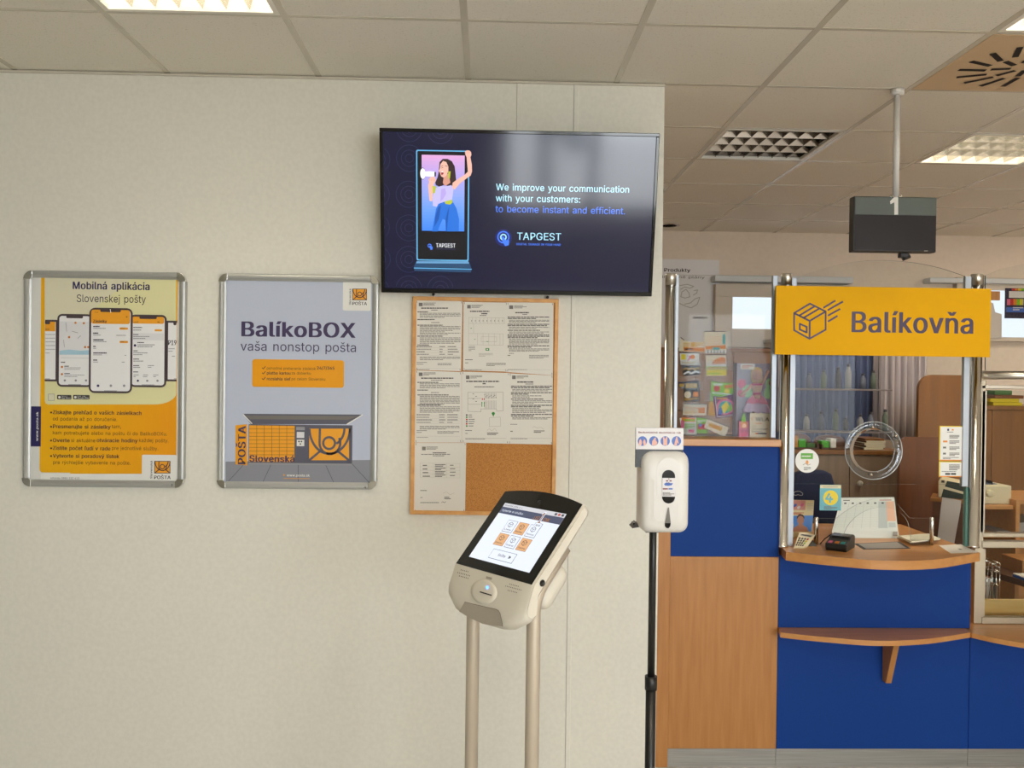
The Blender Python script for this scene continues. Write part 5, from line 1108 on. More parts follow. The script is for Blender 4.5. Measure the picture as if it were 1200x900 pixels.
# ---- glass panes
def pane(pts, Y, label, th=.008, name='glass_pane', edge='glass_edge', m_='pane_glass', grp='glass panes of the counter', build=True):
    b = MB(); P_ = [at(x, y, Y) for x, y in pts]; n = len(P_)
    b.add(P_, [list(range(n))], m_)
    Q = [p+Vector((0, th, 0)) for p in P_]
    b.add(P_+Q, [[i, n+i, n+(i+1) % n, (i+1) % n] for i in range(n)], edge)
    return tag(b.build(name, fixn=False), label, 'glass pane', grp)
lp = pane([(791, 322), (910, 323.5), (910, 512.5), (791, 511.5)], YC+.03, 'clear glass pane in front of the lottery tickets and boxed doll')
mat('strip_metal', (188, 196, 206), .4, .25)
def strips(parent, rows):
    for (x0, x1, y0, y1, m_, nm) in rows:
        a, c = at(x0, y0, YC+.026), at(x1, y1, YC+.026); b = MB(); b.box((a.x, YC+.022, max(c.z, ZT)), (c.x, YC+.042, a.z), m_, .001); b.build(nm, parent)
strips(lp, ((790.6, 792.8, 322, 512.5, 'strip_metal', 'edge_strip'), (905.8, 908.6, 323, 512.8, 'strip_metal', 'edge_strip')))
arch = curve([(927, 332), (945, 321), (985, 309.5), (1025, 305), (1065, 307), (1100, 313.5), (1131, 323.5)], 4)
mp = pane(arch+[(1130.5, 568), (926, 567)], YC+.03, 'arched glass pane behind the yellow sign, with a round speech disc')
strips(mp, ((926.3, 928.8, 326, 641, 'strip_metal', 'edge_strip'), (1131, 1133.8, 324, 570, 'strip_metal', 'edge_strip'), (1131.3, 1133.2, 570.5, 640, 'glass_edge', 'edge_strip')))
b = MB(); c = at(1023.6, 528, YC+.012); R = 34.3*(YC+.012)/F
b.lathe([(R*.72, -.004), (R*.97, -.004), (R, -.001), (R, .003), (R*.97, .005), (R*.72, .005), (R*.72, -.004)], c, 'acrylic_ring', 'Y', 48) if False else None
glass_mat('acrylic_ring', (.86, .90, .93), .7, .02)
rows = []
for (f, h) in ((.73, -.003), (.98, -.003), (1, -.001), (1, .003), (.98, .005), (.73, .005)): rows.append([c+Vector((R*f*math.cos(k*math.pi/24), h, R*f*math.sin(k*math.pi/24))) for k in range(48)])
b.grid(rows+[rows[0]], 'acrylic_ring', True, close_u=True)
for (f, t0) in ((1.0, .0022), (.73, .0016)): b.tube([c+Vector((R*f*math.cos(k*math.pi/30), -.002, R*f*math.sin(k*math.pi/30))) for k in range(60)], t0*.6, 'ring_edge' if 'ring_edge' in MATS else mat('ring_edge', (205, 212, 214), .15, .3), 6, closed=True)
ring_ = b.build('speech_disc', mp)
for (x, y) in ((1050, 510.5), (1021, 556), (1023, 501)):
    q = at(x, y, YC+.008); MB().lathe([(.006, -.004), (.006, .022)], q, 'chrome', 'Y', 12).build('screw_or_glint', mp)
pane([(1155, 323)]+curve([(1157, 322), (1178, 314), (1205, 309), (1240, 306), (1280, 309)], 4)+[(1280, 434), (1155, 434)], YC+.06, 'arched glass pane above the framed window at the right edge')
# ---- yellow hanging sign
YSG = YC-.045
mat('sign_yellow', (231, 171, 0), .65, spec=.2); mat('sign_navy', (72, 58, 86), .5)
A = at(909.5, 334.5, YSG); B = at(1160.2, 418.7, YSG)
sg = thing('hanging_sign', ((A.x+B.x)/2, YSG, B.z), 'yellow sign reading Balíkovňa with a drawn parcel', 'sign')
b = MB(); b.box((A.x, YSG, B.z), (B.x, YSG+.008, A.z), 'sign_yellow', .0008); g = G(b, (A.x, YSG, A.z), crop=(900, 310, 3.6))
g.text('Balíkovňa', 352, 866, 285, 87, 'sign_navy', .014, 1)
ln = lambda *p: g.line(p, 7.5, 'sign_navy', 1)
ln((110, 205), (177, 165), (243, 198), (243, 275), (175, 313), (110, 277), (110, 205)); ln((110, 205), (176, 238), (243, 198)); ln((176, 238), (175, 313))
ln((131, 216), (197, 176)); ln((150, 225), (216, 186)); ln((134, 250), (163, 263), (163, 287), (134, 274), (134, 250))
ln((235, 182), (283, 153)); ln((253, 192), (315, 157)); ln((254, 215), (303, 188)); ln((254, 240), (292, 217))
b.build('board', sg)
for (x, px_) in ((920, p2), (1147, p3)):
    q = at(x, 336, YSG-.001); MB().tube([q, q+Vector((0, .0, .006)), Vector((q.x+.002, YSG+.012, q.z+.004))], .0012, 'ink_dark', 6).build('wire', sg)
# ---- stickers on the glass
YG = YC+.0295
mat('st_green', (92, 170, 30), .4); mat('st_white', (238, 238, 234), .45); mat('st_teal', (104, 178, 190), .4); mat('st_yellow', (232, 206, 20), .4); mat('st_cream', (222, 212, 170), .4); mat('st_orange', (238, 150, 50), .4)
b = MB(); g = G(b, at(945, 540, YG-.0003), crop=(900, 520, 5.627)); g.disc(258, 113, 78, 'st_white', 0, seg=40); g.rect(217, 62, 296, 101, 'st_green', 1); g.greek(222, 290, 78, 1, 1, 8, 'st_white', 2, fill=1); g.disc(258, 124, 9, 'st_orange', 1, ry=15); g.line([(230, 140), (250, 128), (262, 142), (280, 134)], 4, 'ink_light', 1); g.greek(236, 282, 154, 3, 8, 4, 'ink', 1)
tag(b.build('round_sticker'), 'round white sticker with a green block on the glass', 'sticker')
def paysticker(x0, y0, x1, y1, label, rows, qr):
    b = MB(); g = G(b, at(1110, 530, YG-.0003), crop=(1090, 480, 5.627)); g.rect(x0, y0, x1, y1, 'st_yellow', 0); g.poly([(x1, y0), (x1, y1), (x0, y1)], 'st_orange', 1); g.rect(x0+7, y0+6, x1-6, y1-6, 'st_white', 2); rows(g)
    tag(b.build('payment_sticker'), label, 'sticker')
def r1(g):
    g.greek(112, 140, 126, 1, 1, 14, 'po_navy', 3, fill=1); g.greek(142, 166, 128, 1, 1, 10, 'st_orange', 3); g.greek(110, 165, 146, 1, 1, 4, 'ink', 3)
    for k, y in enumerate((168, 204, 244, 284)):
        if k: g.greek(84, 116, y, 1, 1, 12, 'st_orange' if k == 1 else 'ink', 3)
        g.greek(126, 192, y, 3, 8, 5, 'ink', 3)
    g.greek(84, 188, 314, 2, 7, 4, 'ink', 3)
def r2(g): g.greek(124, 194, 362, 5, 8, 5, 'ink', 3); g.greek(76, 194, 406, 1, 1, 4, 'ink', 3); g.rect(98, 418, 132, 430, 'ink_dark', 3, r=3); g.rect(136, 418, 170, 430, 'ink_dark', 3, r=3)
paysticker(62, 107, 213, 337, 'taller white sticker with a yellow and orange border on the glass', r1, None)
paysticker(58, 341, 211, 444, 'shorter white sticker with a yellow border, below the taller one', r2, None)
b = MB(); g = G(b, at(973, 583, YG-.0012), crop=(915, 560, 9)); g.card([(414, 72), (637, 75), (634, 345), (408, 342)], 'st_teal', .0009); g.poly([(416, 74), (635, 77), (634, 112), (415, 108)], 'st_cream', 1); g.disc(526, 210, 78, 'st_yellow', 1, seg=36)
g.line([(512, 168), (476, 222), (546, 226)], 20, 'st_teal', 2); g.line([(524, 198), (518, 258)], 20, 'st_teal', 2.3); g.greek(455, 596, 296, 4, 11, 6, 'ink', 1); g.greek(440, 610, 92, 1, 1, 8, 'ink_light', 2)
tag(b.build('price_card'), 'small teal card with a yellow disc and figure 4 on the glass', 'card')
# ================================================================== LOTTERY DISPLAY
YT = 3.92
mat('tk_cream', (200, 187, 163), .55, spec=.2); mat('tk_gold', (184, 138, 43), .55, spec=.2); mat('tk_orange', (194, 112, 34), .55, spec=.2); mat('tk_black', (38, 33, 29), .55, spec=.2); mat('tk_white', (200, 198, 194), .55, spec=.2)
mat('tk_green', (110, 169, 34), .55, spec=.2); mat('tk_purple', (89, 38, 79), .55, spec=.2); mat('tk_yellow', (200, 181, 34), .55, spec=.2); mat('tk_pink', (194, 95, 129), .55, spec=.2); mat('tk_red', (172, 43, 38), .55, spec=.2); mat('tk_teal', (52, 138, 138), .55, spec=.2); mat('tk_blue', (60, 95, 172), .55, spec=.2); mat('tk_navy', (34, 31, 53), .55, spec=.2)
# clear two-column holder
xa, xb_, xc, xd = X(795, 450, YT), X(823, 450, YT), X(827, 450, YT), X(858, 450, YT)
rk = thing('ticket_holder', ((xa+xd)/2, YT+.03, ZL), 'clear acrylic holder with lottery tickets stacked in two columns', 'display stand')
for (q0, q1, nn, top) in ((xa, xb_, 4, 400), (xc, xd, 3, 388)):
    zt = at(820, top, YT).z
    b = MB(); b.box((q0, YT+.03, ZL), (q1, YT+.034, zt), 'acrylic'); b.build('back_sheet', rk)
    for k in range(nn):
        z = ZL+.02+(zt-ZL-.05)*k/nn
        b = MB(); b.box((q0, YT-.012, z), (q1, YT-.009, z+.035), 'acrylic'); b.box((q0, YT-.012, z-.003), (q1, YT+.03, z), 'acrylic'); b.build('pocket', rk)
b = MB(); b.box((xa-.01, YT-.03, ZL), (xd+.01, YT+.06, ZL+.006), 'acrylic'); b.build('base', rk)
def ticket(pts, base, label, draw, dy=0):
    b = MB(); P0 = Vector((xa, YT-.004-dy, 1.6)); g = G(b, P0, crop=(785, 370, 6), step=.0003); g.card(pts, base, .0012); draw(g)
    g.line([pts[0], pts[1]], 5, 'tk_navy', .6)
    # each ticket has a little weight at its foot resting on the one in front of its pocket
    return tag(b.build('scratch_ticket'), label, 'lottery ticket', 'scratch tickets in the clear holder')
def circles(g, x0, x1, y, n, r, m_, L=2):
    for k in range(n): g.disc(x0+(x1-x0)*k/(n-1), y, r, m_, L, seg=10)
def t1(g): g.greek(95, 235, 190, 3, 12, 7, 'tk_gold', 1); g.poly([(95, 222), (245, 226), (244, 254), (98, 246)], 'tk_orange', 1); g.greek(105, 235, 230, 1, 1, 12, 'tk_black', 2); g.rect(150, 184, 180, 216, 'tk_gold', 2)
ticket([(76, 152), (100, 172), (150, 185), (250, 180), (246, 258), (62, 248)], 'tk_cream', 'cream lottery ticket with a gold block, curled at the top of the left column', t1)
def t2(g):
    for k in range(4): g.line([(262, 150+k*16), (372, 148+k*16)], 2.5, 'tk_orange', 1)
    g.poly([(250, 214), (392, 206), (392, 232), (250, 236)], 'tk_orange', 1); g.rect(300, 222, 350, 240, 'tk_teal', 2); circles(g, 256, 390, 253, 7, 9, 'tk_white', 2); g.rect(246, 243, 396, 264, 'tk_navy', 1); g.rect(370, 130, 390, 200, 'tk_teal', 1)
ticket([(241, 112), (398, 110), (398, 266), (242, 266)], 'tk_cream', 'large cream lottery ticket with white circles along its foot, top right', t2)
def t3(g): g.text('7', 120, 150, 316, 34, 'tk_pink', .03, 2); g.disc(160, 290, 16, 'tk_orange', 1); g.greek(84, 198, 322, 2, 9, 5, 'tk_gold', 1); g.rect(80, 270, 110, 310, 'tk_yellow', 1)
ticket([(70, 262), (206, 260), (204, 346), (76, 344)], 'tk_white', 'white lottery ticket with pink and yellow print, second in the left column', t3, .002)
def t4(g): g.poly([(300, 320), (360, 288), (392, 300), (392, 336), (300, 344)], 'tk_orange', 1); g.poly([(258, 382), (398, 378), (398, 420), (258, 420)], 'tk_yellow', 1); circles(g, 270, 385, 368, 7, 10, 'tk_gold', 2); g.rect(254, 355, 398, 380, 'tk_green', 1); g.greek(262, 380, 402, 1, 1, 9, 'tk_green', 2)
ticket([(252, 276), (394, 274), (400, 422), (256, 422)], 'tk_cream', 'lottery ticket with a yellow foot and gold discs, second in the right column', t4, .002)
def t5(g): g.line([(96, 380), (116, 366), (134, 382), (154, 366), (174, 380), (196, 364), (210, 376)], 8, 'tk_gold', 1); g.line([(100, 410), (130, 392), (150, 408), (180, 390), (208, 400)], 10, 'tk_white', 2)
ticket([(84, 352), (216, 356), (212, 416), (96, 424)], 'tk_black', 'black lottery ticket with white and gold zigzags, third in the left column', t5, .004)
def t6(g):
    for k in range(3): g.rect(112+k*28, 476, 134+k*28, 508, 'tk_gold', 1)
    g.disc(125, 555, 24, 'tk_cream', 1); g.rect(165, 535, 200, 570, 'tk_orange', 1); g.greek(104, 205, 580, 2, 9, 6, 'tk_gold', 1); g.rect(66, 478, 100, 500, 'tk_gold', 1)
ticket([(58, 470), (204, 456), (215, 604), (100, 606), (96, 510), (62, 508)], 'tk_black', 'black lottery ticket with gold squares, middle of the left column', t6, .004)
def t7(g): g.text('Super', 302, 372, 492, 22, 'tk_white', .03, 2); g.disc(330, 512, 22, 'tk_red', 1); g.poly([(382, 490), (448, 480), (448, 506), (384, 512)], 'tk_orange', 1); g.rect(384, 516, 420, 546, 'tk_yellow', 1); g.line([(300, 540), (440, 556)], 6, 'tk_white', 1)
ticket([(292, 456), (350, 470), (455, 474), (452, 570), (286, 602)], 'tk_green', 'green lottery ticket behind the purple one in the right column', t7, .004)
ticket([(276, 600), (318, 604), (322, 704), (272, 700)], 'tk_gold', 'plain gold ticket mostly hidden behind the purple ticket', lambda g: g.greek(280, 312, 640, 3, 14, 6, 'tk_orange', 1), .003)
def t8(g):
    g.disc(390, 640, 62, 'tk_pink', 1, ry=58); g.disc(390, 642, 48, 'tk_teal', 2, ry=44); g.poly([(360, 640), (400, 600), (420, 640), (380, 690)], 'tk_yellow', 3); g.poly([(400, 650), (430, 620), (440, 660), (410, 680)], 'tk_green', 3); g.poly([(340, 660), (360, 640), (370, 690), (345, 700)], 'tk_blue', 3); g.greek(330, 430, 576, 1, 1, 10, 'tk_gold', 2); g.line([(318, 570), (334, 712), (468, 696)], 4, 'tk_white', 2)
ticket([(302, 566), (360, 572), (456, 548), (475, 704), (322, 722)], 'tk_purple', 'purple lottery ticket with a round colourful picture in the right column', t8, .008)
def t9(g): g.line([(110, 650), (130, 640), (150, 660), (180, 645), (200, 655)], 6, 'tk_orange', 1); g.greek(104, 190, 670, 2, 10, 6, 'tk_gold', 1); g.rect(200, 645, 245, 685, 'tk_orange', 1)
ticket([(98, 618), (260, 624), (254, 702), (92, 696)], 'tk_cream', 'cream and orange lottery ticket, low in the left column', t9, .006)
def t10(g): g.poly([(80, 714), (180, 718), (178, 748), (86, 744)], 'tk_orange', 1); g.rect(78, 735, 100, 790, 'tk_pink', 1); g.greek(104, 176, 760, 3, 12, 7, 'tk_green', 2); g.rect(130, 800, 170, 822, 'tk_pink', 1); g.rect(100, 728, 180, 740, 'tk_green', 2)
ticket([(68, 716), (186, 712), (188, 838), (86, 836)], 'tk_white', 'white and green lottery ticket in the bottom left corner of the holder', t10, .008)
def t11(g): g.rect(196, 760, 256, 800, 'tk_red', 1); g.disc(214, 770, 12, 'tk_blue', 2); g.greek(194, 250, 735, 2, 11, 7, 'tk_white', 2)
ticket([(188, 714), (266, 722), (262, 828), (190, 824)], 'tk_green', 'green and red lottery ticket in the bottom row, half covered by the tilted one', t11, .008)
def t12(g): g.poly([(280, 752), (370, 788), (358, 812), (268, 774)], 'tk_gold', 1); g.greek(290, 360, 775, 2, 10, 5, 'tk_orange', 2)
ticket([(264, 722), (416, 782), (386, 852), (240, 786)], 'tk_cream', 'cream and gold lottery ticket lying tilted at the foot of the holder', t12, .02)

# ---- boxed doll
YD = 3.86
g0 = (785, 370, 6.0)
dx = lambda x: 785+x/6.0
dyy = lambda y: 370+y/6.0
mat('doll_skin', (226, 170, 146), .45); mat('doll_hair', (222, 182, 104), .5); mat('doll_pink', (206, 60, 112), .45); mat('doll_tulle', (196, 156, 192), .6); mat('doll_back', (140, 126, 150), .5); mat('doll_wing', (150, 200, 140), .5)
A = at(dx(472), dyy(332), YD); B = at(dx(726), dyy(850), YD); B.z = ZL+.001
db = thing('boxed_doll', ((A.x+B.x)/2, YD+.03, ZL), 'fairy doll with a pink dress in a clear fronted toy box', 'toy')
b = MB(); b.box((A.x, YD+.055, B.z), (B.x, YD+.06, A.z), 'doll_back'); b.box((A.x, YD, B.z), (A.x+.003, YD+.055, A.z), 'doll_back'); b.box((A.x, YD, B.z), (B.x, YD+.055, B.z+.003), 'doll_back'); b.build('box', db)
b = MB(); b.box((A.x+.003, YD, B.z+.003), (B.x, YD+.001, A.z), 'acrylic'); b.build('window', db)
YDl = YD+.028; dp = lambda x, y, o=0: at(dx(x), dyy(y), YDl+o); sc = YDl/F/6.0
dl = MB(); dl.lathe([(28*sc, -34*sc), (34*sc, -12*sc), (34*sc, 14*sc), (26*sc, 34*sc), (8*sc, 42*sc)], dp(612, 420), 'doll_skin', seg=16)
dl.tube([dp(612, 450), dp(612, 478)], 11*sc, 'doll_skin', 10)
dl.lathe([(26*sc, -95*sc), (24*sc, -80*sc), (30*sc, -40*sc), (40*sc, -8*sc), (38*sc, 6*sc), (16*sc, 14*sc)], dp(612, 488), 'doll_skin', seg=16)
dl.tube([dp(578, 485), dp(545, 520), dp(495, 562)], [13*sc, 10*sc, 8*sc], 'doll_skin', 8); dl.tube([dp(646, 482), dp(668, 440), dp(692, 385)], [13*sc, 10*sc, 8*sc], 'doll_skin', 8)
dl.tube([dp(596, 640), dp(594, 700), dp(590, 760)], [14*sc, 12*sc, 8*sc], 'doll_skin', 8); dl.tube([dp(630, 640), dp(632, 700), dp(634, 760)], [14*sc, 12*sc, 8*sc], 'doll_skin', 8)
doll = dl.build('doll', db)
b = MB(); b.lathe([(24*sc, -62*sc), (42*sc, -34*sc), (42*sc, 10*sc), (36*sc, 40*sc), (10*sc, 54*sc)], dp(614, 415), 'doll_hair', seg=20); hc = dp(614, 415).y
for v in b.v: v.y = hc+.010+(v.y-hc)*.5
b.build('hair', doll)
b = MB()
for (x, y, rx, ry, m_) in ((600, 414, 5, 4, 'wood_dark'), (624, 414, 5, 4, 'wood_dark'), (612, 436, 7, 3, 'doll_pink')):
    q = dp(x, y, -.0205+.0016*(abs(x-612) > 5)); b.prism([q+Vector((rx*sc*math.cos(k*math.pi/6), 0, ry*sc*math.sin(k*math.pi/6))) for k in range(12)], (0, .003, 0), m_)
b.prism([dp(612, 420, -.024), dp(608, 428, -.020), dp(616, 428, -.020)], (0, .004, 0), 'doll_skin'); b.build('face', doll)
b = MB(); b.lathe([(30*sc, -80*sc), (28*sc, -60*sc), (36*sc, -25*sc), (43*sc, 0)], dp(612, 476), 'doll_pink', seg=16); b.build('bodice', doll)
b = MB(); rows = [];
for (r, h) in ((28, 0), (60, -30), (78, -62)): rows.append([dp(612, 556)+Vector((r*sc*(1+.1*math.sin(k*math.pi/3))*math.cos(k*math.pi/18), .35*r*sc*math.sin(k*math.pi/18), h*sc-(6*sc*math.cos(k*math.pi/3) if r > 30 else 0))) for k in range(36)])
b.grid(rows, 'doll_pink', True, close_u=True)
rows = []
for (r, h) in ((60, -40), (84, -85), (98, -122)): rows.append([dp(612, 556)+Vector((r*sc*(1+.08*math.sin(k*math.pi/2.25))*math.cos(k*math.pi/18), .32*r*sc*math.sin(k*math.pi/18), h*sc-(7*sc*math.cos(k*math.pi/2.25)))) for k in range(36)])
b.grid(rows, 'doll_tulle', True, close_u=True); b.build('skirt', doll)
b = MB()
for (cx, cy, rx, ry, m_) in ((505, 478, 32, 34, 'doll_pink'), (505, 545, 34, 28, 'doll_pink'), (548, 530, 40, 46, 'doll_wing'), (700, 480, 26, 40, 'doll_wing'), (690, 545, 30, 40, 'doll_wing'), (708, 470, 14, 22, 'doll_pink')):
    q = dp(cx, cy, .02); b.prism([q+Vector((rx*sc*math.cos(k*math.pi/10), 0, ry*sc*math.sin(k*math.pi/10))) for k in range(20)], (0, .002, 0), m_)
b.build('wings', doll)
b = MB(); g = G(b, (A.x, YD-.0006, A.z), crop=g0); g.rect(497, 338, 594, 378, 'tk_white', 0); g.greek(508, 584, 350, 2, 12, 6, 'tk_red', 1); b.build('price_label', db)
# small figure card and white card in front
YK = YD-.035
b = MB(); g = G(b, at(dx(520), dyy(760), YK+.012), crop=g0, step=.0004); pts = [(488, 690), (552, 690), (556, 846), (486, 846)]
A1 = at(dx(486), dyy(740), YK+.012); B1 = at(dx(556), dyy(846), YK+.012); b.box((A1.x, YK+.012, ZL), (B1.x, YK+.026, A1.z), 'tk_pink', .001)
g.poly([(502, 760), (504, 720), (522, 682), (532, 720), (536, 760)], 'tk_green', 1); b.prism([g.pt(*g.loc(*p), 0) for p in ((502, 745), (522, 682), (536, 745))], (0, .008, 0), 'tk_green'); g.disc(520, 768, 26, 'tk_orange', 1.5, ry=24); g.disc(522, 772, 16, 'doll_skin', 2); g.poly([(490, 846), (500, 806), (546, 806), (556, 846)], 'doll_pink', 1.2); g.disc(508, 812, 8, 'tk_purple', 2); g.disc(540, 812, 8, 'tk_purple', 2)
tag(b.build('toy_packet'), 'small pink packet with a green pointed top in front of the boxed doll', 'toy')
b = MB(); A1 = at(dx(563), dyy(686), YK); B1 = at(dx(726), dyy(847), YK); b.box((A1.x, YK, ZL), (B1.x, YK+.004, A1.z), 'tk_cream', .0012); g = G(b, (A1.x, YK, A1.z), crop=g0)
g.text('WLA', 602, 698, 740, 26, 'ink_dark', .01, 1); g.text('★★★', 600, 640, 764, 12, 'tk_orange', 0, 1) if False else [g.disc(606+k*16, 757, 6, 'tk_orange', 1, seg=10) for k in range(3)]
g.greek(575, 620, 776, 1, 1, 5, 'ink', 1); g.greek(575, 710, 794, 1, 1, 6, 'ink', 1); g.greek(575, 712, 811, 1, 1, 6, 'ink', 1); g.rect(606, 822, 680, 834, 'ink_dark', 1); g.rect(600, 822, 616, 834, 'tk_orange', 2)
arc_ = [(575+18*math.cos(t*.3+2.2), 735+42*math.sin(t*.3+2.6)) for t in range(6)]; g.line([(592, 708), (580, 718), (574, 734)], 5, 'tk_orange', 1)
b.box((A1.x+.01, YK+.004, ZL), (A1.x+.03, YK+.03, ZL+.003), 'tk_cream'); tag(b.build('info_card'), 'cream card lettered WLA standing in front of the boxed doll', 'card')

# ================================================================== ON THE WORKTOP
c9 = (915, 560, 9.0)
def p9(x, y): return 915+x/9, 560+y/9
# photo gift pack
YP9 = 3.95
mat('pk_cream', (206, 190, 140), .4); mat('pk_blue', (70, 130, 205), .4); mat('pk_skin', (170, 120, 92), .5); mat('pk_hair', (70, 48, 40), .6); mat('pk_pink', (190, 130, 120), .5)
gp = thing('gift_pack', at(*p9(230, 600), YP9), 'hanging pack with a photo of a boy against blue, left end of the counter', 'package')
gp.location.z = ZT; b = MB(); g = G(b, Vector((gp.location.x, YP9, 1.0)), crop=c9, step=.0004)
bz_ = g.loc(200, 600)[1]; zpx = 600
g.card([(100, 232), (352, 238), (325, 640), (86, 640)], 'pk_cream', .008)
g.poly([(102, 234), (262, 238), (256, 340), (102, 336)], 'pk_pink', 1); [g.disc(110+((k*37) % 140), 270+((k*23) % 50), 14, ('tk_red', 'tk_blue', 'tk_white', 'tk_pink')[k % 4], 1.5+k*.05, seg=8) for k in range(9)]
g.greek(104, 244, 365, 2, 12, 8, 'tk_red', 1); g.greek(280, 340, 270, 4, 22, 6, 'ink_light', 1)
g.poly([(98, 398), (342, 396), (322, 566), (92, 560)], 'pk_blue', 1); g.disc(208, 446, 36, 'pk_skin', 3, ry=46); g.disc(208, 418, 40, 'pk_hair', 2.5, ry=36); g.poly([(184, 480), (232, 480), (236, 500), (278, 524), (290, 566), (120, 566), (136, 524), (180, 500)], 'pk_skin', 2); g.disc(110, 500, 26, 'tk_yellow', 2)
b.build('printed_card', gp)
b = MB(); P_ = [g.pt(*g.loc(*p), -1) for p in ((100, 232), (386, 238), (384, 140), (130, 136), (98, 150))]; b.prism(P_, (0, .001, 0), 'acrylic'); b.build('clear_header', gp)
b = MB(); q = [g.pt(*g.loc(*p), 1) for p in ((140, 180), (132, 162), (150, 146), (182, 140), (205, 144), (232, 164), (226, 184), (200, 184), (182, 176), (160, 184))]; b.tube(q, .0012, 'tk_white', 6, closed=True); b.build('hanging_slot', gp)
# pin pad
def wedge(pts_px, z0, hgt_back, hgt_front, m_, name, lab, cat):
    pass
def plate(corners, m_, parent, name, th):
    b = MB(); b.prism(corners, (0, 0, -th), m_, bev=.002); return b.build(name, parent)
mat('pad_cream', (216, 204, 170), .4); mat('pad_key', (56, 52, 48), .5)
tl, tr, br, bl2 = at(*p9(196, 572), 3.79), at(*p9(364, 600), 3.79), at(*p9(236, 738), 3.69), at(*p9(136, 730), 3.69)
pp = thing('pin_pad', Vector(((tl.x+br.x)/2, 3.735, ZT)), 'cream key pad with dark buttons tilted on the left end of the counter', 'pin pad')
b = MB(); F4 = [tl, tr, br, bl2]; nrm = (bl2-tl).cross(tr-tl).normalized(); nrm = nrm if nrm.y < 0 else -nrm
b.prism([tl, (tl+tr)/2+(tl-bl2)*.06, tr, tr*.15+br*.85+Vector((.012, 0, 0)), br, bl2], -nrm*.012, 'pad_cream', bev=.003); b.build('body', pp)
b = MB(); q0, q1, q2, q3 = tl*.8+br*.2, tr*.82+bl2*.18, br*.55+tr*.45, bl2*.8+tr*.2
lc = lambda u, v: (tl*(1-u)+tr*u)*(1-v)+(bl2*(1-u)+br*u)*v + nrm*.0008
b.add([lc(.12, .10), lc(.5, .06), lc(.9, .10), lc(.86, .24), lc(.12, .22)], [(0, 1, 2, 3, 4)], 'kiosk_grey'); b.add([lc(.2, .12)+nrm*.0003, lc(.85, .13)+nrm*.0003, lc(.82, .2)+nrm*.0003, lc(.2, .19)+nrm*.0003], [(0, 1, 2, 3)], 'pad_key'); b.build('screen', pp)
for r_ in range(4):
    for k in range(4):
        u, v = .12+k*.2, .36+r_*.15; m_ = 'pad_key' if k < 3 else ('tk_red', 'tk_yellow', 'tk_green', 'pad_key')[r_]
        b = MB(); P_ = [lc(u, v), lc(u+.13, v), lc(u+.13, v+.09), lc(u, v+.09)]; b.prism([p+nrm*.002 for p in P_], -nrm*.002, m_); b.build('key', pp)
b = MB(); b.prism([Vector((tl.x+.01, 3.74, ZT)), Vector((tr.x-.01, 3.74, ZT)), tr-nrm*.013+Vector((-.012, 0, -.004)), tl-nrm*.013+Vector((.012, 0, -.004))], (0, .04, 0), 'black_plastic'); b.build('foot', pp)
# black card terminal
tc_ = atz(915+(600)/9, 560+775/9, ZT); 
ct = thing('card_terminal', Vector((tc_.x+.034, tc_.y+.06, ZT)), 'small black card payment terminal with coloured keys on the counter', 'card terminal')
L0 = ct.location+Vector((0, 0, .0006)); MTc = Matrix.Translation(L0) @ Matrix.Rotation(math.radians(-36), 4, 'Z')
b = MB(); prof = [(-.07, 0), (-.078, .012), (-.074, .030), (-.02, .042), (.0, .052), (.055, .056), (.075, .05), (.075, 0)]
rows = []
for x_, s_ in ((-.043, .94), (-.04, 1), (.04, 1), (.043, .94)): rows.append([MTc @ Vector((x_, y*s_, z*s_ if z else .0)) for y, z in prof])
b.grid(rows, 'black_plastic', False, close_u=True); b.add(rows[0], [list(range(8))], 'black_plastic'); b.add(rows[3], [list(range(8))[::-1]], 'black_plastic'); b.build('body', ct)
slope = lambda x, t, o=.0006: MTc @ Vector((x, -.074+.054*t, .030+.012*t+o))
for x_, m_ in ((-.032, 'tk_pink'), (-.006, 'tk_orange'), (.018, 'tk_teal')):
    b = MB(); b.prism([slope(x_, .12, .002), slope(x_+.016, .12, .002), slope(x_+.016, .5, .002), slope(x_, .5, .002)], (0, 0, -.003), m_); b.build('key', ct)
b = MB(); b.add([MTc @ Vector(p) for p in ((-.036, -.012, .0476), (.036, -.012, .0476), (.036, .0, .0530), (-.036, .0, .0530), (-.036, .05, .0562), (.036, .05, .0562))], [(0, 1, 2, 3), (3, 2, 5, 4)], 'black_gloss'); b.build('screen', ct)
q0 = MTc @ Vector((.01, .07, .045)); MB().tube([q0, q0+Vector((-.03, .012, .008)), q0+Vector((-.06, .02, .002)), q0+Vector((-.085, .03, -.02)), q0+Vector((-.095, .05, -.044))], .0022, 'black_plastic', 8).build('cable', ct)
# desk calendar
ca = thing('desk_calendar', Vector((at(1012, 630, 3.99).x, 4.0, ZT)), 'white tent desk calendar with red weekend columns behind the counter glass', 'calendar')
mat('cal_paper', (226, 232, 226), .6); mat('cal_grey', (196, 206, 204), .6); mat('cal_peach', (232, 190, 164), .6)
tl, tr = at(986, 583, 4.06), at(1048, 582.5, 4.06); fl, fr_ = at(975, 622.5, 3.955), at(1052.5, 622, 3.955)
b = MB(); nn = (fl-tl).cross(tr-tl).normalized(); nn = nn if nn.y < 0 else -nn
b.prism([tl, tr, fr_, fl], -nn*.004, 'cal_paper')
cl = lambda u, v, o=.0005: (tl*(1-u)+tr*u)*(1-v)+(fl*(1-u)+fr_*u)*v+nn*o
cq = lambda u0, v0, u1, v1, m_, o=.0005: b.add([cl(u0, v0, o), cl(u1, v0, o), cl(u1, v1, o), cl(u0, v1, o)], [(0, 1, 2, 3)], m_)
for k in range(7): cq(.03+k*.135, .13, .035+k*.135, .92, 'cal_grey')
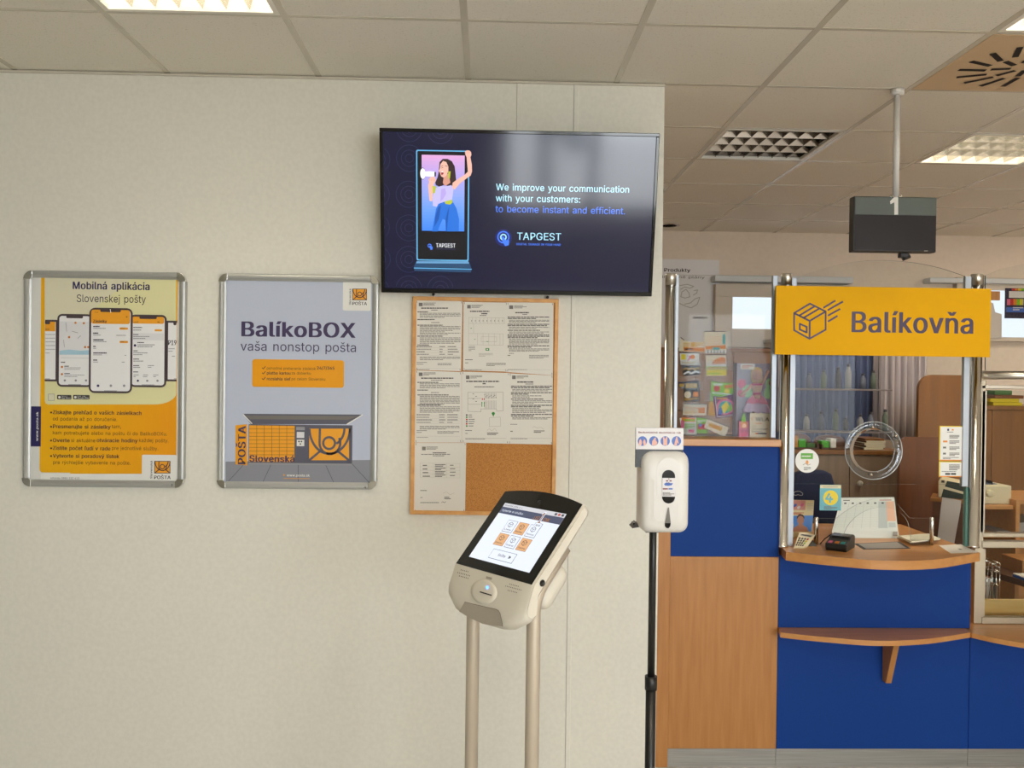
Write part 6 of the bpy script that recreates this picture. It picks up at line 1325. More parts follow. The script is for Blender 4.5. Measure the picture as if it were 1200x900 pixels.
cq(.70, .13, .84, .92, 'cal_grey'); cq(.84, .13, .98, .72, 'cal_peach', .0007); cq(.86, .76, .97, .9, 'cal_grey', .0007)
for k in range(6): cq(.08+k*.135, .16, .12+k*.135, .2, 'ink_dark', .0009)
cq(.05, .08, .17, .1, 'ink_dark'); cq(.72, .08, .94, .1, 'ink_red')
for k in range(10): cq(.03, .28+k*.065, .84, .283+k*.065, 'cal_grey', .0008)
b.build('page', ca)
b = MB(); b.prism([fl, fr_, Vector((fr_.x, 3.94, ZT+.002)), Vector((fl.x, 3.94, ZT+.002))], (0, .004, 0), 'cal_paper'); b.prism([Vector((fl.x, 3.944, ZT)), Vector((fr_.x, 3.944, ZT)), Vector((tr.x, 4.12, ZT)), Vector((tl.x, 4.12, ZT))], (0, 0, .002), 'cal_paper'); b.prism([tl+Vector((0, .006, -.006)), tr+Vector((0, .006, -.006)), Vector((tr.x, 4.12, ZT)), Vector((tl.x, 4.12, ZT))], (0, .003, 0), 'cal_paper'); a_ = Vector((fr_.x-.03, 3.9395, ZT+.012)); b.box(a_, a_+Vector((.02, .0005, .02)), 'ink_light'); b.build('stand', ca)
b = MB()
for k in range(32):
    p = tl*(1-(k+.5)/32)+tr*(k+.5)/32; b.tube([p+Vector((.0, -.003, -.004)), p+Vector((0, -.001, .003)), p+Vector((0, .006, -.002))], .0008, 'ink', 5)
b.build('wire_binding', ca)
# clear guard with an arch cut for passing things through
YGd = 3.80
pts = [(954, 637), (954, 607.5), (980, 607.5)]+curve([(983, 605), (995, 596.5), (1012, 588), (1033, 583.5), (1048, 587.5), (1058, 598), (1066, 607)], 3)+[(1092, 607.5), (1092, 636.5), (1067.8, 636.5)]+curve([(1067.5, 634), (1064, 612), (1052, 599), (1030, 594.5), (1008, 602), (993, 617), (987, 634)], 3)+[(986.8, 637)]
def guard():
    b = MB(); P_ = [at(x, y, YGd) for x, y in pts]; n = len(P_); z0 = ZT
    for p in P_:
        if p.z < ZT+.012: p.z = ZT
    Q = [p+Vector((0, .004, 0)) for p in P_]
    b.add(P_, [list(range(n))], 'pane_glass'); b.add(P_+Q, [[i, n+i, n+(i+1) % n, (i+1) % n] for i in range(n)], 'ring_edge')
    return b.build('sheet', gd, fixn=False)
gd = thing('acrylic_guard', Vector((at(1023, 637, YGd).x, YGd, ZT)), 'low clear guard with an arched pass opening standing on the worktop', 'counter guard'); guard()
for x in (955.5, 1090.5):
    p = at(x, 637, YGd); MB().lathe([(.0085, ZT), (.0085, at(x, 606.5, YGd).z), (.007, at(x, 606, YGd).z)], (p.x, YGd-.008, 0), 'alu_bright', seg=16).build('clamp_post', gd)
# tray, papers
b = MB(); P_ = [atz(x, y, ZT+.0012) for x, y in ((1001, 637), (1054, 634.5), (1067, 642.6), (1012, 643.6))]; mat('tray_grey', (150, 146, 142), .5); mat('tray_dark', (52, 50, 52), .6); b.prism(P_[::-1], (0, 0, -.0012), 'tray_dark'); c_ = sum(P_, Vector())/4; b.add([c_+(p-c_)*.86+Vector((0, 0, .0003)) for p in P_], [(0, 1, 2, 3)], 'tray_grey'); tag(b.build('coin_tray'), 'grey coin tray with a dark rim let into the worktop below the calendar', 'tray')
mat('pap_ivory', (228, 226, 204), .7)
for k in range(5):
    o = [(0, 0), (2, -1), (-1.2, 1), (1.4, .4), (0, -.8)][k]; z = ZT+.0005+k*.0042
    P_ = [atz(1053+o[0], 629+o[1]*.4, z), atz(1086+o[0], 626.5+o[1]*.4, z), atz(1100+o[0], 632.5+o[1]*.4, z), atz(1068+o[0], 636+o[1]*.4, z)]
    b = MB(); b.prism([p+Vector((0, 0, .004)) for p in P_][::-1], (0, 0, -.004), 'pap_ivory'); t = b.build('paper_pad'); tag(t, ('bottom', 'second lowest', 'middle', 'second highest', 'top')[k]+' pad of ivory slips in the small stack on the worktop', 'paper pad', 'pads of slips behind the clear guard')
b = MB(); P_ = [atz(x, y, ZT+.0008) for x, y in ((1100, 639), (1126, 637.8), (1146, 647), (1114, 648.2))]; b.prism(P_[::-1], (0, 0, -.0007), 'paper'); g = G(b, P_[0], (1, 0, 0), (0, 1, 0)); g.crop = (0, 0, 1); g.rect(1122, 643, 1128, 644.2, 'ink_dark', 1); tag(b.build('leaflet'), 'white leaflet lying at the right end of the curved counter top', 'leaflet')

# ================================================================== OFFICE BEHIND THE COUNTER
def cabinet(px0, px1, ytop, Y, dep, m_, label, name='cabinet', cat='cabinet', doors=(), knobs=(), top=None, z0=0):
    a, c = at(px0, ytop, Y), at(px1, ytop, Y); zt = a.z
    t = thing(name, ((a.x+c.x)/2, Y+dep/2, z0), label, cat)
    b = MB(); b.box((a.x, Y+.02, z0), (c.x, Y+dep, zt-.025), m_); b.build('carcass', t)
    b = MB(); b.box((a.x-.01, Y-.01, zt-.025), (c.x+.01, Y+dep, zt), top or m_, .002); b.build('top', t)
    xs = [a.x]+[at(d, ytop, Y).x for d in doors]+[c.x]
    for i in range(len(xs)-1):
        b = MB(); b.box((xs[i]+.002, Y, z0+.05), (xs[i+1]-.002, Y+.02, zt-.028), m_, .002); dd = b.build('door', t)
        if i < len(knobs):
            kx, ky = knobs[i]; q = at(kx, ky, Y); MB().lathe([(.006, 0), (.006, -.012), (.018, -.02), (.018, -.028), (.008, -.032)], (q.x, Y, q.z), 'kiosk_grey', 'Y', 16).build('knob', dd)
    return t, zt
YCb = 5.5
cabinet(900, 1060, 527, YCb, .45, 'cabinet_taupe', 'mid-height taupe cabinet with a round knob behind the counter glass', doors=(996,), knobs=((1006, 566),), top='wood_brown')
zc = at(950, 527, YCb).z
def organiser(x0, x1, ytop, label, stuff):
    Y = YCb+.05; a, c = at(x0, ytop, Y), at(x1, ytop, Y); w_ = c.x-a.x; h = a.z-zc
    t = thing('letter_tray', ((a.x+c.x)/2, Y+.08, zc), label, 'letter tray')
    arcp = [Vector((a.x, Y+.14, zc))]+[Vector((a.x+w_*(.5-.5*math.cos(k*math.pi/12)), Y+.14, zc+h*(.35+.65*math.sin(k*math.pi/12)**.6))) for k in range(13)]+[Vector((c.x, Y+.14, zc))]
    MB().prism(arcp, (0, .012, 0), 'wood_dark').build('back_board', t)
    b = MB(); b.box((a.x, Y, zc), (c.x, Y+.15, zc+.008), 'wood_dark'); b.build('base_board', t)
    b = MB(); b.box((a.x, Y, zc+.008), (a.x+.008, Y+.14, zc+h*.36), 'wood_dark'); b.box((c.x-.008, Y, zc+.008), (c.x, Y+.14, zc+h*.36), 'wood_dark'); b.build('side_board', t)
    for (u0, u1, hh, m_, lab) in stuff:
        b = MB(); b.box((a.x+w_*u0, Y+.03, zc+.008), (a.x+w_*u1, Y+.10, zc+.008+h*hh), m_, .002); tag(b.build('packet'), lab, 'packet', 'packets in the rounded letter trays')
mat('gr_bright', (74, 168, 36), .5); mat('gr_dark', (60, 104, 44), .5); mat('or_dull', (190, 130, 40), .5)
organiser(926, 959.5, 509, 'dark wooden letter tray with a rounded back holding green and orange packets', ((.05, .34, .78, 'or_dull', 'orange packet at the left of the rounded letter tray'), (.36, .62, .55, 'gr_bright', 'bright green packet in the left rounded letter tray'), (.64, .94, .28, 'gr_dark', 'dark green packet in the left rounded letter tray')))
organiser(963.5, 1001, 511, 'second dark wooden letter tray with a rounded back, left of the books', ((.05, .28, .5, 'gr_bright', 'bright green packet in the right rounded letter tray'), (.32, .5, .68, 'paper', 'white upright packet in the right rounded letter tray')))
a, c = at(1008, 513.5, YCb+.05), at(1036, 513.5, YCb+.05)
hs = (a.z-zc)
for k in range(5):
    b = MB(); o = random.uniform(-.008, .008); z0 = zc+hs*k/5; b.box((a.x+.03+o, YCb+.04, z0), (c.x+o, YCb+.25, z0+hs/5-.001), 'pap_ivory' if k < 4 else 'wood_brown', .001)
    b.box((a.x+.028+o, YCb+.042, z0+.002), (a.x+.031+o, YCb+.25, z0+hs/5-.003), 'wood_dark'); tag(b.build('book'), ('lowest', 'second lowest', 'middle', 'fourth')[k]+' pale book in the stack on the taupe cabinet' if k < 4 else 'brown book on top of the stack on the taupe cabinet', 'book', 'books stacked on the taupe cabinet')
# shelves and bottles reflected in the counter glass, modelled as solid things before the curtain
YSh = 6.5
sh = thing('reflected_shelf', (at(980, 470, YSh).x, YSh+.1, at(980, 505, YSh).z-.02), 'reflection of shelves with small bottles, modelled as a solid unit in front of the curtain', 'shelf')
mat('shelf_edge', (150, 140, 140), .3, .2)
for y in (455, 505):
    a, c = at(922, y, YSh), at(1046, y, YSh); b = MB(); b.box((a.x, YSh, a.z-.012), (c.x, YSh+.2, a.z), 'shelf_edge', .002); b.build('board', sh)
for x in (923, 1045):
    a, c = at(x, 415, YSh), at(x, 505, YSh); b = MB(); b.box((a.x-.008, YSh+.19, c.z-.02), (a.x+.008, YSh+.205, a.z), 'shelf_edge'); b.build('upright', sh)
mat('btl_grey', (128, 136, 156), .25); mat('btl_white', (176, 178, 182), .4); mat('btl_dark', (84, 84, 92), .3); mat('btl_green', (120, 134, 120), .3)
k = 0
for (y, x0, n, hh) in ((455, 948, 6, 30), (505, 945, 7, 26)):
    zt = at(960, y, YSh).z
    for i in range(n):
        x = x0+i*15+((i*7) % 5); c_ = at(x, y, YSh+.1); r_ = .022+.006*((i*3) % 3); h = (.6+.4*((i*5+k) % 4)/3)*hh*YSh/F; m_ = ('btl_grey', 'btl_white', 'btl_dark', 'btl_green')[(i*3+k) % 4]; 
        t = thing('bottle', (c_.x, YSh+.1, zt), ('small bottle on the upper', 'small bottle on the lower')[k]+' shelf, a reflection modelled solid in front of the curtain', 'bottle', ('reflected bottles on the upper shelf', 'reflected bottles on the lower shelf')[k])
        MB().lathe([(r_, zt), (r_, zt+h*.65), (r_*.5, zt+h*.82), (r_*.5, zt+h*.9)], (c_.x, YSh+.1, 0), m_, seg=14).build('body', t); MB().lathe([(r_*.58, zt+h*.88), (r_*.58, zt+h)], (c_.x, YSh+.1, 0), 'btl_dark', seg=12).build('cap', t)
    k += 1
# curtain in front of the far wall
mat('curtain_blue', (116, 130, 172), .8); mat('curtain_white', (212, 202, 204), .8)
def curtain(x0, x1, y0, y1, Y, m_, label, waves, amp):
    a, c = at(x0, y0, Y), at(x1, y1, Y); rows = []; n = waves*8
    for (f) in (0, .3, .7, 1):
        z = c.z+(a.z-c.z)*(1-f); rows.append([Vector((a.x+(c.x-a.x)*k/n+.006*math.sin(k*1.7), Y+amp*(1+.25*math.sin(k*.37))*math.sin(2*math.pi*k/8+.3*math.sin(k*.21))+.01*f*math.sin(k*.5), z)) for k in range(n+1)])
    b = MB(); b.grid(rows, m_, True); o = b.build('curtain'); tag(o, label, 'curtain')
    md = o.modifiers.new('s', 'SOLIDIFY'); md.thickness = .002; return o
curtain(905, 1024, 400, 540, 6.86, 'curtain_blue', 'blue grey pleated curtain on the far wall', 15, .022)
curtain(1024, 1084, 400, 516, 6.8, 'curtain_white', 'pale pleated curtain hanging right of the blue grey one', 8, .02)
b = MB(); a, c = at(903, 399, 6.83), at(1086, 399, 6.83); b.tube([a, c], .009, 'alu', 12); [b.box((x_-.012, 6.83, a.z-.012), (x_+.012, YB, a.z+.012), 'alu') for x_ in (a.x+.02, c.x-.02)]; tag(b.build('curtain_rod'), 'metal rod carrying the two curtains', 'curtain rod')
# transom window: lit blind-covered panes in a pale frame on the far wall
mat('blind_lit', (226, 236, 250), .7, emit=.95); mat('win_frame', (206, 194, 180), .5)
YWn = YB-.05
def transom(n, x0, x1, y0, y1, px0, px1, py0, py1):
    a, c = at(x0, y0, YWn), at(x1, y1, YWn); p, q = at(px0, py0, YWn), at(px1, py1, YWn); b = MB()
    for A_, B_ in (((a.x, c.z), (c.x, q.z)), ((a.x, p.z), (c.x, a.z)), ((a.x, q.z), (p.x, p.z)), ((q.x, q.z), (c.x, p.z))): b.box((A_[0], YWn-.02, A_[1]), (B_[0], YB, B_[1]), 'win_frame', .003)
    b.box((p.x, YWn, q.z), (q.x, YB, p.z), 'blind_lit')
    struct(b.build('window_%d' % n))
mat('shutter_box', (206, 210, 214), .5)
for n_, (xa_, xb2, ya_, yb3) in enumerate(((838, 1000, 322, 332), (1090, 1320, 325, 324.5+10))):
    a, c = at(xa_, ya_, YB-.12), at(xb2, yb3, YB-.12); b = MB(); b.box((a.x, YB-.12, c.z), (c.x, YB, a.z), 'shutter_box', .006); struct(b.build('trim_%d' % (n_+4)))
transom(1, 838, 1000, 333, 409, 858, 985, 348, 387)
transom(5, 1120, 1320, 325, 402, 1136, 1300, 340, 397)
# dark wall unit along the far left, seen behind the ticket display
cabinet(770, 905, 407, 6.35, .5, 'wood_brown', 'brown wooden cupboard on the far wall behind the lottery tickets', name='cupboard', cat='cupboard', doors=(815, 860))
# wall poster
YPo = YB-.004
b = MB(); a, c = at(768, 303.5, YPo), at(841.5, 404, YPo); b.box((a.x, YPo, c.z), (c.x, YB, a.z), 'san_sign'); g = G(b, (a.x, YPo, a.z), crop=(740, 280, 6.433))
g.text('Produkty', 246, 444, 246, 26, 'ink_dark', .016, 1); g.text('finančné plány', 212, 552, 294, 20, 'ink', .006, 1)
for q in (((362, 352), (420, 342), (470, 358), (440, 372), (400, 362), (372, 380)), ((380, 400), (410, 380), (432, 405), (440, 436), (405, 446), (372, 436), (380, 400)), ((362, 486), (410, 508), (450, 520), (496, 492), (515, 440), (478, 452), (446, 482), (400, 492)), ((470, 390), (498, 384), (492, 408), (466, 424))): g.line(q, 6, 'ink_light', 1)
g.rect(460, 584, 572, 604, 'ink_light', 1); g.greek(468, 566, 590, 1, 1, 8, 'ink_dark', 2)
tag(b.build('wall_poster'), 'white poster headed Produkty on the far wall, beside the white wall edge', 'poster')
# rounded partitions and wardrobe
def rounded(x0, x1, ytop, rpx, Y, m_, label, th=.03):
    a, c = at(x0, ytop, Y), at(x1, ytop, Y); r_ = rpx*Y/F; P_ = [Vector((a.x, Y, 0))]+[Vector((a.x+r_-r_*math.cos(k*math.pi/16), Y, a.z-r_+r_*math.sin(k*math.pi/16))) for k in range(9)]+[Vector((c.x, Y, a.z)), Vector((c.x, Y, 0))]
    b = MB(); b.prism(P_, (0, th, 0), m_, bev=.002); return tag(b.build('partition'), label, 'partition')
rounded(1077, 1150, 439, 17, 5.2, 'wood_brown', 'tall brown wooden partition with a rounded top corner')
rounded(1055, 1100, 512, 10, 5.0, 'wood_red', 'lower reddish wooden partition with a rounded corner, left of the tall one')
wt, zw = cabinet(1122, 1330, 475, 5.8, .5, 'wood_brown', 'brown wardrobe with yellow folders on top, at the right edge', name='wardrobe', cat='wardrobe', doors=(1163, 1245))
zf = zw
for k, (m_, lab, dx_) in enumerate((('tk_yellow', 'lower yellow folder on the brown wardrobe', 0), ('tk_yellow', 'upper yellow folder on the brown wardrobe', -.02), ('wood_red', 'red brown folder on top of the yellow ones', .01))):
    a, c = at(1163, 475, 5.85), at(1197, 475, 5.85); h = .024
    b = MB(); b.box((a.x+dx_, 5.84, zf), (c.x+dx_, 6.1, zf+h-.001), m_, .003); tag(b.build('folder'), lab, 'folder', 'folders on the wardrobe'); zf += h
b = MB(); a = at(1164, 451, 5.9); b.box((a.x, 5.88, zf), (a.x+.12, 6.05, zf+.03), 'gr_dark', .003); tag(b.build('folder'), 'dark green folder lying on the folder stack', 'folder')
# navy office chair
YCh = 4.75
ch = thing('office_chair', (at(955, 600, YCh).x, YCh+.2, 0), 'navy office chair behind the counter glass, under the round sticker', 'office chair')
mat('navy_cloth', (34, 42, 72), .9)
P_ = [at(x, y, YCh) for x, y in ((934, 556), (944, 552), (968, 552), (976, 556), (992, 612), (991, 640), (924, 640), (924, 612))]
b = MB(); b.prism(P_, (0, .07, 0), 'navy_cloth', bev=.02, smooth=True); b.build('backrest', ch)
c_ = ch.location
b = MB(); b.box((c_.x-.24, YCh-.5, .44), (c_.x+.24, YCh-.02, .52), 'navy_cloth', .03, 3); b.build('seat', ch)
b = MB(); b.box((c_.x-.03, YCh-.1, .46), (c_.x+.03, YCh+.1, .5), 'black_plastic'); b.box((c_.x-.03, YCh+.07, .46), (c_.x+.03, YCh+.1, .95), 'black_plastic'); b.build('back_support', ch)
MB().tube([(c_.x, YCh-.26, .08), (c_.x, YCh-.26, .44)], .025, 'black_plastic').build('column', ch)
for k in range(5):
    a_ = k*2*math.pi/5; e = Vector((c_.x+.27*math.cos(a_), YCh-.26+.27*math.sin(a_), .07)); l_ = MB().tube([(c_.x, YCh-.26, .1), e], [.02, .014], 'black_plastic', 10).build('leg', ch); MB().lathe([(.026, -.014), (.028, 0), (.026, .014)], (e.x, e.y, .028), 'black_plastic', 'Y', 14).build('caster', l_)
# printer with a paper tongue on a stand
YPr = 4.45
a, c = at(1093, 583, YPr), at(1131, 583, YPr)
st = thing('printer_stand', (a.x, YPr, 0), 'dark brown stand under the slip printer behind the counter glass', 'stand'); b = MB(); b.box((a.x, YPr, 0), (c.x+.01, YPr+.2, a.z-.02), 'wood_dark'); b.build('body', st); b = MB(); b.box((a.x-.01, YPr-.01, a.z-.02), (c.x+.02, YPr+.2, a.z), 'wood_brown', .002); b.build('top', st)
pr = thing('slip_printer', (a.x, YPr, a.z), 'beige slip printer with a dark lid and a long paper tongue', 'printer')
e0, e1 = at(1096.5, 561, YPr+.02), at(1126, 565.5, YPr+.02); zb2 = a.z
b = MB(); b.prism([Vector((e0.x, YPr+.02, zb2)), Vector((e0.x, YPr+.02, e0.z-.012)), Vector((e0.x+.012, YPr+.02, e0.z)), Vector((e1.x, YPr+.02, e1.z)), Vector((e1.x+.012, YPr+.02, e1.z-.02)), Vector((e1.x+.012, YPr+.02, zb2))], (0, .17, 0), 'pad_cream', bev=.006); b.build('body', pr)
mat('prn_dark', (46, 58, 48), .4); b = MB(); g = G(b, (e0.x, YPr+.0195, e0.z), crop=(1090, 480, 5.627)); g.poly([(88, 465), (190, 480), (184, 530), (74, 502)], 'prn_dark', 1); g.rect(54, 462, 72, 478, 'pk_hair', 1); b.build('display', pr)
b = MB(); g = G(b, (e0.x, YPr+.0195, e0.z), crop=(1090, 480, 5.627)); g.poly([(66, 518), (190, 548), (196, 576), (52, 576)], 'prn_dark', 1); b.build('paper_slot', pr)
mat('pap_grey', (196, 188, 180), .7); q = [at(x, y, YPr-.012) for x, y in ((1104.5, 582), (1124, 584.5), (1123.5, 592), (1117, 633), (1116, 645), (1098, 645), (1099.5, 630), (1103, 594))]; b = MB(); b.prism(q, (0, .0015, 0), 'pap_grey'); b.build('paper_tongue', pr); st.rotation_euler.z = pr.rotation_euler.z = -math.radians(30)
# ---- framed service window at the right edge
YF = 3.79
sw = thing('service_window', (X(1200, 600, YF), YF, ZB_), 'aluminium framed sash window above the low counter, at the right edge', 'service window')
def bar(x0, y0, x1, y1, name, m_='alu_frame', d0=0, d1=.03, bev=.003):
    a, c = at(x0, y0, YF), at(x1, y1, YF); b = MB(); b.box((a.x, YF+d0, max(c.z, ZB_)), (c.x, YF+d1, a.z), m_, bev); return b.build(name, sw)
a, c = at(1149, 439.5, YF-.01), at(1300, 441, YF-.01); MB().tube([a, c], 5.2*YF/F, 'chrome_soft', 20).build('top_rail', sw)
bar(1146, 445, 1151, 736, 'jamb'); bar(1150.5, 451, 1300, 457.5, 'sash_rail', 'chrome_soft'); bar(1150.5, 624.5, 1300, 630.8, 'sash_rail'); bar(1150.5, 633.8, 1300, 643, 'sash_rail', d0=-.006); bar(1150.5, 723, 1300, 736, 'sill_rail', d0=-.006)
bar(1151, 457.5, 1154.3, 624.5, 'sash_stile', 'chrome_soft'); bar(1151, 643, 1154.3, 723, 'sash_stile', 'alu_frame')
for (y0, y1) in ((457.5, 624.5), (643, 723)):
    a, c = at(1154, y0, YF), at(1300, y1, YF); b = MB(); b.box((a.x, YF+.012, c.z), (c.x, YF+.018, a.z), 'pane_glass'); b.build('pane', sw)
# low shelf unit with the beige heater box, behind the framed window
YH = 4.55
a, c = at(1153, 592, YH), at(1300, 592, YH); zt = a.z
su = thing('shelf_unit', ((a.x+c.x)/2, YH+.2, 0), 'pale wooden shelf unit with open cubbies behind the framed window', 'shelf unit')
m1 = X(1188, 600, YH)
b = MB(); b.box((a.x, YH, zt-.022), (m1-.002, YH+.4, zt), 'wood_top', .002); b.build('top', su)
b = MB(); b.box((m1, YH-.02, 0), (m1+.02, YH+.4, zt+.03), 'wood_top'); b.box((m1+.02, YH-.02, zt+.01), (c.x, YH+.4, zt+.03), 'wood_top'); b.build('side', su)
b = MB(); b.box((a.x, YH, zt-.17), (m1-.002, YH+.4, zt-.15), 'wood_top'); b.box((m1+.02, YH, zt-.17), (c.x, YH+.4, zt-.15), 'wood_top'); b.build('shelf', su)
b = MB(); b.box((a.x, YH+.38, 0), (c.x, YH+.4, zt-.022), 'wood'); b.build('back', su)
bx = thing('scale_box', (X(1170, 588, YH), YH+.15, zt), 'beige box with a round dial on the pale shelf unit', 'scale'); a_, c2 = at(1153, 569, YH+.04), at(1185.5, 588, YH+.04)
b = MB(); b.box((a_.x+.0, YH+.04, zt), (c2.x, YH+.3, a_.z), 'pad_cream', .006); b.build('case', bx); q = at(1159, 578, YH+.04); MB().lathe([(.021, 0), (.019, -.018), (.012, -.02)], q, 'pad_cream', 'Y', 20).build('dial', bx)
b = MB(); b.box((a_.x+.0, YH+.08, a_.z), (a_.x+.07, YH+.2, a_.z+.02), 'acrylic'); b.box((a_.x+.005, YH+.09, a_.z), (a_.x+.1, YH+.22, a_.z+.004), 'btl_grey'); b.build('weighing_plate', bx)
b = MB(); q = at(1171, 620, YH); b.box((q.x, YH+.02, zt-.15), (m1-.004, YH+.2, zt-.138), 'tray_grey', .003); tag(b.build('file_tray'), 'flat grey file tray in the left cubby of the pale shelf unit', 'tray')
b = MB(); q = at(1186, 603, YH); b.box((m1+.024, YH+.01, zt-.149), (m1+.35, YH+.3, zt-.09), 'tray_grey', .004); tag(b.build('file_box'), 'grey file box in the right cubby of the pale shelf unit', 'file box')
# behind the lower sash: board, wire basket, desk
Yb2 = 3.9
b = MB(); a, c = at(1147, 702.5, Yb2), at(1300, 702.5, Yb2); b.box((a.x, Yb2, ZB_), (c.x, Yb2+.018, a.z), 'wood_pale', .002); tag(b.build('back_board'), 'pale wooden upstand board behind the lower sash', 'board')
Yw = 4.12; a, c = at(1146, 655, Yw), at(1172, 655, Yw); zq = at(1160, 706, Yw).z
b = MB(); b.box((a.x-.06, 3.97, 0), (c.x+.04, 4.35, ZB_-.02), 'wood_dark', .003); pd = thing('pedestal', ((a.x+c.x)/2, 4.16, 0), 'low dark pedestal carrying the wire basket behind the lower sash', 'pedestal'); b.build('body', pd)
b = MB(); b.box((a.x-.07, 3.96, ZB_-.02), (c.x+.05, 4.35, ZB_-.001), 'wood_brown', .003); b.build('top', pd)
wb = thing('wire_basket', ((a.x+c.x)/2, Yw+.05, ZB_), 'wire basket holding pale papers behind the lower sash', 'basket'); b = MB(); wxx = c.x-a.x
for z in (ZB_+.004, ZB_+.09, a.z-.02, a.z-.06): b.tube([(a.x, Yw, z), (c.x, Yw, z), (c.x, Yw+.12, z), (a.x, Yw+.12, z)], .0022, 'chrome', 6, closed=True)
for k in range(7): x = a.x+wxx*k/6; b.tube([(x, Yw, ZB_+.004), (x+(.0 if k > 3 else wxx/6), Yw, a.z-.02)], .0018, 'chrome', 6)
b.tube([(a.x, Yw, a.z), (a.x+wxx*.5, Yw, a.z-.012), (c.x, Yw, a.z-.04)], .003, 'chrome', 8); b.build('frame', wb)
b = MB(); b.box((a.x+.01, Yw+.02, ZB_), (c.x-.03, Yw+.1, ZB_+.12), 'pap_grey', .004); tag(b.build('paper_bundle'), 'bundle of pale papers standing in the wire basket', 'papers')
dk = thing('office_desk', (X(1200, 690, 4.3)+.12, 4.55, 0), 'brown desk seen through the lower sash at the right edge', 'desk'); zd = .70
P_ = [atz(1172, 664, zd), atz(1180, 668, zd), atz(1240, 694, zd), atz(1300, 694, zd), atz(1300, 655, zd), atz(1172, 657, zd)]
P_ = [Vector((X(1172, 670, 4.3), 4.42, zd)), Vector((X(1176, 670, 4.3), 4.30, zd)), Vector((X(1215, 670, 4.1), 4.10, zd)), Vector((2.9, 4.05, zd)), Vector((2.9, 4.5, zd)), Vector((X(1172, 670, 4.3), 4.5, zd))]
b = MB(); b.prism(P_[::-1], (0, 0, -.03), 'wood_dark', bev=.002); b.build('desk_top', dk)
for (x, y) in ((P_[0].x+.05, 4.44), (2.84, 4.44), (2.84, 4.12), (P_[2].x+.05, 4.2)): MB().tube([(x, y, 0), (x, y, zd-.03)], .018, 'alu', 12).build('leg', dk)
b = MB(); q = atz(1187, 672, zd); b.box((q.x+.03, 4.3, zd), (q.x+.3, 4.48, zd+.07), 'wood', .003); tag(b.build('wooden_box'), 'small wooden box on the brown desk behind the lower sash', 'box')
b = MB(); b.box((P_[2].x-.02, 4.16, zd), (P_[2].x+.2, 4.26, zd+.012), 'tk_blue', .003); b.box((P_[2].x-.018, 4.162, zd+.012), (P_[2].x+.2, 4.258, zd+.018), 'paper', .002); tag(b.build('notebook'), 'blue and white notebook on the brown desk behind the lower sash', 'notebook')
# colour chart, papers and bits on the right transom
Yk = YWn-.026
b = MB(); A1 = at(1178, 337.5, Yk); B1 = at(1215, 373.5, Yk); b.box((A1.x, Yk, B1.z), (B1.x, Yk+.004, A1.z), 'tk_navy'); g = G(b, (A1.x, Yk, A1.z), crop=(1130, 280, 5.0))
for k, m_ in enumerate(('tk_red', 'tk_orange', 'tk_yellow', 'tk_green', 'tk_teal', 'tk_blue')): g.rect(278+k*19, 290, 297+k*19, 303, m_, 1); g.rect(250+k*19, 352, 269+k*19, 388, ('tk_pink', 'tk_red', 'tk_orange', 'tk_green', 'tk_yellow', 'tk_blue')[k], 1)
g.rect(262, 306, 350, 346, 'tk_white', 2); g.rect(246, 400, 350, 430, 'tk_blue', 1); g.greek(285, 345, 400, 2, 12, 6, 'tk_white', 2); tag(b.build('colour_chart'), 'rainbow striped chart with a white tag in front of the bright transom window', 'chart')
b = MB(); A1 = at(1150, 341, Yk-.02); B1 = at(1172, 352, Yk-.02); b.box((A1.x, Yk-.02, B1.z), (B1.x, Yk-.004, A1.z), 'wood', .002); tag(b.build('cardboard_strip'), 'brown cardboard strip above the clear bag on the transom', 'cardboard')
b = MB(); q = [at(x, y, Yk-.01) for x, y in ((1148, 353), (1164, 355), (1166, 366), (1174, 368), (1174, 396), (1148, 397))]; b.prism(q, (0, .006, 0), 'pap_grey', bev=.002); tag(b.build('plastic_bag'), 'crumpled grey plastic bag hanging in the right transom window', 'bag')

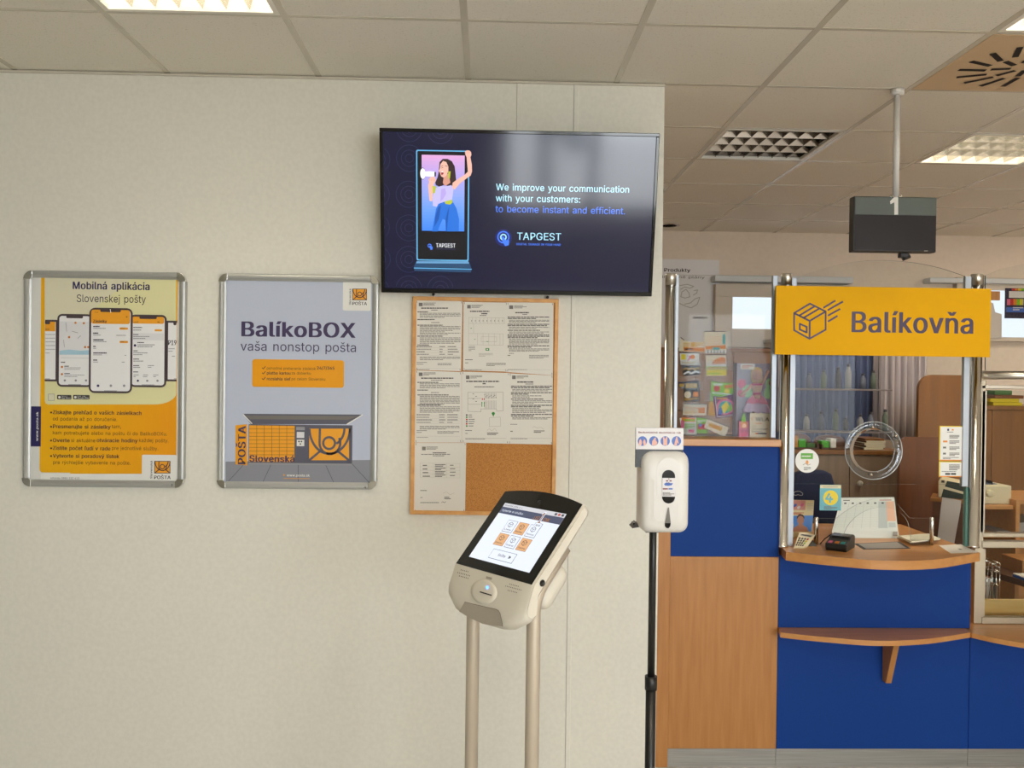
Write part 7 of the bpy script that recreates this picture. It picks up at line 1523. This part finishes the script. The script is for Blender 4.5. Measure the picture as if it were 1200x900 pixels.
# ================================================================== HANGING MONITOR
YM = 3.50
A = at(1000.5, 229.5, YM); B = at(1097, 296, YM); xc = (A.x+B.x)/2
hm = thing('hanging_monitor', (xc, YM+.04, CEIL), 'dark monitor hanging from a white ceiling pole', 'monitor')
yp = YM+.075; xp = at(1050.5, 170, yp).x
MB().tube([(xp, yp, at(1050, 240, yp).z), (xp, yp, CEIL-.0)], .0125, 'white_plastic', 20).build('pole', hm)
MB().lathe([(.012, CEIL-.028), (.026, CEIL-.026), (.027, CEIL-.004)], (xp, yp, 0), 'white_plastic', seg=24).build('ceiling_flange', hm)
b = MB(); b.box((A.x, YM, B.z), (B.x, YM+.045, A.z), 'black_plastic', .004); b.build('case', hm)
mat('mon_band', (76, 84, 78), .4); mat('mon_black', (22, 13, 14), .4, spec=.3); zmid = at(1050, 252, YM).z
b = MB(); b.box((A.x+.006, YM-.002, zmid), (B.x-.003, YM, A.z-.004), 'mon_band'); g = G(b, (xc, YM-.002, zmid), crop=(970, 140, 4.5))  # white stroke on the band paints the pole's reflection in the screen
g.poly([(350, 410), (371, 410), (371, 502), (351, 502), (351, 436), (331, 447), (328, 432)], 'white_plastic', 1); b.build('reflection_band', hm)['label'] = 'grey band with the reflected pole painted on in white'
b = MB(); b.box((A.x+.006, YM-.002, B.z+.006), (B.x-.003, YM, zmid-.001), 'mon_black'); g = G(b, (xc, YM-.002, zmid), crop=(970, 140, 4.5)); g.greek(508, 552, 691, 1, 1, 4, 'ink_light', 1, fill=1); b.build('screen', hm)
b = MB(); b.box((xp-.05, YM+.045, zmid-.02), (xp+.05, yp-.012, A.z-.01), 'white_plastic', .002); b.box((xp-.02, yp-.02, zmid-.02), (xp+.02, yp+.013, A.z-.03), 'white_plastic'); b.build('bracket', hm)
for x in (1044, 1054.5):  # bright studs stand in for lamp highlights on top of the case
    q = at(x, 229, YM+.02); MB().lathe([(.008, A.z), (.008, A.z+.004), (.002, A.z+.012)], (q.x, YM+.02, 0), 'alu_bright', seg=12).build('screw_or_glint', hm)
q = at(1060, 297, YM+.02); b = MB(); b.box((q.x-.02, YM+.012, B.z-.02), (q.x+.016, YM+.04, B.z), 'black_plastic', .004); b.tube([(q.x-.006, YM+.026, B.z-.024), (q.x+.022, YM+.02, B.z-.012)], .009, 'black_plastic', 12); b.build('sensor', hm)['label'] = 'small black sensor under the screen'
